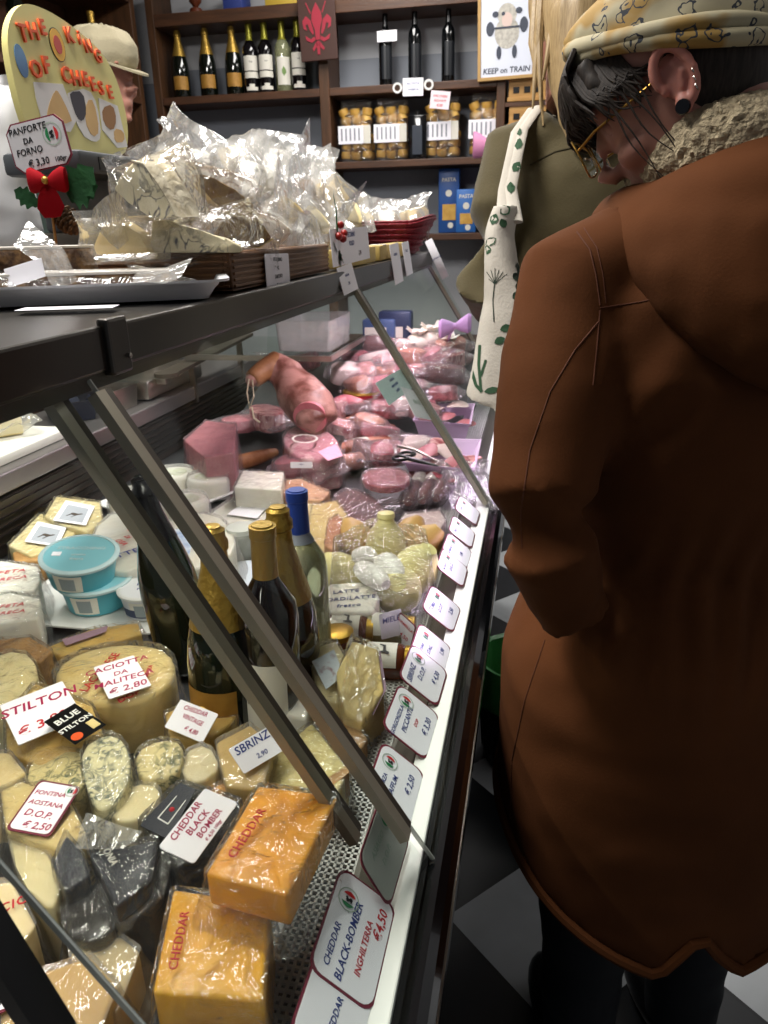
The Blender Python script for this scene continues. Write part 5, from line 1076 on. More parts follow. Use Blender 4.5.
# upright wrapped wedges before the jars
for lab, px, z, m_, fm in (('film-wrapped wedge with a printed label right behind the second strut', [(306, 650), (336, 640), (352, 668), (350, 705), (322, 700)], [.915, .915, .90, .88, .89], 'pale', FC), ('dark-sided wrapped wedge standing beside the grille', [(336, 672), (352, 640), (378, 648), (384, 690), (362, 725), (344, 712)], [.92, .925, .92, .895, .87, .88], 'cream', FC), ('crumpled film-wrapped cheese low beside the grille', [(318, 712), (350, 715), (368, 738), (356, 756), (330, 745)], .86, 'tan', FC), ('clear bag with a pale cheese behind the dark wine bottle and the strut', [(276, 690), (300, 668), (312, 690), (306, 720), (284, 716)], [.90, .91, .90, .88, .88], 'whitech', FM)):
    o = slab('wrapped_wedge', lab, 'cheese', px, z, M[m_], zb=DZ, fl=(.014, fm, .006), group='wrapped wedges before the jars', seed=len(lab))
    if 'printed' in lab: 
        T = top_pts([(312, 662), (334, 650), (344, 676), (326, 690)], [.916, .916, .903, .9]); MB().loops([[p+V((0, 0, q)) for p in T] for q in (0, .001)]).build('printed_label', mat('pale_print', '#c4ccd4', .5, col2='#8f6a70', scale=60, lo=.55, hi=.7), o, False)
    if 'dark-sided' in lab:
        T = [G(379, 652, .915), G(385, 690, .893), G(372, 716, .872), G(364, 690, .885)]; MB().loops([[p+V((q, 0, q)) for p in T] for q in (.001, .002)]).build('printed_label', mat('mauve_label', '#7d6474', .5), o, False)

# --- ledge price cards, near to far
LC = [(349, 1003, .105, .078, [('CHEDDAR', -.28, -.05, .16, 'ink_blue'), ('\u20ac 4,20', .2, -.25, .17, 'ink_mag')], 'lowest white card at the bottom edge with the round emblem'),
 (361, 944, .105, .082, [('CHEDDAR', -.14, .24, .17, 'ink_blue'), ('BLACK-BOMBER', -.08, .02, .16, 'ink_blue'), ('INGHILTERRA', -.06, -.20, .13, 'ink_red'), ('\u20ac4,50', .22, -.38, .20, 'ink_red')], 'CHEDDAR BLACK-BOMBER INGHILTERRA card, second from the bottom edge'),
 (392, 867, .09, .075, [('ASIAGO', -.10, .16, .16, 'ink_greygreen'), ('D.O.P.', -.05, -.1, .15, 'ink_greygreen')], 'greyish curled card standing up below the strut foot'),
 (403, 790, .09, .078, [('SCAMORZA', -.1, .2, .15, 'ink_blue'), ('AFFUM.', -.05, .0, .14, 'ink_blue'), ('\u20ac 2,50', .12, -.32, .18, 'ink_blue')], 'white card crossed by the glass edge, right of the second strut'),
 (420, 728, .092, .085, [('GORGONZOLA', -.08, .24, .15, 'ink_blue'), ('PICCANTE', -.06, .05, .15, 'ink_blue'), ('DOP', .0, -.12, .10, 'ink_red'), ('\u20ac 3,30', .08, -.36, .18, 'ink_blue')], 'GORGONZOLA PICCANTE card with maroon edge'),
 (432, 682, .088, .082, [('SBRINZ', -.1, .22, .19, 'ink_blue'), ('D.O.P.', -.05, .0, .17, 'ink_blue'), ('\u20ac 4,30', .1, -.32, .17, 'ink_blue')], 'SBRINZ D.O.P. card, next beyond the GORGONZOLA one'),
 (438, 655, .085, .078, [('LATTERIA', -.1, .2, .15, 'ink_blue'), ('STAG.', -.05, .0, .14, 'ink_blue'), ('1,90', .15, -.32, .16, 'ink_blue')], 'white card tucked behind the SBRINZ one'),
 (447, 614, .085, .080, [('TOMA', -.1, .2, .17, 'ink_blue'), ('D.O.P.', -.05, .0, .15, 'ink_blue'), ('2,50', .12, -.3, .17, 'ink_blue')], 'single white card with free ledge on both sides'),
 (462, 574, .085, .076, [('PROVOLA', -.1, .2, .15, 'ink_blue'), ('DOLCE', -.05, 0, .15, 'ink_blue')], 'first card of the far overlapping four'),
 (467, 555, .085, .076, [('SCAMORZA', -.1, .2, .15, 'ink_blue'), ('1,80', -.05, -.2, .15, 'ink_blue')], 'second card of the far overlapping four'),
 (476, 537, .085, .074, [('SPECK', -.1, .2, .15, 'ink_blue')], 'third card of the far overlapping four'),
 (477, 516, .085, .074, [('COPPA', -.1, .2, .15, 'ink_blue')], 'farthest of the overlapping cards on the ledge')]
for k, (px, py, w_, h_, ls, lab) in enumerate(LC):
    c = G(px, py, .862); ta_ = math.radians(38 if k != 2 else 62); jit = (.05, .02, .10, .06, .10, .08, .04, .10, .02, .06, .0, .05)[k]
    c.x = -.130 if k != 2 else -.120
    c = V((c.x, c.y, .870+.0018*(k % 3) if k != 2 else .885))
    if k != 2: ls = [(ls[0][0], -.20, ls[0][2], ls[0][3]*(.78 if len(ls[0][0]) > 6 else .95), ls[0][4])]+ls[1:]
    yd = V((-math.cos(ta_), .0, math.sin(ta_))); xd = V((jit*.5, 1, .0))
    price_card('white '+lab if not lab.startswith(('white', 'grey', 'single', 'lowest')) else lab, c, w_, h_*.82, xd, yd, ls, emblem=(.24, .24, .17) if k != 2 else (.27, .25, .19), group='price cards along the front ledge', round_=.012, sheet='card' if k != 2 else mat('greyish_card', '#b4b6ae', .6))
pcd = thing('plastic_tag', 'small clear plastic tag holder by the upper cheddar', 'tag', G(372, 838, .85)); MB().box((0, 0, 0), (.02, .014, .001), .0003, frame(G(362, 845, .85), (1, .3, 0), (-.3, 1, .5))).build('tag_sheet', 'film_milky', pcd, False)
# ------------------------------------------------------------------ rear worktop
MB().loops([[(x, y, z) for y, z in ((2.02, ZD), (2.30, .90), (2.74, 1.02), (2.74, ZD))] for x in (-.95, -.215)]).build('display_step', 'deck', ct, False)
t = thing('cutting_board', 'thick white cutting board on the rear worktop at the left', 'board', (-1.2, 1.25, .9985)); MB().box((-1.33, .95, .9985), (-1.095, 1.56, 1.02), .004).build('board_slab', 'board', t)
c = G(28, 432, 1.05); t = thing('wrapped_cheese', 'pale cheese under crumpled film on the white cutting board', 'cheese', (c.x, c.y, 1.021))
q = Matrix.Translation((-1.24, 1.45, 1.0525)) @ rotz(.9); MB().prism([(-.07, -.04), (.07, -.05), (.08, .04), (-.06, .05)], -.03, .02, .006).xf(q).build('cheese_block', 'pale', t); pouch(.09, .07, .032, .4, 41, q, .010).build('clear_wrap', 'film_milky', t)
t = thing('storage_tray', 'dark navy tray on the rear worktop beside the cutting board', 'tray', (-1.2, 1.72, .9985)); MB().lathe([(.06, .9985), (.07, 1.0), (.08, 1.05), (.083, 1.052), (.078, 1.048), (.06, 1.006), (.002, 1.005)], 4, Matrix.Translation((-1.2, 1.72, 0)) @ rotz(PI/4) if False else Matrix.Translation((-1.2, 1.72, 0))).build('tray_body', mat('navy_plastic', '#141a2c', .35), t)
t = thing('meat_slicer', 'steel meat slicer with a flat dark arm on the rear worktop', 'slicer', (-1.19, 2.1, .9985))
MB().box((-1.30, 1.93, 1.002), (-1.085, 2.30, 1.06), .012).build('slicer_base', 'steel', t); 
for x_ in (-1.28, -1.11):
    for y_ in (1.96, 2.27): MB().lathe([(.012, .9985), (.014, 1.003)], 10, Matrix.Translation((x_, y_, 0))).build('foot', 'black', t)
MB().lathe([(.002, -.004), (.105, -.004), (.108, 0), (.105, .004), (.002, .004)], 40, frame((-1.20, 2.22, 1.15), (0, 1, 0), (0, 0, 1))).build('round_blade', 'steel', t)
MB().box((-1.25, 2.18, 1.055), (-1.19, 2.30, 1.13), .01).build('blade_motor', 'steel', t)
MB().bar((-1.06, 2.0, 1.065), (-1.05, 2.62, 1.10), .055, .010, (1, 0, 0)).build('slide_arm', 'strutdark', t, False); MB().lathe([(.035, -.006), (.035, .006)], 24, Matrix.Translation((-1.06, 2.0, 1.066))).build('arm_pivot', 'strutdark', t); MB().box((-1.105, 1.98, 1.04), (-1.055, 2.02, 1.061), .003).build('arm_bracket', 'steel', t)
t = thing('steel_box', 'open steel food box on the rear worktop before the slicer', 'box', (-1.18, 1.84, .9985)); MB().loops([[V((-1.19+x, 1.845+y, z)) for x, y in rrect(w, h, .015)] for w, h, z in ((.17, .12, .9985), (.18, .13, 1.06), (.19, .14, 1.062), (.174, .124, 1.06), (.165, .115, 1.004))]).build('box_body', 'steel', t)
# inner glass shelf with a clear pink box
gs = thing('inner_shelf', 'small clear shelf with steel edge hung inside the case over the meats', 'shelf', (-.8, 2.38, 1.09))
MB().box((-1.07, 2.155, 1.088), (-.604, 2.60, 1.096), .002).build('shelf_plate', PANE, gs, False); MB().box((-.608, 2.153, 1.084), (-.598, 2.602, 1.10)).build('edge_strip', 'steel', gs, False); MB().box((-1.07, 2.147, 1.084), (-.598, 2.155, 1.10)).build('edge_strip', 'steel', gs, False)
for y_ in (2.17, 2.57): MB().box((-1.073, y_, .945), (-1.055, y_+.015, 1.088)).build('shelf_bracket', 'steel', gs, False)
t = thing('clear_box', 'clear pinkish plastic box standing on the inner shelf', 'box', (-.72, 2.4, 1.097))
MB().loops([[V((-.715+x, 2.38+y, z)) for x, y in rrect(w, h, .012)] for w, h, z in ((.17, .26, 1.097), (.18, .27, 1.19), (.185, .275, 1.192), (.174, .264, 1.19), (.164, .254, 1.10))]).build('box_body', 'film_milky', t)
MEAT = dict(pink=mat('pink_ham', '#bd7078', .4, col2='#a2565e', scale=22, sss=.1), red=mat('red_salami', '#7c1c26', .4, col2='#a84850', scale=70, lo=.4, hi=.62), dark=mat('dark_salami', '#4c1c18', .45, col2='#6e3228', scale=25), bacon=mat('streaky_bacon', '#cf9a94', .4, col2='#8c3038', scale=26, stretch=(1, 6, 1), lo=.42, hi=.58), brown=mat('cured_skin', '#7a4a2c', .55, col2='#a0704a', scale=18, bump=.3), fat=mat('white_fat', '#e6d6cf', .4, col2='#d8bcb4', scale=18), saus=mat('sausage_skin', '#a8604a', .4, col2='#c48a72', scale=22, bump=.2), mort=mat('mortadella', '#c88890', .4, col2='#dcb4b0', scale=38, lo=.5, hi=.62))
for lab, px, py, y in (('blue wrapped pack behind the meats, left of the white bags', 380, 330, 2.70), ('dark blue pack at the back of the case under the rail', 396, 322, 2.72)):
    c = GY(px, py, y); t = thing('wrapped_pack', lab, 'pack', (c.x, y, 1.02)); MB().box((c.x-.06, y-.03, 1.02), (c.x+.06, y+.03, c.z+.04), .008).build('pack_body', mat('dull_blue_'+str(px), '#3d5078' if px < 390 else '#28324e', .4), t); MB().box((c.x-.05, y-.032, 1.06), (c.x+.03, y-.0298, 1.12)).build('pack_label', OFFW, t, False)
# --- round white cheeses in film and the pink block
o = thing('foam_tray', 'grey-white foam tray holding the round white cheeses', 'tray', G(178, 485, .84)); a_ = math.atan2((G(235, 470, .84)-G(150, 500, .84)).y, (G(235, 470, .84)-G(150, 500, .84)).x); cT = G(186, 486, .85); tray_mb(.36, .21, .018, .02).xf(Matrix.Translation((cT.x, cT.y, DZ)) @ rotz(a_)).build('tray_body', 'white', o)
for lab, px, py in (('round white cheese in film, left one of the back pair beyond the strut', 172, 462), ('round white cheese in film, right one of the back pair beside the pink block', 207, 466), ('round white cheese in film, front one nearest the strut', 183, 488), ('round white cheese seen between the two near struts', 130, 484)):
    c = G(px, py, .905); o = thing('round_cheese', lab, 'cheese', (c.x, c.y, DZ+.006), 'round white cheeses in film'); MB().lathe([(.042, DZ+.006), (.052, DZ+.014), (.054, .868), (.050, .876), (.046, .878), (.002, .877)], 32, Matrix.Translation((c.x, c.y, .0))).build('cheese_body', 'whitech', o); MB().lathe([(.034, .8775), (.034, .8785), (.002, .8785)], 24, Matrix.Translation((c.x, c.y, 0))).build('top_paper', mat('pale_green_paper', '#cfd3b0', .6, col2='#e4e4d4', scale=40) if 'pale_green_paper' not in bpy.data.materials else bpy.data.materials['pale_green_paper'], o)
    MB().lathe([(.06, DZ+.008), (.059, .86), (.052, .885), (.03, .882), (.002, .881)], 32, Matrix.Translation((c.x, c.y, 0))).build('clear_wrap', 'film_milky', o)
o = slab('ham_block', 'pink ham block in a tall clear bag behind the round white cheeses', 'meat', [(184, 440), (206, 420), (236, 424), (234, 452), (205, 458)], [.935, .955, .955, .94, .93], MEAT['pink'], zb=DZ, fl=(.018, FP, .006), part='meat_block')
# --- leg of ham
J = [GY(318, 422, 1.90), GY(312, 408, 1.93), GY(298, 392, 1.97), GY(286, 374, 2.0), GY(276, 366, 2.0), GY(262, 372, 1.96), GY(252, 380, 1.93)]
mb = MB().tube([J[0]-V((0, 0, .05)), J[0], J[1], J[2], J[3]], [.045, .060, .068, .066, .040], 24); mb.tube([J[2], J[3], J[4], J[5], J[6]], [.05, .05, .042, .026, .020], 20); mb.ico(J[6], .022, 2)
hm = thing('leg_of_ham', 'leg of cured ham with brown hock and hanging twine at the middle of the case', 'ham', (J[0].x, J[0].y, DZ))
rm = remesh(mb, .008, 6); rm.build('ham_body', mat('cured_ham', '#a87a70', .4, col2='#6a3c32', scale=20, bump=.25, lo=.42, hi=.62), hm)
rm = remesh(MB().tube([J[3]+V((-.012, 0, .012)), J[4]+V((0, 0, .006)), J[5], J[6]], [.034, .038, .030, .026], 16), .006, 4); rm.build('hock_skin', MEAT['brown'], hm)
MB().loops([[J[1]+V((.012, -.050, -.012))+V((.046*math.cos(a), q-.010*math.sin(a), .044*math.sin(a))) for a in [2*PI*k/28 for k in range(28)]] for q in (.02, -.014)]).build('cut_face', MEAT['pink'], hm)
MB().tube([J[6]+V((.01, -.022, .005)), J[6]+V((.012, -.026, -.04)), J[6]+V((-.004, -.026, -.075)), J[6]+V((-.008, -.024, -.03)), J[6]+V((.0, -.022, .006))], .0022, 6).build('twine_loop', mat('white_twine', '#cfc4a8', .8), hm)
MB().tube([J[6]+V((.003, -.026, -.07)), J[6]+V((.008, -.03, -.10)), J[6]+V((.025, -.03, -.112))], .0025, 6).build('twine_end', bpy.data.materials['white_twine'], hm)
MB().box((J[0].x-.06, J[0].y-.03, DZ), (J[0].x+.05, J[0].y+.10, J[0].z-.06), .01).build('ham_stand', 'black', hm)
o = slab('ham_half', 'halved pink cooked ham with pale printed ring lying before the leg', 'meat', [(281, 440), (290, 426), (312, 423), (334, 436), (344, 454), (320, 462), (294, 456)], [.925, .94, .945, .935, .915, .90, .91], MEAT['mort'], zb=DZ, fl=(.012, FP, .004), part='meat_body', smooth=1, bev=.006)
c = G(305, 440, .937); MB().loops([[c+V((r_*math.cos(a), r_*1.2*math.sin(a), .004-r_*.25*math.cos(a)*.3)) for a in [2*PI*k/30 for k in range(30)]] for r_ in (.034, .028)], False).build('printed_ring', OFFW, o, False)
T = top_pts([(318, 452), (336, 444), (343, 456), (328, 461)], [.93, .932, .921, .917]); MB().loops([[p+V((0, 0, q)) for p in T] for q in (0, .001)]).build('pink_label', mat('pink_label', '#e0a0b8', .5), o, False)
def sausage(label, pts, r, m, group, bandpos=None, fl=False, z=None, nm='sausage'):
    P = [G(*p[:2], p[2]) for p in pts]; o = thing(nm, label, 'meat', P[0], group); ps = []
    for a_, b_ in zip(P, P[1:]): ps += [a_.lerp(b_, i/6) for i in range(6)]
    ps.append(P[-1]); n = len(ps)
    MB().tube(ps, [r*max(.12, math.sin(PI*(.03+.94*i/(n-1))))**.35 for i in range(n)], 18).build('meat_body', m, o)
    if bandpos is not None:
        k = int(bandpos*(n-1)); MB().tube(ps[k-1:k+3], r*1.06, 18).build('paper_band', OFFW, o)
    if fl: MB().tube([ps[0]+(ps[0]-ps[1])*.8]+ps+[ps[-1]+(ps[-1]-ps[-2])*.8], [r*.3]+[r*1.12*(1+.06*math.sin(i*2.3)) for i in range(n)]+[r*.3], 18).build('clear_wrap', FP, o)
    return o
sausage('long brown cured log behind the white block', [(182, 478, .85), (230, 466, .85), (276, 452, .85)], .024, MEAT['brown'], None, nm='cured_log')
for lab, pts in (('banded sausage, farthest of the four side by side', [(342, 424, .90), (370, 418, .90), (400, 411, .90)]), ('banded sausage, second of the four from the back', [(340, 438, .88), (366, 433, .88), (394, 428, .88)]), ('banded sausage, third of the four from the back', [(336, 450, .87), (362, 446, .87), (392, 441, .87)])):
    sausage(lab, pts, .024, MEAT['saus'], 'banded sausages', .45)
sausage('unbanded reddish sausage in film, nearest of the row', [(325, 466, .86), (352, 462, .86), (388, 453, .86)], .024, MEAT['saus'], 'banded sausages', None, True)
sausage('folded pink meat strip behind the sausages', [(326, 412, .93), (345, 405, .935), (366, 408, .93)], .034, MEAT['pink'], None, nm='meat_strip')
o = slab('white_cheese_block', 'square white cheese block in a clear tub before the brown log', 'cheese', [(234, 487), (243, 470), (284, 472), (281, 490)], .915, M['whitech'], th=.05, fl=(.012, FC, .002)); 
MB().box((0, 0, 0), (.03, .001, .014), 0, frame(G(240, 497, .885)+V((0, -.012, 0)), G(260, 498, .885)-G(240, 497, .885), (0, 1, 0))).build('black_label', 'black', o, False)
for lab, px, z, fm in (('flat clear pack with a white label below the white block', [(212, 512), (232, 498), (290, 500), (286, 520), (225, 528)], .862, FM), ('flat clear pack with a printed sheet behind the gold bottle caps', [(236, 530), (250, 512), (290, 514), (285, 535)], .85, FM)):
    o = slab('clear_pack', lab, 'pack', px, z, M['whitech'], zb=DZ, fl=(.016, fm, .004), group='flat clear packs behind the bottles'); cx = sum(p[0] for p in px)/len(px); cy = sum(p[1] for p in px)/len(px)
    T = top_pts([(cx-22, cy+3), (cx-8, cy-7), (cx+18, cy-4), (cx+8, cy+7)], z+.006); MB().loops([[p+V((0, 0, q)) for p in T] for q in (0, .001)]).build('paper_label', 'card', o, False)
slab('cheese_wedge', 'pink-orange cheese wedge right of the white block', 'cheese', [(283, 494), (286, 480), (300, 478), (330, 492), (322, 500), (300, 499)], .885, mat('orange_pink_cheese', '#cf9a78', .5, col2='#d9b48c', scale=18), zb=DZ, fl=(.012, FC))
slab('cheese_wedge', 'cheese wedge with a reddish rind behind the blue-capped bottle', 'cheese', [(306, 545), (312, 505), (336, 500), (348, 515), (330, 552)], .885, M['cream'], zb=DZ, fl=(.014, FC, .005)); 
slab('cheese_wedge', 'reddish-brown crusted cheese slice at the left of the yellow heap', 'cheese', [(324, 545), (328, 520), (338, 514), (342, 520), (336, 552)], .90, mat('reddish_rind', '#b06a48', .6, col2='#cf9a70', scale=40, bump=.3), zb=DZ, fl=(.010, FC))
slab('cheese_pack', 'pale bagged cheese behind the blue-capped bottle to the left', 'cheese', [(296, 508), (310, 496), (326, 500), (318, 525), (298, 528)], .875, M['pale'], zb=DZ, fl=(.016, FS, .006), smooth=1)
o = slab('salami_tub', 'round tub of red minced salami before the sausages', 'meat', [(361, 476), (368, 470), (386, 467), (404, 470), (412, 478), (402, 486), (384, 488), (366, 484)], .905, MEAT['red'], th=.016, fl=(.008, FP, .002), part='meat_top', smooth=1); T = top_pts([(361, 478), (368, 471), (386, 468), (404, 471), (412, 479), (402, 487), (384, 489), (366, 485)], .892); cc = sum(T, V())/8; MB().loops([[cc+(p-cc)*k+V((0, 0, z_-.892)) for p in T] for k, z_ in ((.8, DZ), (.97, .88), (1.02, .892))]).build('tub_body', 'film_milky', o)
slab('wrapped_meat', 'dark mottled cured piece in film between salami tub and yellow heap', 'meat', [(330, 498), (352, 486), (382, 505), (392, 520), (376, 528), (348, 518)], .875, MEAT['dark'], zb=DZ, fl=(.020, FP, .008), part='meat_body', smooth=1)
for k, lab in enumerate(('dark salami with a grey-white label, left of three', 'dark salami with a grey-white label, middle of three', 'dark salami at the grille, right of three')):
    sausage(lab, [(408+14*k, 502-2*k, .865), (418+14*k, 486-2*k, .865), (427+14*k, 470-2*k, .865)], .022, MEAT['dark'], 'dark salami row', .5 if k < 2 else None, True, nm='salami')
slab('wrapped_pack', 'white film pack lying in front of the dark salami', 'pack', [(398, 528), (404, 514), (440, 510), (446, 520), (438, 532), (404, 536)], .872, MEAT['fat'], zb=DZ, fl=(.012, FP, .005), part='pack_body')
# trays of sliced meat
def meat_tray(label, px, z, h, m, mats, n, seed):
    T = top_pts(px, z); c = sum(T, V())/4; o = thing('meat_tray', label, 'tray', (c.x, c.y, z-h), 'trays of sliced meat'); mb = MB()
    mb.loops([[c+(p-c)*k+V((0, 0, dz)) for p in T] for k, dz in ((.80, -h), (.82, -h), (1, 0), (1.04, .001), (1.03, -.003), (.97, -.004), (.80, -h+.004))]); mb.build('tray_body', m, o)
    rnd = random.Random(seed)
    for i in range(n):
        a, b = rnd.uniform(.15, .85), (i+.5)/n; p = (T[0].lerp(T[1], a)).lerp(T[3].lerp(T[2], a), b)+V((0, 0, rnd.uniform(-.004, .016)-.01))
        q = Matrix.Translation(p) @ euler_m(rnd.uniform(-.5, .5), rnd.uniform(-.4, .4), rnd.uniform(0, 3)); mb = MB(); mb.loops([[q @ V((r_*math.cos(t_), r_*.8*math.sin(t_), zz+.004*math.sin(2*t_))) for t_ in [2*PI*k/18 for k in range(18)]] for r_, zz in ((.034, -.002), (.038, 0), (.034, .002))]); mb.build('meat_slice', MEAT[mats[i % len(mats)]], o)
LILT = mat('lilac_tray', '#cdb2d2', .35)
meat_tray('white tray of pink slices under the black scissors by the far strut', [(404, 462), (410, 438), (480, 440), (474, 470)], .905, .04, LILT, ('fat', 'pink', 'bacon'), 6, 1)
meat_tray('lilac-white deep tray before the woman holding meat slices', [(414, 420), (422, 404), (474, 404), (470, 424)], .93, .055, LILT, ('pink', 'fat'), 5, 2)
meat_tray('tray of dark red slices lying at the front edge below the scissors', [(414, 478), (422, 458), (462, 462), (455, 486)], .88, .03, LILT, ('dark', 'red'), 5, 3)
sc_ = thing('scissors', 'black-handled scissors lying on the white meat tray', 'scissors', G(410, 455, .935)); mb = MB()
for dx in (-.018, .018):
    cs_ = G(404, 456, .935)+V((dx*.3, dx, 0)); mb.tube([cs_+V((.018*math.cos(a), .016*math.sin(a), 0)) for a in [2*PI*k/18 for k in range(19)]], .004, 8)
mb.build('finger_rings', 'black', sc_); MB().tube([G(407, 458, .935), G(422, 462, .935), G(438, 466, .932)], [.006, .005, .002], 8).build('handle_bar', 'black', sc_); MB().tube([G(398, 446, .94), G(415, 450, .94), G(440, 462, .935)], [.004, .004, .001], 8).build('blade', 'steel', sc_)
# red pots
for lab, px, py, y, r in (('red and gold pot in the dark middle of the case, nearer of two', 362, 392, 2.30, .060), ('red pot half behind the nearer red pot', 378, 378, 2.48, .055)):
    c = GY(px, py, y); t = thing('red_pot', lab, 'pot', (c.x, y, c.z-.05)); zb_ = max(.82+.001, (.90 if y <= 2.3 else .90+(y-2.3)*.2727)+.001); MB().lathe([(r*.8, zb_), (r*.95, zb_+.02), (r, c.z), (r*.9, c.z), (r*.75, zb_+.01)], 28, Matrix.Translation((c.x, y, 0))).build('pot_body', mat('red_enamel_'+str(px), '#a01828', .3), t); MB().lathe([(r*1.0, c.z-.002), (r*1.04, c.z), (r*1.0, c.z+.006), (r*.94, c.z)], 28, Matrix.Translation((c.x, y, 0))).build('gold_rim', GOLD, t)
# the blurred heap of wrapped meats
rnd = random.Random(11); 
def step_z(y): return .82 if y < 2.02 else (.82+(y-2.02)*.2857 if y < 2.3 else .90+(y-2.3)*.2727)
kinds = ('pink', 'bacon', 'dark', 'red', 'fat', 'bacon', 'saus'); n_ = 0
for row, (y, x0, x1, cnt) in enumerate(((1.78, -.62, -.50, 2), (1.92, -.50, -.26, 3), (2.08, -.58, -.40, 3), (2.20, -.64, -.28, 5), (2.32, -.60, -.26, 5), (2.44, -.66, -.25, 6), (2.56, -.66, -.25, 6), (2.66, -.62, -.26, 5), (2.12, -.95, -.75, 2), (2.5, -.95, -.75, 2))):
    for i in range(cnt):
        x = x0+(x1-x0)*(i+.5)/cnt+rnd.uniform(-.015, .015); yy = y+rnd.uniform(-.02, .02); L, W, H_ = rnd.uniform(.05, .075), rnd.uniform(.03, .042), rnd.uniform(.018, .03)
        q = Matrix.Translation((x, yy, step_z(yy)+H_+.034)) @ euler_m(rnd.uniform(-.25, .45), rnd.uniform(-.3, .3), rnd.uniform(-1.2, 1.2)); k = kinds[n_ % 7]; n_ += 1
        o = thing('wrapped_meat', 'small film-wrapped cured meat in the blurred pink heap at the far end', 'meat', (x, yy, step_z(yy)), 'wrapped cured meats in the far heap'); mb = MB().prism(smooth_poly([(-L, -W), (L*.6, -W*1.1), (L, 0), (L*.7, W), (-L*.8, W*.9)]), -H_, H_, .006).xf(q); mb.build('meat_body', MEAT[k], o)
        pouch(W*1.25, L*1.15, H_*1.25, .35, n_, q @ rotz(-PI/2), .006).build('clear_wrap', 'film_pink', o)
for k, (px, py, y) in enumerate(((405, 350, 2.62), (418, 338, 2.66), (432, 334, 2.68), (447, 345, 2.66), (440, 356, 2.60))):
    c = GY(px, py, y); o = thing('paper_wrapped_cheese', ('white paper-wrapped cheese twist, leftmost of the white cluster', 'white paper-wrapped cheese twist, second from the left of the white cluster', 'white paper-wrapped cheese twist at the top of the white cluster', 'white paper-wrapped cheese twist beside the pink ribbon', 'white paper-wrapped cheese twist below the pink ribbon')[k], 'cheese', c, 'white paper twists'); 
    zb_ = step_z(y)+.05
    MB().ico((c.x, y, c.z-.02), .042, 3, (1, 1, .9), None, .25, 30).build('wrapped_body', 'whitech', o)
    mb = MB()
    for j in range(7):
        a = 2*PI*j/7; mb.tube([(c.x, y, c.z), (c.x+.025*math.cos(a), y+.025*math.sin(a), c.z+.025), (c.x+.045*math.cos(a+.3), y+.045*math.sin(a+.3), c.z+.035+.01*math.sin(j*2))], [.008, .014, .003], 8, .35)
    mb.build('paper_frill', 'whitech', o); MB().lathe([(.034, step_z(y)+.004), (.04, c.z-.05)], 18, Matrix.Translation((c.x, y, 0))).build('paper_base', 'whitech', o)
c = GY(455, 326, 2.58); o = thing('ribbon_bow', 'lilac-pink ribbon bow tied on the white paper twists', 'bow', c); LP = mat('lilac_ribbon', '#c9a0d8', .5); mb = MB()
for s in (-1, 1): mb.loops([[c+V((s*q, -d*math.cos(a), h_*math.sin(a)+.2*s*q)) for a in [2*PI*k/14 for k in range(14)]] for q, h_, d in ((.0, .008, .008), (.02, .022, .016), (.045, .034, .02), (.055, .028, .012))])
mb.build('bow_loops', LP, o); MB().ico(c, .011, 2).build('bow_knot', LP, o); MB().tube([c, c+V((-.02, .03, -.03)), c+V((-.03, .06, -.06))], .006, 6).build('ribbon_tail', LP, o)
# tags fixed on the far strut
def gp(px, py, off=.012): 
    """point of the glass plane, a little inside"""
    d = ray(px, py); a, n = V((-.078-off, 0, .842)), V((.49, 0, .305)); t_ = (a-CAM).dot(n)/d.dot(n); return CAM+d*t_
card3('pale blue-white printed card fixed at an angle on the far strut', gp(386, 405), gp(410, 388), gp(378, 384), lines=[('SI PREGA DI', 0, .25, .16, 'ink_blue'), ('NON TOCCARE', 0, 0, .16, 'ink_blue'), ('IL VETRO', 0, -.25, .16, 'ink_blue')], border=False, round_=.004, sheet=mat('pale_blue_card', '#c4d8d8', .5))
card3('folded white ticket stuck on the far strut below the blue-white card', gp(409, 412), gp(428, 416), gp(406, 392), lines=[('GRAZIE', 0, 0, .2, 'ink_greygreen')], border=False, round_=.002)
card3('small white paper label on film before the halved ham', G(290, 468, .90), G(312, 468, .90), G(291, 462, .915), lines=[('PESO', 0, 0, .3, 'ink_blue')], border=False, round_=.002)
o = thing('plastic_bag', 'crumpled clear plastic bag at the far end of the ledge beside the strut', 'bag', G(472, 492, .86)); pouch(.05, .07, .025, .6, 77, Matrix.Translation(G(470, 488, .875)) @ euler_m(.3, 0, .3), .012).build('bag_film', 'film_pink', o)
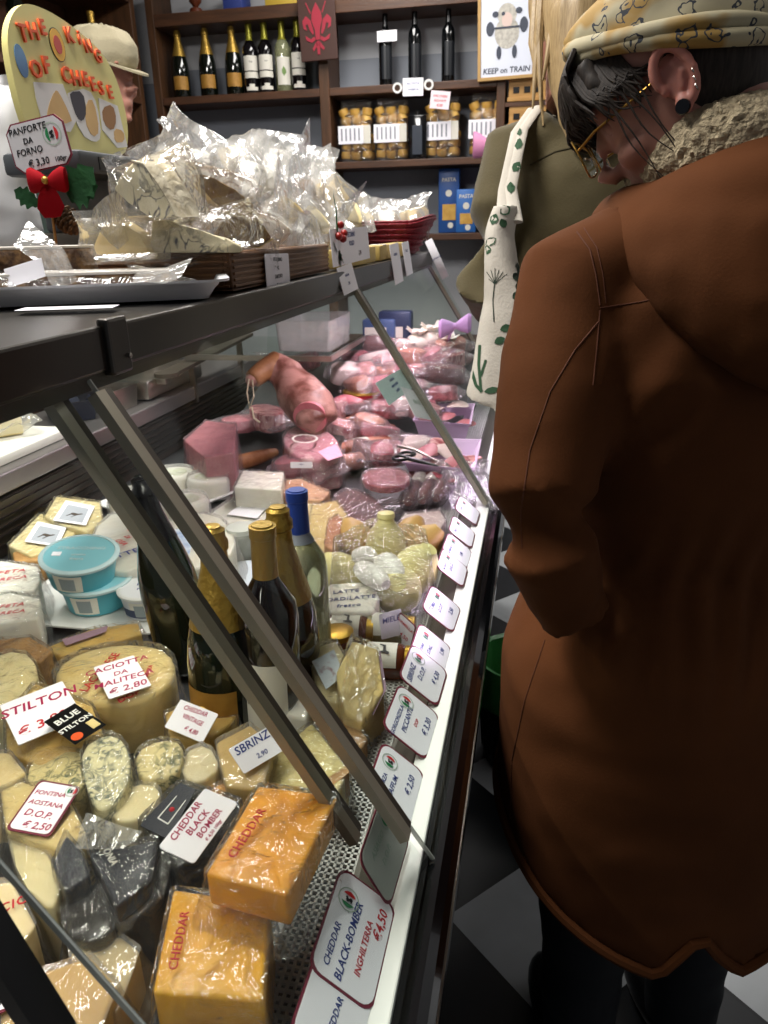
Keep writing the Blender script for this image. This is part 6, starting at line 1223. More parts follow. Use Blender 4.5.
# bin on the floor
t = thing('waste_bin', 'black slatted bin with a green bag by the counter foot', 'bin', (.02, 1.86, 0)); bc = V((.016, 1.82, 0)); 
mb = MB().lathe([(.105, .0), (.11, .005), (.130, .30), (.134, .305), (.126, .305), (.10, .012), (.002, .01)], 36, Matrix.Translation(bc))
mb.build('bin_body', 'black', t); mb = MB()
for k in range(30): a = 2*PI*k/30; mb.bar(bc+V((.115*math.cos(a), .115*math.sin(a), .04)), bc+V((.131*math.cos(a), .131*math.sin(a), .27)), .008, .006, (-math.sin(a), math.cos(a), 0))
mb.build('bin_slats', 'black', t, False)
GB = mat('green_bag', '#43904a', .35, bump=.3, bscale=30); rings = []
for r_, z_ in ((.134, .20), (.140, .26), (.142, .31), (.135, .335), (.122, .33), (.108, .22), (.08, .08)):
    rings.append([bc+V(((r_+.008*noise.noise(V((math.cos(2*PI*k/48)*3, math.sin(2*PI*k/48)*3, z_*14))))*math.cos(2*PI*k/48), (r_+.008*noise.noise(V((math.cos(2*PI*k/48)*3, math.sin(2*PI*k/48)*3, z_*14))))*math.sin(2*PI*k/48), z_+.012*math.sin(5*2*PI*k/48)*(z_ < .25 and r_ > .13))) for k in range(48)])
MB().loops(rings, False).build('bin_bag', GB, t)
# ------------------------------------------------------------------ people
SKIN = mat('skin', '#a87868', .5, col2='#986858', scale=12, sss=.2); HAIRD = mat('dark_hair', '#231d19', .62, spec=.25, col2='#3a322c', scale=40, stretch=(8, 8, 1)); HAIRB = mat('blond_hair', '#8a7350', .5, col2='#a89068', scale=40, stretch=(9, 9, 1))
def curve_pts(P, n=4):
    P = [V(p) for p in P]; Q = [P[0]*2-P[1]]+P+[P[-1]*2-P[-2]]; out = []
    for i in range(1, len(Q)-2):
        a, b, c, d = Q[i-1:i+3]
        for k in range(n):
            t = k/n; out.append(.5*((2*b)+(c-a)*t+(2*a-5*b+4*c-d)*t*t+(3*b-a-3*c+d)*t**3))
    return out+[P[-1]]
def lock(mb, P, rads, n=4, seg=6):
    pts = curve_pts(P, n); m_ = len(pts)-1; rr = []
    for i in range(m_+1):
        f = i/m_*(len(rads)-1); k = min(int(f), len(rads)-2); rr.append(rads[k]+(rads[k+1]-rads[k])*(f-k))
    mb.tube(pts, rr, seg)
def sel(a, b, n, p=2.3):
    return [(a*math.copysign(abs(math.cos(t))**(2/p), math.cos(t)), b*math.copysign(abs(math.sin(t))**(2/p), math.sin(t))) for t in [2*PI*k/n for k in range(n)]]
def body_rings(secs, L_, F_, n=40, zbot=None):
    """secs = (z, centre xy, half width, half depth)"""
    out = []
    for i, (z, c, a, b) in enumerate(secs):
        r = []
        for k, (x, y) in enumerate(sel(a, b, n)):
            p = V((c[0], c[1], 0))+L_*x+F_*y; p.z = z
            if zbot is not None: p.z = z+zbot(2*PI*k/n)*max(0, 1-i/3.0)
            r.append(p)
        out.append(r)
    return out
def cloth(name, mb_, voxel, m, parent, sm=5, wr=.004, f=9, seed=0, creases=()):
    r = remesh(mb_, voxel, sm)
    r.b.normal_update()
    for v in r.b.verts:
        p = v.co; d = wr*noise.noise(V((p.x*f*.6+seed, p.y*f*.6, p.z*f)))+wr*.5*noise.noise(V((p.x*f*2, p.y*f*2+seed, p.z*f*2.6)))
        for c_, rad, amp, fq, dr in creases:
            q = (p-V(c_)).length/rad
            if q < 1: d += amp*(1-q)**1.2*math.sin((p-V(c_)).dot(V(dr))*fq+2*noise.noise(p*8))
        v.co = p+v.normal*d
    return r.build(name, m, parent)
def head_mb(front, R):
    """head in its own frame: x to the right ear, y forward, z up; origin between the ears"""
    mb = MB(); prof = [(-.125, .035, .055, .022), (-.110, .010, .082, .040), (-.085, -.035, .090, .056), (-.055, -.062, .090, .066), (-.02, -.085, .088, .073), (.02, -.098, .092, .077), (.055, -.100, .095, .079), (.085, -.092, .086, .072), (.108, -.070, .062, .056), (.122, -.035, .028, .028)]
    mb.loops([[V((w*math.cos(t), (yb+yf)/2+(yf-yb)/2*math.sin(t), z)) for t in [2*PI*k/32 for k in range(32)]] for z, yb, yf, w in prof])
    mb.tube([(0, .090, .032), (0, .102, .005), (0, .116, -.022), (0, .100, -.034)], [.007, .010, .014, .010], 12)      # nose
    mb.ico((-.012, .098, -.030), .009, 2).ico((.012, .098, -.030), .009, 2)
    mb.ico((0, .088, -.062), 1, 2, (.024, .012, .007)).ico((0, .086, -.074), 1, 2, (.021, .012, .008)).ico((0, .078, -.108), 1, 2, (.022, .018, .016))
    for s in (-1, 1):
        mb.ico((s*.033, .086, .038), 1, 2, (.024, .010, .007)); mb.ico((s*.045, .055, -.030), 1, 2, (.026, .030, .022))
    mb.tube([(0, -.03, -.03), (0, -.035, -.10), (0, -.055, -.20)], [.058, .056, .062], 20)
    return mb
def ear_mb(s):
    mb = MB(); c = V((s*.076, -.008, .0)); pts = []
    for k in range(15):
        a = math.radians(-115+300*k/14); rx, rz = .019, .032
        pts.append(c+V((s*(.010+.004*math.sin(a)), -.006-rx*math.cos(a)*1.0, .004+rz*math.sin(a)*.98)))
    mb.tube(pts, [.0045]+[.0058]*13+[.004], 8); mb.ico(c+V((s*.007, -.002, -.026)), 1, 2, (.006, .010, .012)); mb.ico(c+V((s*.002, -.006, .004)), 1, 2, (.006, .018, .028)); mb.ico(c+V((s*.008, .010, -.002)), 1, 2, (.005, .005, .008))
    mb.tube([c+V((s*.006, -.010, .022)), c+V((s*.008, -.014, .005)), c+V((s*.007, -.008, -.012))], [.004, .0045, .003], 8)
    return mb

# ---- woman in the orange-brown parka
F_ = V((-.36, .933, 0)).normalized(); L_ = V((-F_.y, F_.x, 0))
ls = GD(590, 245, .88); ctr = V((ls.x, ls.y, 0))-L_*.175
WB = V((ctr.x, ctr.y, 0)); wm = thing('person', 'woman in a long orange-brown parka, patterned headscarf and gold glasses, bending over the counter', 'person', WB)
PARKA = mat('orange_parka', '#5a341b', .9, col2='#4d2c16', scale=5, bump=.05, bscale=320, spec=.12); PSEAM = mat('parka_seam', '#542a12', .85)
def at(u, v, z): return V((ctr.x, ctr.y, 0))+L_*u+F_*v+V((0, 0, z))
def off(u, v): q = L_*u+F_*v; return (ctr.x+q.x, ctr.y+q.y)
secs = [(.435, off(.005, -.03), .254, .19), (.62, off(.0, -.03), .260, .19), (.80, off(.0, -.02), .258, .188), (.90, off(.0, -.01), .244, .180), (.98, off(-.005, .0), .212, .162), (1.04, off(-.012, .005), .190, .150), (1.13, off(-.008, .0), .198, .155), (1.28, off(0, -.01), .215, .158), (1.37, off(0, .0), .205, .142), (1.43, off(0, .02), .165, .115), (1.47, off(0, .04), .115, .090), (1.50, off(0, .05), .085, .075)]
def hem(t):
    # t = 0 at her left side, pi/2 at the front, 3pi/2 at the back
    z = .26*((1+math.sin(t))/2)**.62
    d = abs((t-1.5*PI-.09+PI) % (2*PI)-PI); return z+.09*max(0, 1-d/.20)
RG = body_rings(secs, L_, F_, 96, hem); c0 = V((*off(0, -.03), 0))
inner = [[V((c0.x+(p.x-c0.x)*k, c0.y+(p.y-c0.y)*k, p.z*(1-f)+.80*f+dz)) for p in RG[0]] for k, f, dz in ((.15, 1, 0), (.80, .6, 0), (.90, 0, .012))]
mb = MB().loops(inner+RG)
sh_ = at(.185, .0, 1.375); el = GD(541, 496, .86); hand = GD(572, 612, .93)
mb.tube([at(.12, .0, 1.40), sh_, sh_.lerp(el, .35), sh_.lerp(el, .7), el, GD(548, 548, .865), hand], [.080, .083, .076, .069, .062, .056, .046], 24)
shr, elr, hdr = at(-.185, 0, 1.375), at(-.25, -.02, 1.13), at(-.205, .13, 1.01)
mb.tube([at(-.12, .0, 1.40), shr, shr.lerp(elr, .5), elr, elr.lerp(hdr, .5), hdr], [.080, .083, .076, .066, .060, .05], 24)
cloth('parka', mb, .0085, PARKA, wm, 4, .0035, 10, 3, [(at(.19, -.04, 1.04), .10, .003, 120, (.2, .1, 1)), (at(.05, -.16, .99), .17, .006, 150, tuple(L_+V((0, 0, .15)))), (at(.17, -.12, .98), .13, .005, 130, tuple(L_*.9+V((0, 0, .4)))), (at(.12, -.1, 1.27), .12, .006, 70, tuple(L_+V((0, 0, .8)))), (at(.1, -.2, .72), .2, .003, 60, (0, 0, 1))])
# hood with its fleece
nk = at(0, .035, 1.455); mb = MB(); rings = []
for k in range(25):
    a = math.radians(-35+250*k/24)      # from her left front round the back to the right
    dirv = L_*math.cos(a)-F_*math.sin(a); bk_ = max(0, math.sin(a)); c = nk+dirv*(.110+.070*bk_**1.6)+V((0, 0, -.002-.046*bk_**2)); hh = .046+.092*bk_**3; tt = .040+.034*bk_
    rings.append([c+dirv*(tt*math.cos(t)-.34*hh*math.sin(t))+V((0, 0, hh*math.sin(t))) for t in [2*PI*j/20 for j in range(20)]])
mb.loops(rings); cloth('hood', mb, .008, PARKA, wm, 5, .004, 12, 9, [(nk-F_*.16+V((0, 0, .03)), .14, .004, 90, (0, 0, 1))])
mb = MB(); rings = []
for k in range(25):
    a = math.radians(-40+260*k/24); dirv = L_*math.cos(a)-F_*math.sin(a); bk_ = max(0, math.sin(a)); c = nk+dirv*(.084+.020*bk_)+V((0, 0, .056+.022*bk_))
    rings.append([c+dirv*(.026+.016*bk_)*math.cos(t)+V((0, 0, (.036+.012*bk_)*math.sin(t))) for t in [2*PI*j/18 for j in range(18)]])
mb.loops(rings); r = remesh(mb, .006, 2); r.b.normal_update()
for v in r.b.verts: v.co += v.normal*(.005*noise.noise(v.co*140)+.003*noise.noise(v.co*260))
r.build('fleece_lining', mat('cream_fleece', '#b9a98a', .95, col2='#93846a', scale=130, bump=.8, bscale=160), wm)
hp_ = RG[0]; MB().tube([p+V((0, 0, .004)) for p in hp_]+[hp_[0]+V((0, 0, .004))], .0085, 8).build('hem_band', PARKA, wm)
# seams lying on the cloth are found by casting toward the body axis
PK = [o for o in wm.children if o.name.startswith('parka')][0]
from mathutils.bvhtree import BVHTree
def bvh_of(o): 
    b_ = bmesh.new(); b_.from_mesh(o.data); t_ = BVHTree.FromBMesh(b_); b_.free(); return t_
PT = bvh_of(PK)
def seam(name, pix, rad=.0009, m=PSEAM, lift=.0002):
    pts = []
    for (a, b) in pix:
        h = PT.ray_cast(CAM-WB, ray(a, b).normalized())
        if h[0]: pts.append(h[0]+WB+h[1]*lift)
    if len(pts) > 1: MB().tube(pts, rad, 6).build(name, m, wm)
def pxline(P, n=14):
    out = []
    for (x0, y0), (x1, y1) in zip(P, P[1:]): out += [(x0+(x1-x0)*i/n, y0+(y1-y0)*i/n) for i in range(n)]
    return out+[P[-1]]
seam('shoulder_seam', pxline([(577, 232), (590, 250), (596, 275), (600, 305)])); seam('shoulder_seam', pxline([(584, 228), (597, 248), (603, 275), (606, 303)]), .0006)
seam('yoke_seam', pxline([(600, 308), (640, 302), (685, 292)])); seam('sleeve_seam', pxline([(600, 320), (575, 350), (550, 392), (530, 450), (521, 510), (522, 548)])); seam('back_seam', pxline([(600, 310), (597, 345), (593, 385)]))
seam('side_seam', pxline([(545, 640), (525, 700), (512, 760), (510, 820)]))
# legs
TR = mat('dark_trousers', '#0d1016', .8); mb = MB()
for s in (.10, -.10):
    mb.tube([at(s*.9, 0, .92), at(s, -.01, .70), at(s, -.01, .48), at(s*1.0, -.02, .28), at(s, -.03, .07)], [.115, .105, .085, .072, .062], 24)
mb.ico(at(0, 0, .92), .14, 3, (1.1, .9, .8)); cloth('trousers', mb, .012, TR, wm, 4, .005, 10, 2)
for s in (.10, -.10):
    MB().ico(at(s, .03, .05), 1, 3, (.055, .125, .05), Matrix.Rotation(math.atan2(F_.y, F_.x)-PI/2, 4, 'Z')).build('shoe', 'black', wm)
# head, bent down and turned to the counter
fh = V((-.935, .354, 0)).normalized(); pt = math.radians(33)
yh = fh*math.cos(pt)-V((0, 0, 1))*math.sin(pt); zh = fh*math.sin(pt)+V((0, 0, 1))*math.cos(pt); xh = yh.cross(zh)
earp = GD(672, 84, .80); S_ = .98
mh3 = Matrix((xh, yh, zh)).transposed()
Hc = earp - (mh3 @ V((-.080, -.008, 0)))*S_
mh = Matrix.Translation(Hc) @ mh3.to_4x4() @ Matrix.Scale(S_, 4)
mb = head_mb(None, None).xf(mh); neck = mh @ V((0, -.05, -.11)); mb.tube([mh @ V((0, -.02, -.03)), neck, nk+V((0, 0, -.03)), nk+V((0, 0, -.12))], [.060, .060, .066, .085], 20); mb.tube([nk+V((0, 0, -.12)), at(0, 0, 1.1), at(0, 0, .95)], [.085, .12, .12], 16)
hb = remesh(mb, .0055, 4); hb.build('body', SKIN, wm)
er = remesh(ear_mb(-1).xf(mh), .0022, 3); er.build('ear', mat('ear_skin', '#b87a6c', .5, sss=.25), wm)
er = remesh(ear_mb(1).xf(mh), .0030, 3); er.build('ear', bpy.data.materials['ear_skin'], wm)
MB().lathe([(.004, -.003), (.0075, -.003), (.0085, 0), (.0075, .003), (.004, .003)], 20, mh @ Matrix.Translation((-.087, -.008, -.029)) @ Matrix.Rotation(PI/2, 4, 'Y')).build('ear_plug', 'blackgloss', wm)
SIL = mat('silver_ring', '#b9b5ac', .25, 1)
for dz, dy in ((-.012, -.022), (-.020, -.020), (-.004, -.024)): MB().tube([mh @ (V((-.086, -.008+dy, dz))+V((.004*math.cos(a), 0, .004*math.sin(a)))) for a in [2*PI*k/14 for k in range(15)]], .0008, 6).build('ear_ring', SIL, wm)
# glasses
GF = mat('gold_wire', '#a8823c', .3, .9); LE = pane('lens')
mb = MB()
for s in (-1, 1):
    c = V((s*.033, .122, .004)); mb.tube([mh @ (c+V((.027*math.copysign(abs(math.cos(a))**.7, math.cos(a)), -.006*abs(math.cos(a)), .024*math.copysign(abs(math.sin(a))**.8, math.sin(a))))) for a in [2*PI*k/28 for k in range(29)]], .0012, 8)
    mb.tube([mh @ V((s*.059, .114, .010)), mh @ V((s*.076, .085, .012)), mh @ V((s*.080, .02, .014)), mh @ V((s*.079, -.012, .016))], [.0016, .0016, .0014, .0012], 8)
mb.tube([mh @ V((-.008, .122, .008)), mh @ V((0, .126, .012)), mh @ V((.008, .122, .008))], .0012, 8); mb.build('glasses_frame', GF, wm)
for s in (-1, 1):
    c = V((s*.033, .121, .004)); lb = MB(); lb.loops([[mh @ (c+V((.0265*math.cos(a), q-.006*abs(math.cos(a)), .0235*math.sin(a)))) for a in [2*PI*k/24 for k in range(24)]] for q in (-.0005, .0005)]); lb.build('lens', LE, wm)
    MB().ico(mh @ V((s*.033, .0665, .007)), .0115, 3).build('eye', mat('eye_white', '#c9c0b8', .2) if 'eye_white' not in bpy.data.materials else bpy.data.materials['eye_white'], wm)
for s in (-1, 1): MB().ico(mh @ V((s*.033, .0705, .0145)), .0124, 3).build('eyelid', SKIN, wm)
# hair: close to the head at the nape and temples, fine strands falling forward
mb = MB(); mb.ico((0, -.022, .018), 1, 4, (.0785, .092, .098))
mb.tube([(-.060, .062, .085), (-.070, .062, .055), (-.074, .046, .030)], [.018, .014, .006], 12); mb.tube([(.060, .062, .085), (.070, .062, .055), (.074, .046, .030)], [.018, .014, .006], 12)
mb.xf(mh); hr = remesh(mb, .006, 3); hr.build('hair', HAIRD, wm)
rnd = random.Random(5); mb = MB()
for k in range(150):
    x0 = rnd.uniform(-.075, .06); fr_ = .108-abs(x0)**1.5*1.6; j1, j2 = rnd.gauss(0, .004), rnd.gauss(0, .007)
    p0 = V((x0*.9, fr_-.012, .105)); p1 = V((x0*1.02, fr_+.010, .085)); p2 = V((x0*1.05+j1, fr_+.014+j1, .058)); p3 = V((x0*1.04+j2, fr_+.012+j2, .040)); p4 = V((x0*1.0+j2*2, fr_+.004+j2, rnd.uniform(.012, .032)))
    lock(mb, [mh @ p for p in (p0, p1, p2, p3, p4)], [.0036, .0038, .0032, .0022, .0004])
for k in range(44):       # temple hair and loose locks before the ear
    y0 = rnd.uniform(.018, .075); long_ = k < 5; z1 = rnd.uniform(-.12, -.06) if long_ else rnd.uniform(.0, .035); sx = -1
    lock(mb, [mh @ V((sx*.066, y0+.01, .085)), mh @ V((sx*.0775, y0+.004, .050)), mh @ V((sx*.0815, y0-.004, .02 if long_ else .035)), mh @ V((sx*.0815, y0-.010+rnd.gauss(0, .004), -.03 if long_ else z1+.012)), mh @ V((sx*.078, y0-.014+rnd.gauss(0, .01), z1))], [.0036, .0034, .0026, .0014, .0004] if not long_ else [.003, .0024, .0015, .0009, .0003])
mb.build('fringe', HAIRD, wm)
# headscarf
m, N, L, b = new_mat('headscarf_print'); b.inputs['Roughness'].default_value = .8; tc = N.new('ShaderNodeTexCoord')
n1 = N.new('ShaderNodeTexNoise'); n1.inputs['Scale'].default_value = 16; L.new(tc.outputs['Object'], n1.inputs[0]); r1 = N.new('ShaderNodeValToRGB'); r1.color_ramp.elements[0].position = .48; r1.color_ramp.elements[1].position = .56; r1.color_ramp.elements[0].color = lin('#a89e80'); r1.color_ramp.elements[1].color = lin('#9a7a3c'); L.new(n1.outputs[0], r1.inputs[0])
vo = N.new('ShaderNodeTexVoronoi'); vo.inputs['Scale'].default_value = 34; nd = N.new('ShaderNodeTexNoise'); nd.inputs['Scale'].default_value = 60; L.new(tc.outputs['Object'], nd.inputs[0]); ad = N.new('ShaderNodeMixRGB'); ad.blend_type = 'ADD'; ad.inputs[0].default_value = .03; L.new(tc.outputs['Object'], ad.inputs[1]); L.new(nd.outputs['Color'], ad.inputs[2]); L.new(ad.outputs[0], vo.inputs[0])
w1 = N.new('ShaderNodeMath'); w1.operation = 'MULTIPLY'; w1.inputs[1].default_value = 26; L.new(vo.outputs['Distance'], w1.inputs[0]); s1 = N.new('ShaderNodeMath'); s1.operation = 'SINE'; L.new(w1.outputs[0], s1.inputs[0])
r2 = N.new('ShaderNodeValToRGB'); r2.color_ramp.elements[0].position = .55; r2.color_ramp.elements[1].position = .72; L.new(s1.outputs[0], r2.inputs[0]); lt = N.new('ShaderNodeMath'); lt.operation = 'LESS_THAN'; lt.inputs[1].default_value = .36; L.new(vo.outputs['Distance'], lt.inputs[0])
mm = N.new('ShaderNodeMath'); mm.operation = 'MULTIPLY'; L.new(r2.outputs[0], mm.inputs[0]); L.new(lt.outputs[0], mm.inputs[1]); mx = N.new('ShaderNodeMixRGB'); L.new(mm.outputs[0], mx.inputs[0]); L.new(r1.outputs[0], mx.inputs[1]); mx.inputs[2].default_value = lin('#2c3038'); L.new(mx.outputs[0], b.inputs['Base Color']); SCARF = m
mb = MB(); prof = [(.040, -.116, .082, .090), (.065, -.120, .086, .092), (.095, -.116, .086, .088), (.122, -.095, .088, .072), (.140, -.055, .06, .042), (.146, -.02, .02, .01)]
mb.loops([[V((w*math.cos(t), (yb+yf)/2+(yf-yb)/2*math.sin(t), z+.062*math.sin(t)*min(1, (.15-z)/.1))) for t in [2*PI*k/44 for k in range(44)]] for z, yb, yf, w in prof]); mb.xf(mh); sf = remesh(mb, .006, 3); sf.b.normal_update()
for v in sf.b.verts: v.co += v.normal*.003*noise.noise(v.co*28)
sf.build('headscarf', SCARF, wm)
mb = MB()
for dz, rr in ((.0, .009), (.013, .010)): mb.tube([mh @ V((.091*math.cos(a), -.016+.098*math.sin(a), .044+dz+.064*math.sin(a)+.003*math.sin(3*a+dz*200))) for a in [2*PI*k/40 for k in range(41)]], rr, 12)
mb.build('scarf_band', SCARF, wm)
mb = MB()
for k in range(16): a = math.radians(200+9*k); mb.ico(mh @ V((.088*math.cos(a), -.01+.110*math.sin(a), .108+.03*math.sin(a))), .0062, 2)
mb.build('bead_band', mat('amber_bead', '#a87e3c', .3, coat=.3), wm)

# ---- customer in the olive jacket with the tote bag
F2 = V((-.20, .98, 0)).normalized(); L2 = V((-F2.y, F2.x, 0)); s2 = GD(512, 150, 1.62); c2_ = V((s2.x, s2.y, 0))-L2*.205
om = thing('person', 'tall blond person in an olive green jacket seen from behind with a tote bag', 'person', c2_)
OLV = mat('olive_jacket', '#4c4224', .85, col2='#433a1e', scale=6, bump=.12, bscale=240, sheen=.15)
def a2(u, v, z): return V((c2_.x, c2_.y, 0))+L2*u+F2*v+V((0, 0, z))
def o2_(u, v): q = L2*u+F2*v; return (c2_.x+q.x, c2_.y+q.y)
mb = MB().loops(body_rings([(.82, o2_(-.06, 0), .15, .13), (1.0, o2_(-.05, 0), .16, .14), (1.2, o2_(-.01, 0), .205, .145), (1.42, o2_(0, 0), .222, .145), (1.56, o2_(0, 0), .212, .13), (1.64, o2_(0, .015), .165, .10), (1.69, o2_(0, .03), .09, .075), (1.72, o2_(0, .035), .07, .065)], L2, F2, 48))
e2 = GD(483, 282, 1.60)
for s in (1, -1):
    shp = a2(s*.20, 0, 1.595); ep = e2 if s == 1 else a2(-.27, .02, 1.20); hp = a2(s*.18, .30, 1.22)
    mb.tube([a2(s*.12, 0, 1.61), shp, shp.lerp(ep, .5), ep, ep.lerp(hp, .5), hp], [.075, .078, .068, .062, .055, .045], 22)
cloth('jacket', mb, .010, OLV, om, 5, .004, 9, 21, [(a2(.1, -.12, 1.3), .2, .006, 70, tuple(L2*.8+V((0, 0, .5))))])
mb = MB()
for s in (.10, -.10): mb.tube([a2(s*.7-.07, .02, .92), a2(s*.9-.18, .03, .5), a2(s-.25, .03, .07)], [.11, .082, .062], 20)
cloth('trousers', mb, .014, TR, om, 3, .004, 9, 5)
for s in (.10, -.10): MB().ico(a2(s-.25, .09, .05), 1, 3, (.055, .13, .05), Matrix.Rotation(math.atan2(F2.y, F2.x)-PI/2, 4, 'Z')).build('shoe', 'black', om)
m2h = Matrix.Translation(a2(.085, .05, 1.87)) @ Matrix((-L2, F2, V((0, 0, 1)))).transposed().to_4x4(); m2h = m2h @ Matrix.Rotation(-.25, 4, 'X')
mb = head_mb(None, None).xf(m2h); mb.tube([m2h @ V((0, -.02, -.04)), a2(0, .03, 1.70), a2(0, .02, 1.56), a2(0, 0, 1.2), a2(-.05, 0, .95)], [.058, .06, .08, .10, .10], 18)
for s in (1, -1):
    hp = a2(s*.18, .30, 1.22); mb.tube([hp-F2*.06, hp+F2*.03], [.028, .026], 12); mb.ico(hp+F2*.06, 1, 2, (.036, .045, .018))
    for fi in range(4): q = hp+F2*.085+L2*(fi-1.5)*.019; mb.tube([q, q+F2*.035+V((0, 0, -.006)), q+F2*(.055+.006*(fi in (1, 2)))+V((0, 0, -.022))], [.009, .0085, .007], 8)
    q = hp+F2*.03-L2*s*.032; mb.tube([q, q+F2*.03-L2*s*.018, q+F2*.055-L2*s*.02], [.011, .0095, .008], 8)
hb = remesh(mb, .007, 3); hb.build('body', SKIN, om)
mb = MB(); mb.ico((0, -.020, .02), 1, 4, (.088, .108, .110)); mb.xf(m2h)
hd = [GD(px, py, 1.56) for px, py in ((585, -20), (578, 30), (576, 80), (590, 112))]
mb.tube([m2h @ V((0, -.08, .03)), m2h @ V((0, -.10, -.06)), a2(.075, -.09, 1.70), a2(.08, -.13, 1.60)], [.075, .075, .065, .03], 20); hr = remesh(mb, .009, 3); hr.b.normal_update()
for v in hr.b.verts: v.co += v.normal*.006*noise.noise(V((v.co.x*60, v.co.y*60, v.co.z*6)))
hr.build('hair', HAIRB, om)
mb = MB(); rnd = random.Random(8)
for k in range(30):
    a = rnd.uniform(.2, 2.9); p0 = m2h @ V((.085*math.cos(a), -.03-.075*math.sin(a), .02)); p1 = m2h @ V((.09*math.cos(a)+rnd.uniform(-.01, .01), -.04-.085*math.sin(a), -.09)); p2 = p1+V((rnd.uniform(-.02, .02), rnd.uniform(-.02, .0), -rnd.uniform(.06, .16))); mb.tube([p0, p1, p2], [.010, .009, .002], 8)
mb.build('hair_strands', HAIRB, om)
PT2 = bvh_of([o for o in om.children if o.name.startswith('jacket')][0])
pts = []
for a, b_ in pxline([(530, 165), (555, 152), (580, 146), (620, 144)], 8):
    h = PT2.ray_cast(CAM-c2_, ray(a, b_).normalized())
    if h[0]: pts.append(h[0]+c2_+h[1]*.0005)
if len(pts) > 1: MB().tube(pts, .002, 6).build('yoke_seam', mat('olive_seam', '#332c16', .9), om)
# tote bag hanging from the shoulder
TOTE = mat('tote_canvas', '#bdb6aa', .85, col2='#aba498', scale=5, bump=.15, bscale=220); GRN = mat('green_print', '#24452a', .8); GRNL = mat('dark_green_print', '#1a2a1c', .8)
tb = thing('tote_bag', 'white canvas tote bag with green plant print hanging from the olive shoulder', 'bag', GD(510, 380, 1.45))
d_ = 1.47
def tp_(px, py, dd=0): return GD(px, py, d_+dd)
prof_l = [(500, 205), (488, 232), (484, 262), (484, 300), (478, 330), (470, 372), (466, 395)]; prof_r = [(516, 205), (512, 235), (516, 262), (530, 300), (535, 340), (530, 385), (515, 412)]
rings = []
for (a, b) in zip(prof_l, prof_r):
    n = 28; pl, pr = tp_(*a), tp_(*b, -.02); c = (pl+pr)/2; hx = (pr-pl)/2; nrm = hx.cross(V((0, 0, 1))).normalized()*.045
    rings.append([c+hx*math.copysign(abs(math.cos(t))**.8, math.cos(t))+nrm*math.sin(t) for t in [2*PI*k/n for k in range(n)]])
mb = MB().loops(rings); tbm = remesh(mb, .008, 2); tbm.b.normal_update()
for v in tbm.b.verts: v.co += v.normal*.004*noise.noise(V((v.co.x*30, v.co.y*30, v.co.z*8)))
tbo = tbm.build('bag_body', TOTE, tb)
st_ = [GD(503, 215, 1.47), GD(504, 190, 1.50), GD(510, 160, 1.51), GD(516, 132, 1.53)]; top_ = a2(.165, 0, 1.685); st_ = st_+[top_, a2(.17, .10, 1.63), a2(.20, .13, 1.50), a2(.24, .12, 1.30)]
PTt = None
mb = MB()
for p, q in zip(st_, st_[1:]): pass
rw = [.014, .012, .011, .011, .011, .011, .011, .011]
mb.tube(st_, rw, 12, .35); mb.build('shoulder_strap', TOTE, tb); st2 = [GD(516, 222, 1.45)]+[p+V((.014, -.004, .003)) for p in st_[1:]]
mb = MB().tube(st2, rw, 12, .35); SO = mb.build('shoulder_strap', TOTE, tb)
BT = bvh_of(tbo); BB = BASE[tb.name]
def print_on(name, polys, m):
    mb = MB(); any_ = False
    for poly in polys:
        vs = []
        for a, b in poly:
            h = BT.ray_cast(CAM-BB, ray(a, b).normalized())
            if h[0]: vs.append(h[0]+BB+h[1]*.0012)
        if len(vs) >= 3:
            c = sum(vs, V())/len(vs); cv = mb.b.verts.new(c); bv = [mb.b.verts.new(p) for p in vs]; any_ = True
            for i in range(len(bv)): mb.b.faces.new((cv, bv[i], bv[(i+1) % len(bv)]))
    if any_: mb.build(name, m, tb, False)
def leaf2(x, y, L, W, a): 
    ca, sa = math.cos(a), -math.sin(a); return [(x+L*u*ca-W*v*sa, y+L*u*sa+W*v*ca) for u, v in ((0, 0), (.25, .8), (.6, 1), (.85, .5), (1, 0), (.85, -.5), (.6, -1), (.25, -.8))]
def stroke(P, w): 
    out = []
    for (x0, y0), (x1, y1) in zip(P, P[1:]):
        dx, dy = x1-x0, y1-y0; l = math.hypot(dx, dy) or 1; nx, ny = -dy/l*w, dx/l*w; k = max(1, int(l/6))
        for i in range(k): a, b = i/k, (i+1)/k; out.append([(x0+dx*a+nx, y0+dy*a+ny), (x0+dx*b+nx, y0+dy*b+ny), (x0+dx*b-nx, y0+dy*b-ny), (x0+dx*a-nx, y0+dy*a-ny)])
    return out
print_on('leaf_print', [leaf2(492, 225, 12, 4, 1.2), leaf2(500, 214, 12, 5, .6), leaf2(486, 245, 12, 4, .6), leaf2(487, 255, 10, 4, 1.5), leaf2(505, 228, 10, 4, 2.0), leaf2(500, 330, 12, 4, .3), leaf2(505, 338, 12, 4, 3.6), leaf2(512, 345, 10, 3, .9), leaf2(515, 300, 10, 4, 1.2)], GRN)
print_on('stem_print', stroke([(473, 350), (472, 370), (476, 385), (482, 395)], 1.6)+stroke([(480, 345), (479, 365), (481, 390)], 1.4)+stroke([(474, 365), (479, 378)], 1.2)+stroke([(486, 360), (481, 378)], 1.2)+leaf2(486, 392, 18, 4, .3) if False else stroke([(473, 350), (472, 370), (476, 385), (482, 392)], 1.6)+stroke([(480, 345), (479, 365), (481, 390)], 1.4)+stroke([(486, 360), (481, 376)], 1.2)+[leaf2(484, 392, 16, 3.5, .2)], GRN)
print_on('flower_print', stroke([(494, 322), (493, 300), (495, 280)], .5)+[s_ for k in range(7) for s_ in stroke([(495, 284), (495+(k-3)*4, 268+abs(k-3)*2)], .35)], GRNL)
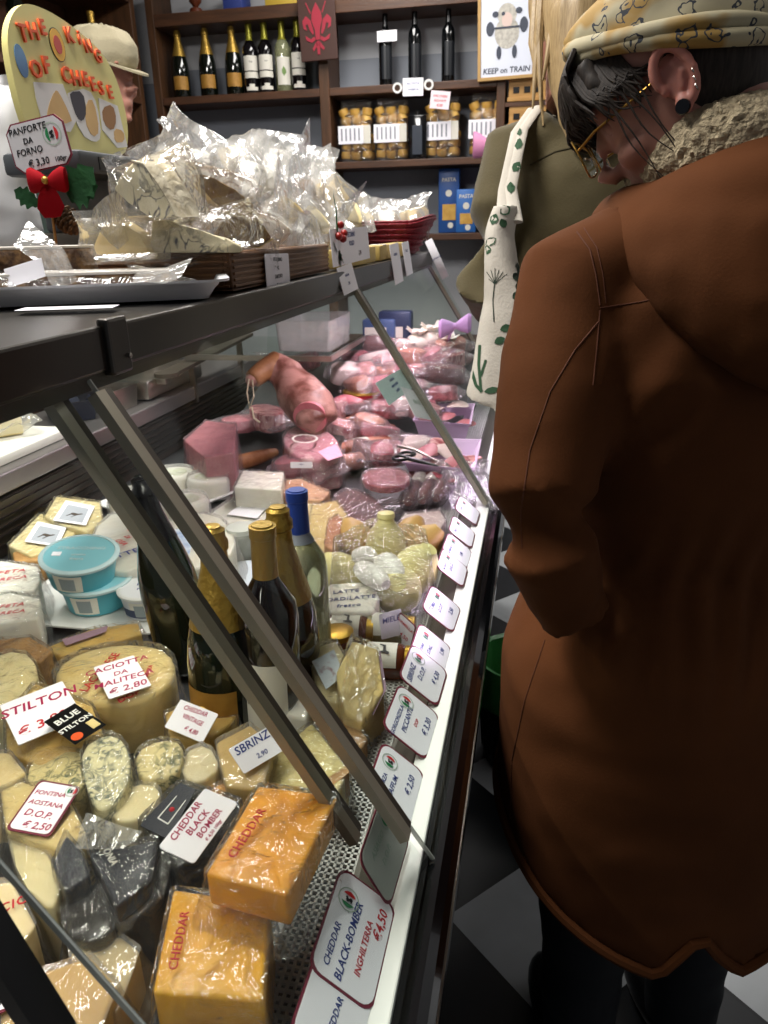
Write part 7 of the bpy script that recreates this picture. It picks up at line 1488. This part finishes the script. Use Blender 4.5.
print_on('dark_leaf_print', [leaf2(516+(k % 2)*3, 330-k*10, 9, 4, 1.6-.7*(-1)**k) for k in range(7)]+stroke([(516, 340), (518, 262)], 1.2), GRNL)

BT = bvh_of(SO)
print_on('strap_leaf_print', [leaf2(517, 150, 12, 4, 1.3), leaf2(513, 172, 12, 4, 1.0), leaf2(520, 136, 9, 3, 1.8), leaf2(511, 194, 12, 4, 1.6)], GRN)

# ---- shop assistant behind the counter
mb_c = GD(112, 62, 2.32); fz = V((.985, -.17, 0)).normalized()
am = thing('person', 'shop assistant in a cream flat cap and dark green jacket behind the counter', 'person', (mb_c.x-.06, mb_c.y, 0))
xz = fz.cross(V((0, 0, 1))); ma = Matrix.Translation(GD(104, 78, 2.32)) @ Matrix((xz, fz, V((0, 0, 1)))).transposed().to_4x4() @ Matrix.Rotation(-.12, 4, 'X')
mb = head_mb(None, None).xf(ma); ab = V((mb_c.x-.20, mb_c.y+.02, 0)); zn = (ma @ V((0, -.03, -.14))).z
mb.tube([ma @ V((0, -.02, -.04)), ma @ V((0, -.04, -.16)), ab+V((0, 0, zn-.12)), ab+V((0, 0, 1.0))], [.06, .062, .10, .12], 18)
hb = remesh(mb, .007, 3); hb.build('body', SKIN, am)
for s in (-1, 1): er = remesh(ear_mb(s).xf(ma), .003, 2); er.build('ear', bpy.data.materials['ear_skin'], am)
CAPM = mat('cream_cap', '#968d74', .9, col2='#8a826a', scale=20, bump=.2, bscale=200); mb = MB()
prof = [(.028, -.112, .100, .088), (.06, -.122, .112, .098), (.095, -.118, .110, .096), (.125, -.085, .085, .074), (.138, -.03, .04, .035)]
mb.loops([[V((w*math.cos(t), (yb+yf)/2+(yf-yb)/2*math.sin(t), z+.004*math.sin(8*t))) for t in [2*PI*k/40 for k in range(40)]] for z, yb, yf, w in prof]); mb.xf(ma); cp = remesh(mb, .006, 3); cp.build('flat_cap', CAPM, am)
mb = MB().loops([[V((.075*math.cos(t)*k, .075+.075*math.sin(t)*k, .030+dz-.018*math.sin(t)*k)) for t in [PI*j/16 for j in range(17)]] for k, dz in ((.2, 0), (1, 0), (1, .006), (.2, .006))]); mb.xf(ma); mb.build('cap_peak', CAPM, am); MB().ico(ma @ V((0, 0, .139)), .008, 2).build('cap_button', CAPM, am)
JG_ = mat('dark_green_jacket', '#1c2a24', .85, sheen=.1); La = V((-fz.y, fz.x, 0)); mb = MB()
zs_ = zn-.04
mb.loops(body_rings([(.9, (ab.x, ab.y), .20, .13), (1.1, (ab.x, ab.y), .20, .135), (zs_-.22, (ab.x, ab.y), .225, .145), (zs_-.10, (ab.x, ab.y), .22, .13), (zs_-.02, (ab.x, ab.y), .15, .10), (zs_+.03, (ab.x+.01, ab.y), .085, .08), (zs_+.05, (ab.x+.01, ab.y), .07, .068)], La, fz, 40))
for s in (1, -1):
    sp = ab+La*s*.20+V((0, 0, zs_-.09)); ep = ab+La*s*.25+fz*.04+V((0, 0, zs_-.36)); hp = ab+La*s*.16+fz*.22+V((0, 0, zs_-.50)); mb.tube([ab+La*s*.12+V((0, 0, zs_-.07)), sp, ep, hp], [.07, .075, .06, .048], 18)
cloth('jacket', mb, .011, JG_, am, 4, .005, 9, 33)
mb = MB()
for s in (.09, -.09): mb.tube([ab+La*s+V((0, 0, .95)), ab+La*s+V((0, 0, .5)), ab+La*s+V((0, 0, .03))], [.10, .08, .06], 16)
mb.build('trousers', TR, am)
MB().tube([ma @ V((.06, -.06, -.14)), ma @ V((0, .05, -.17)), ma @ V((-.06, -.06, -.14))], .010, 8).build('collar', 'white', am)
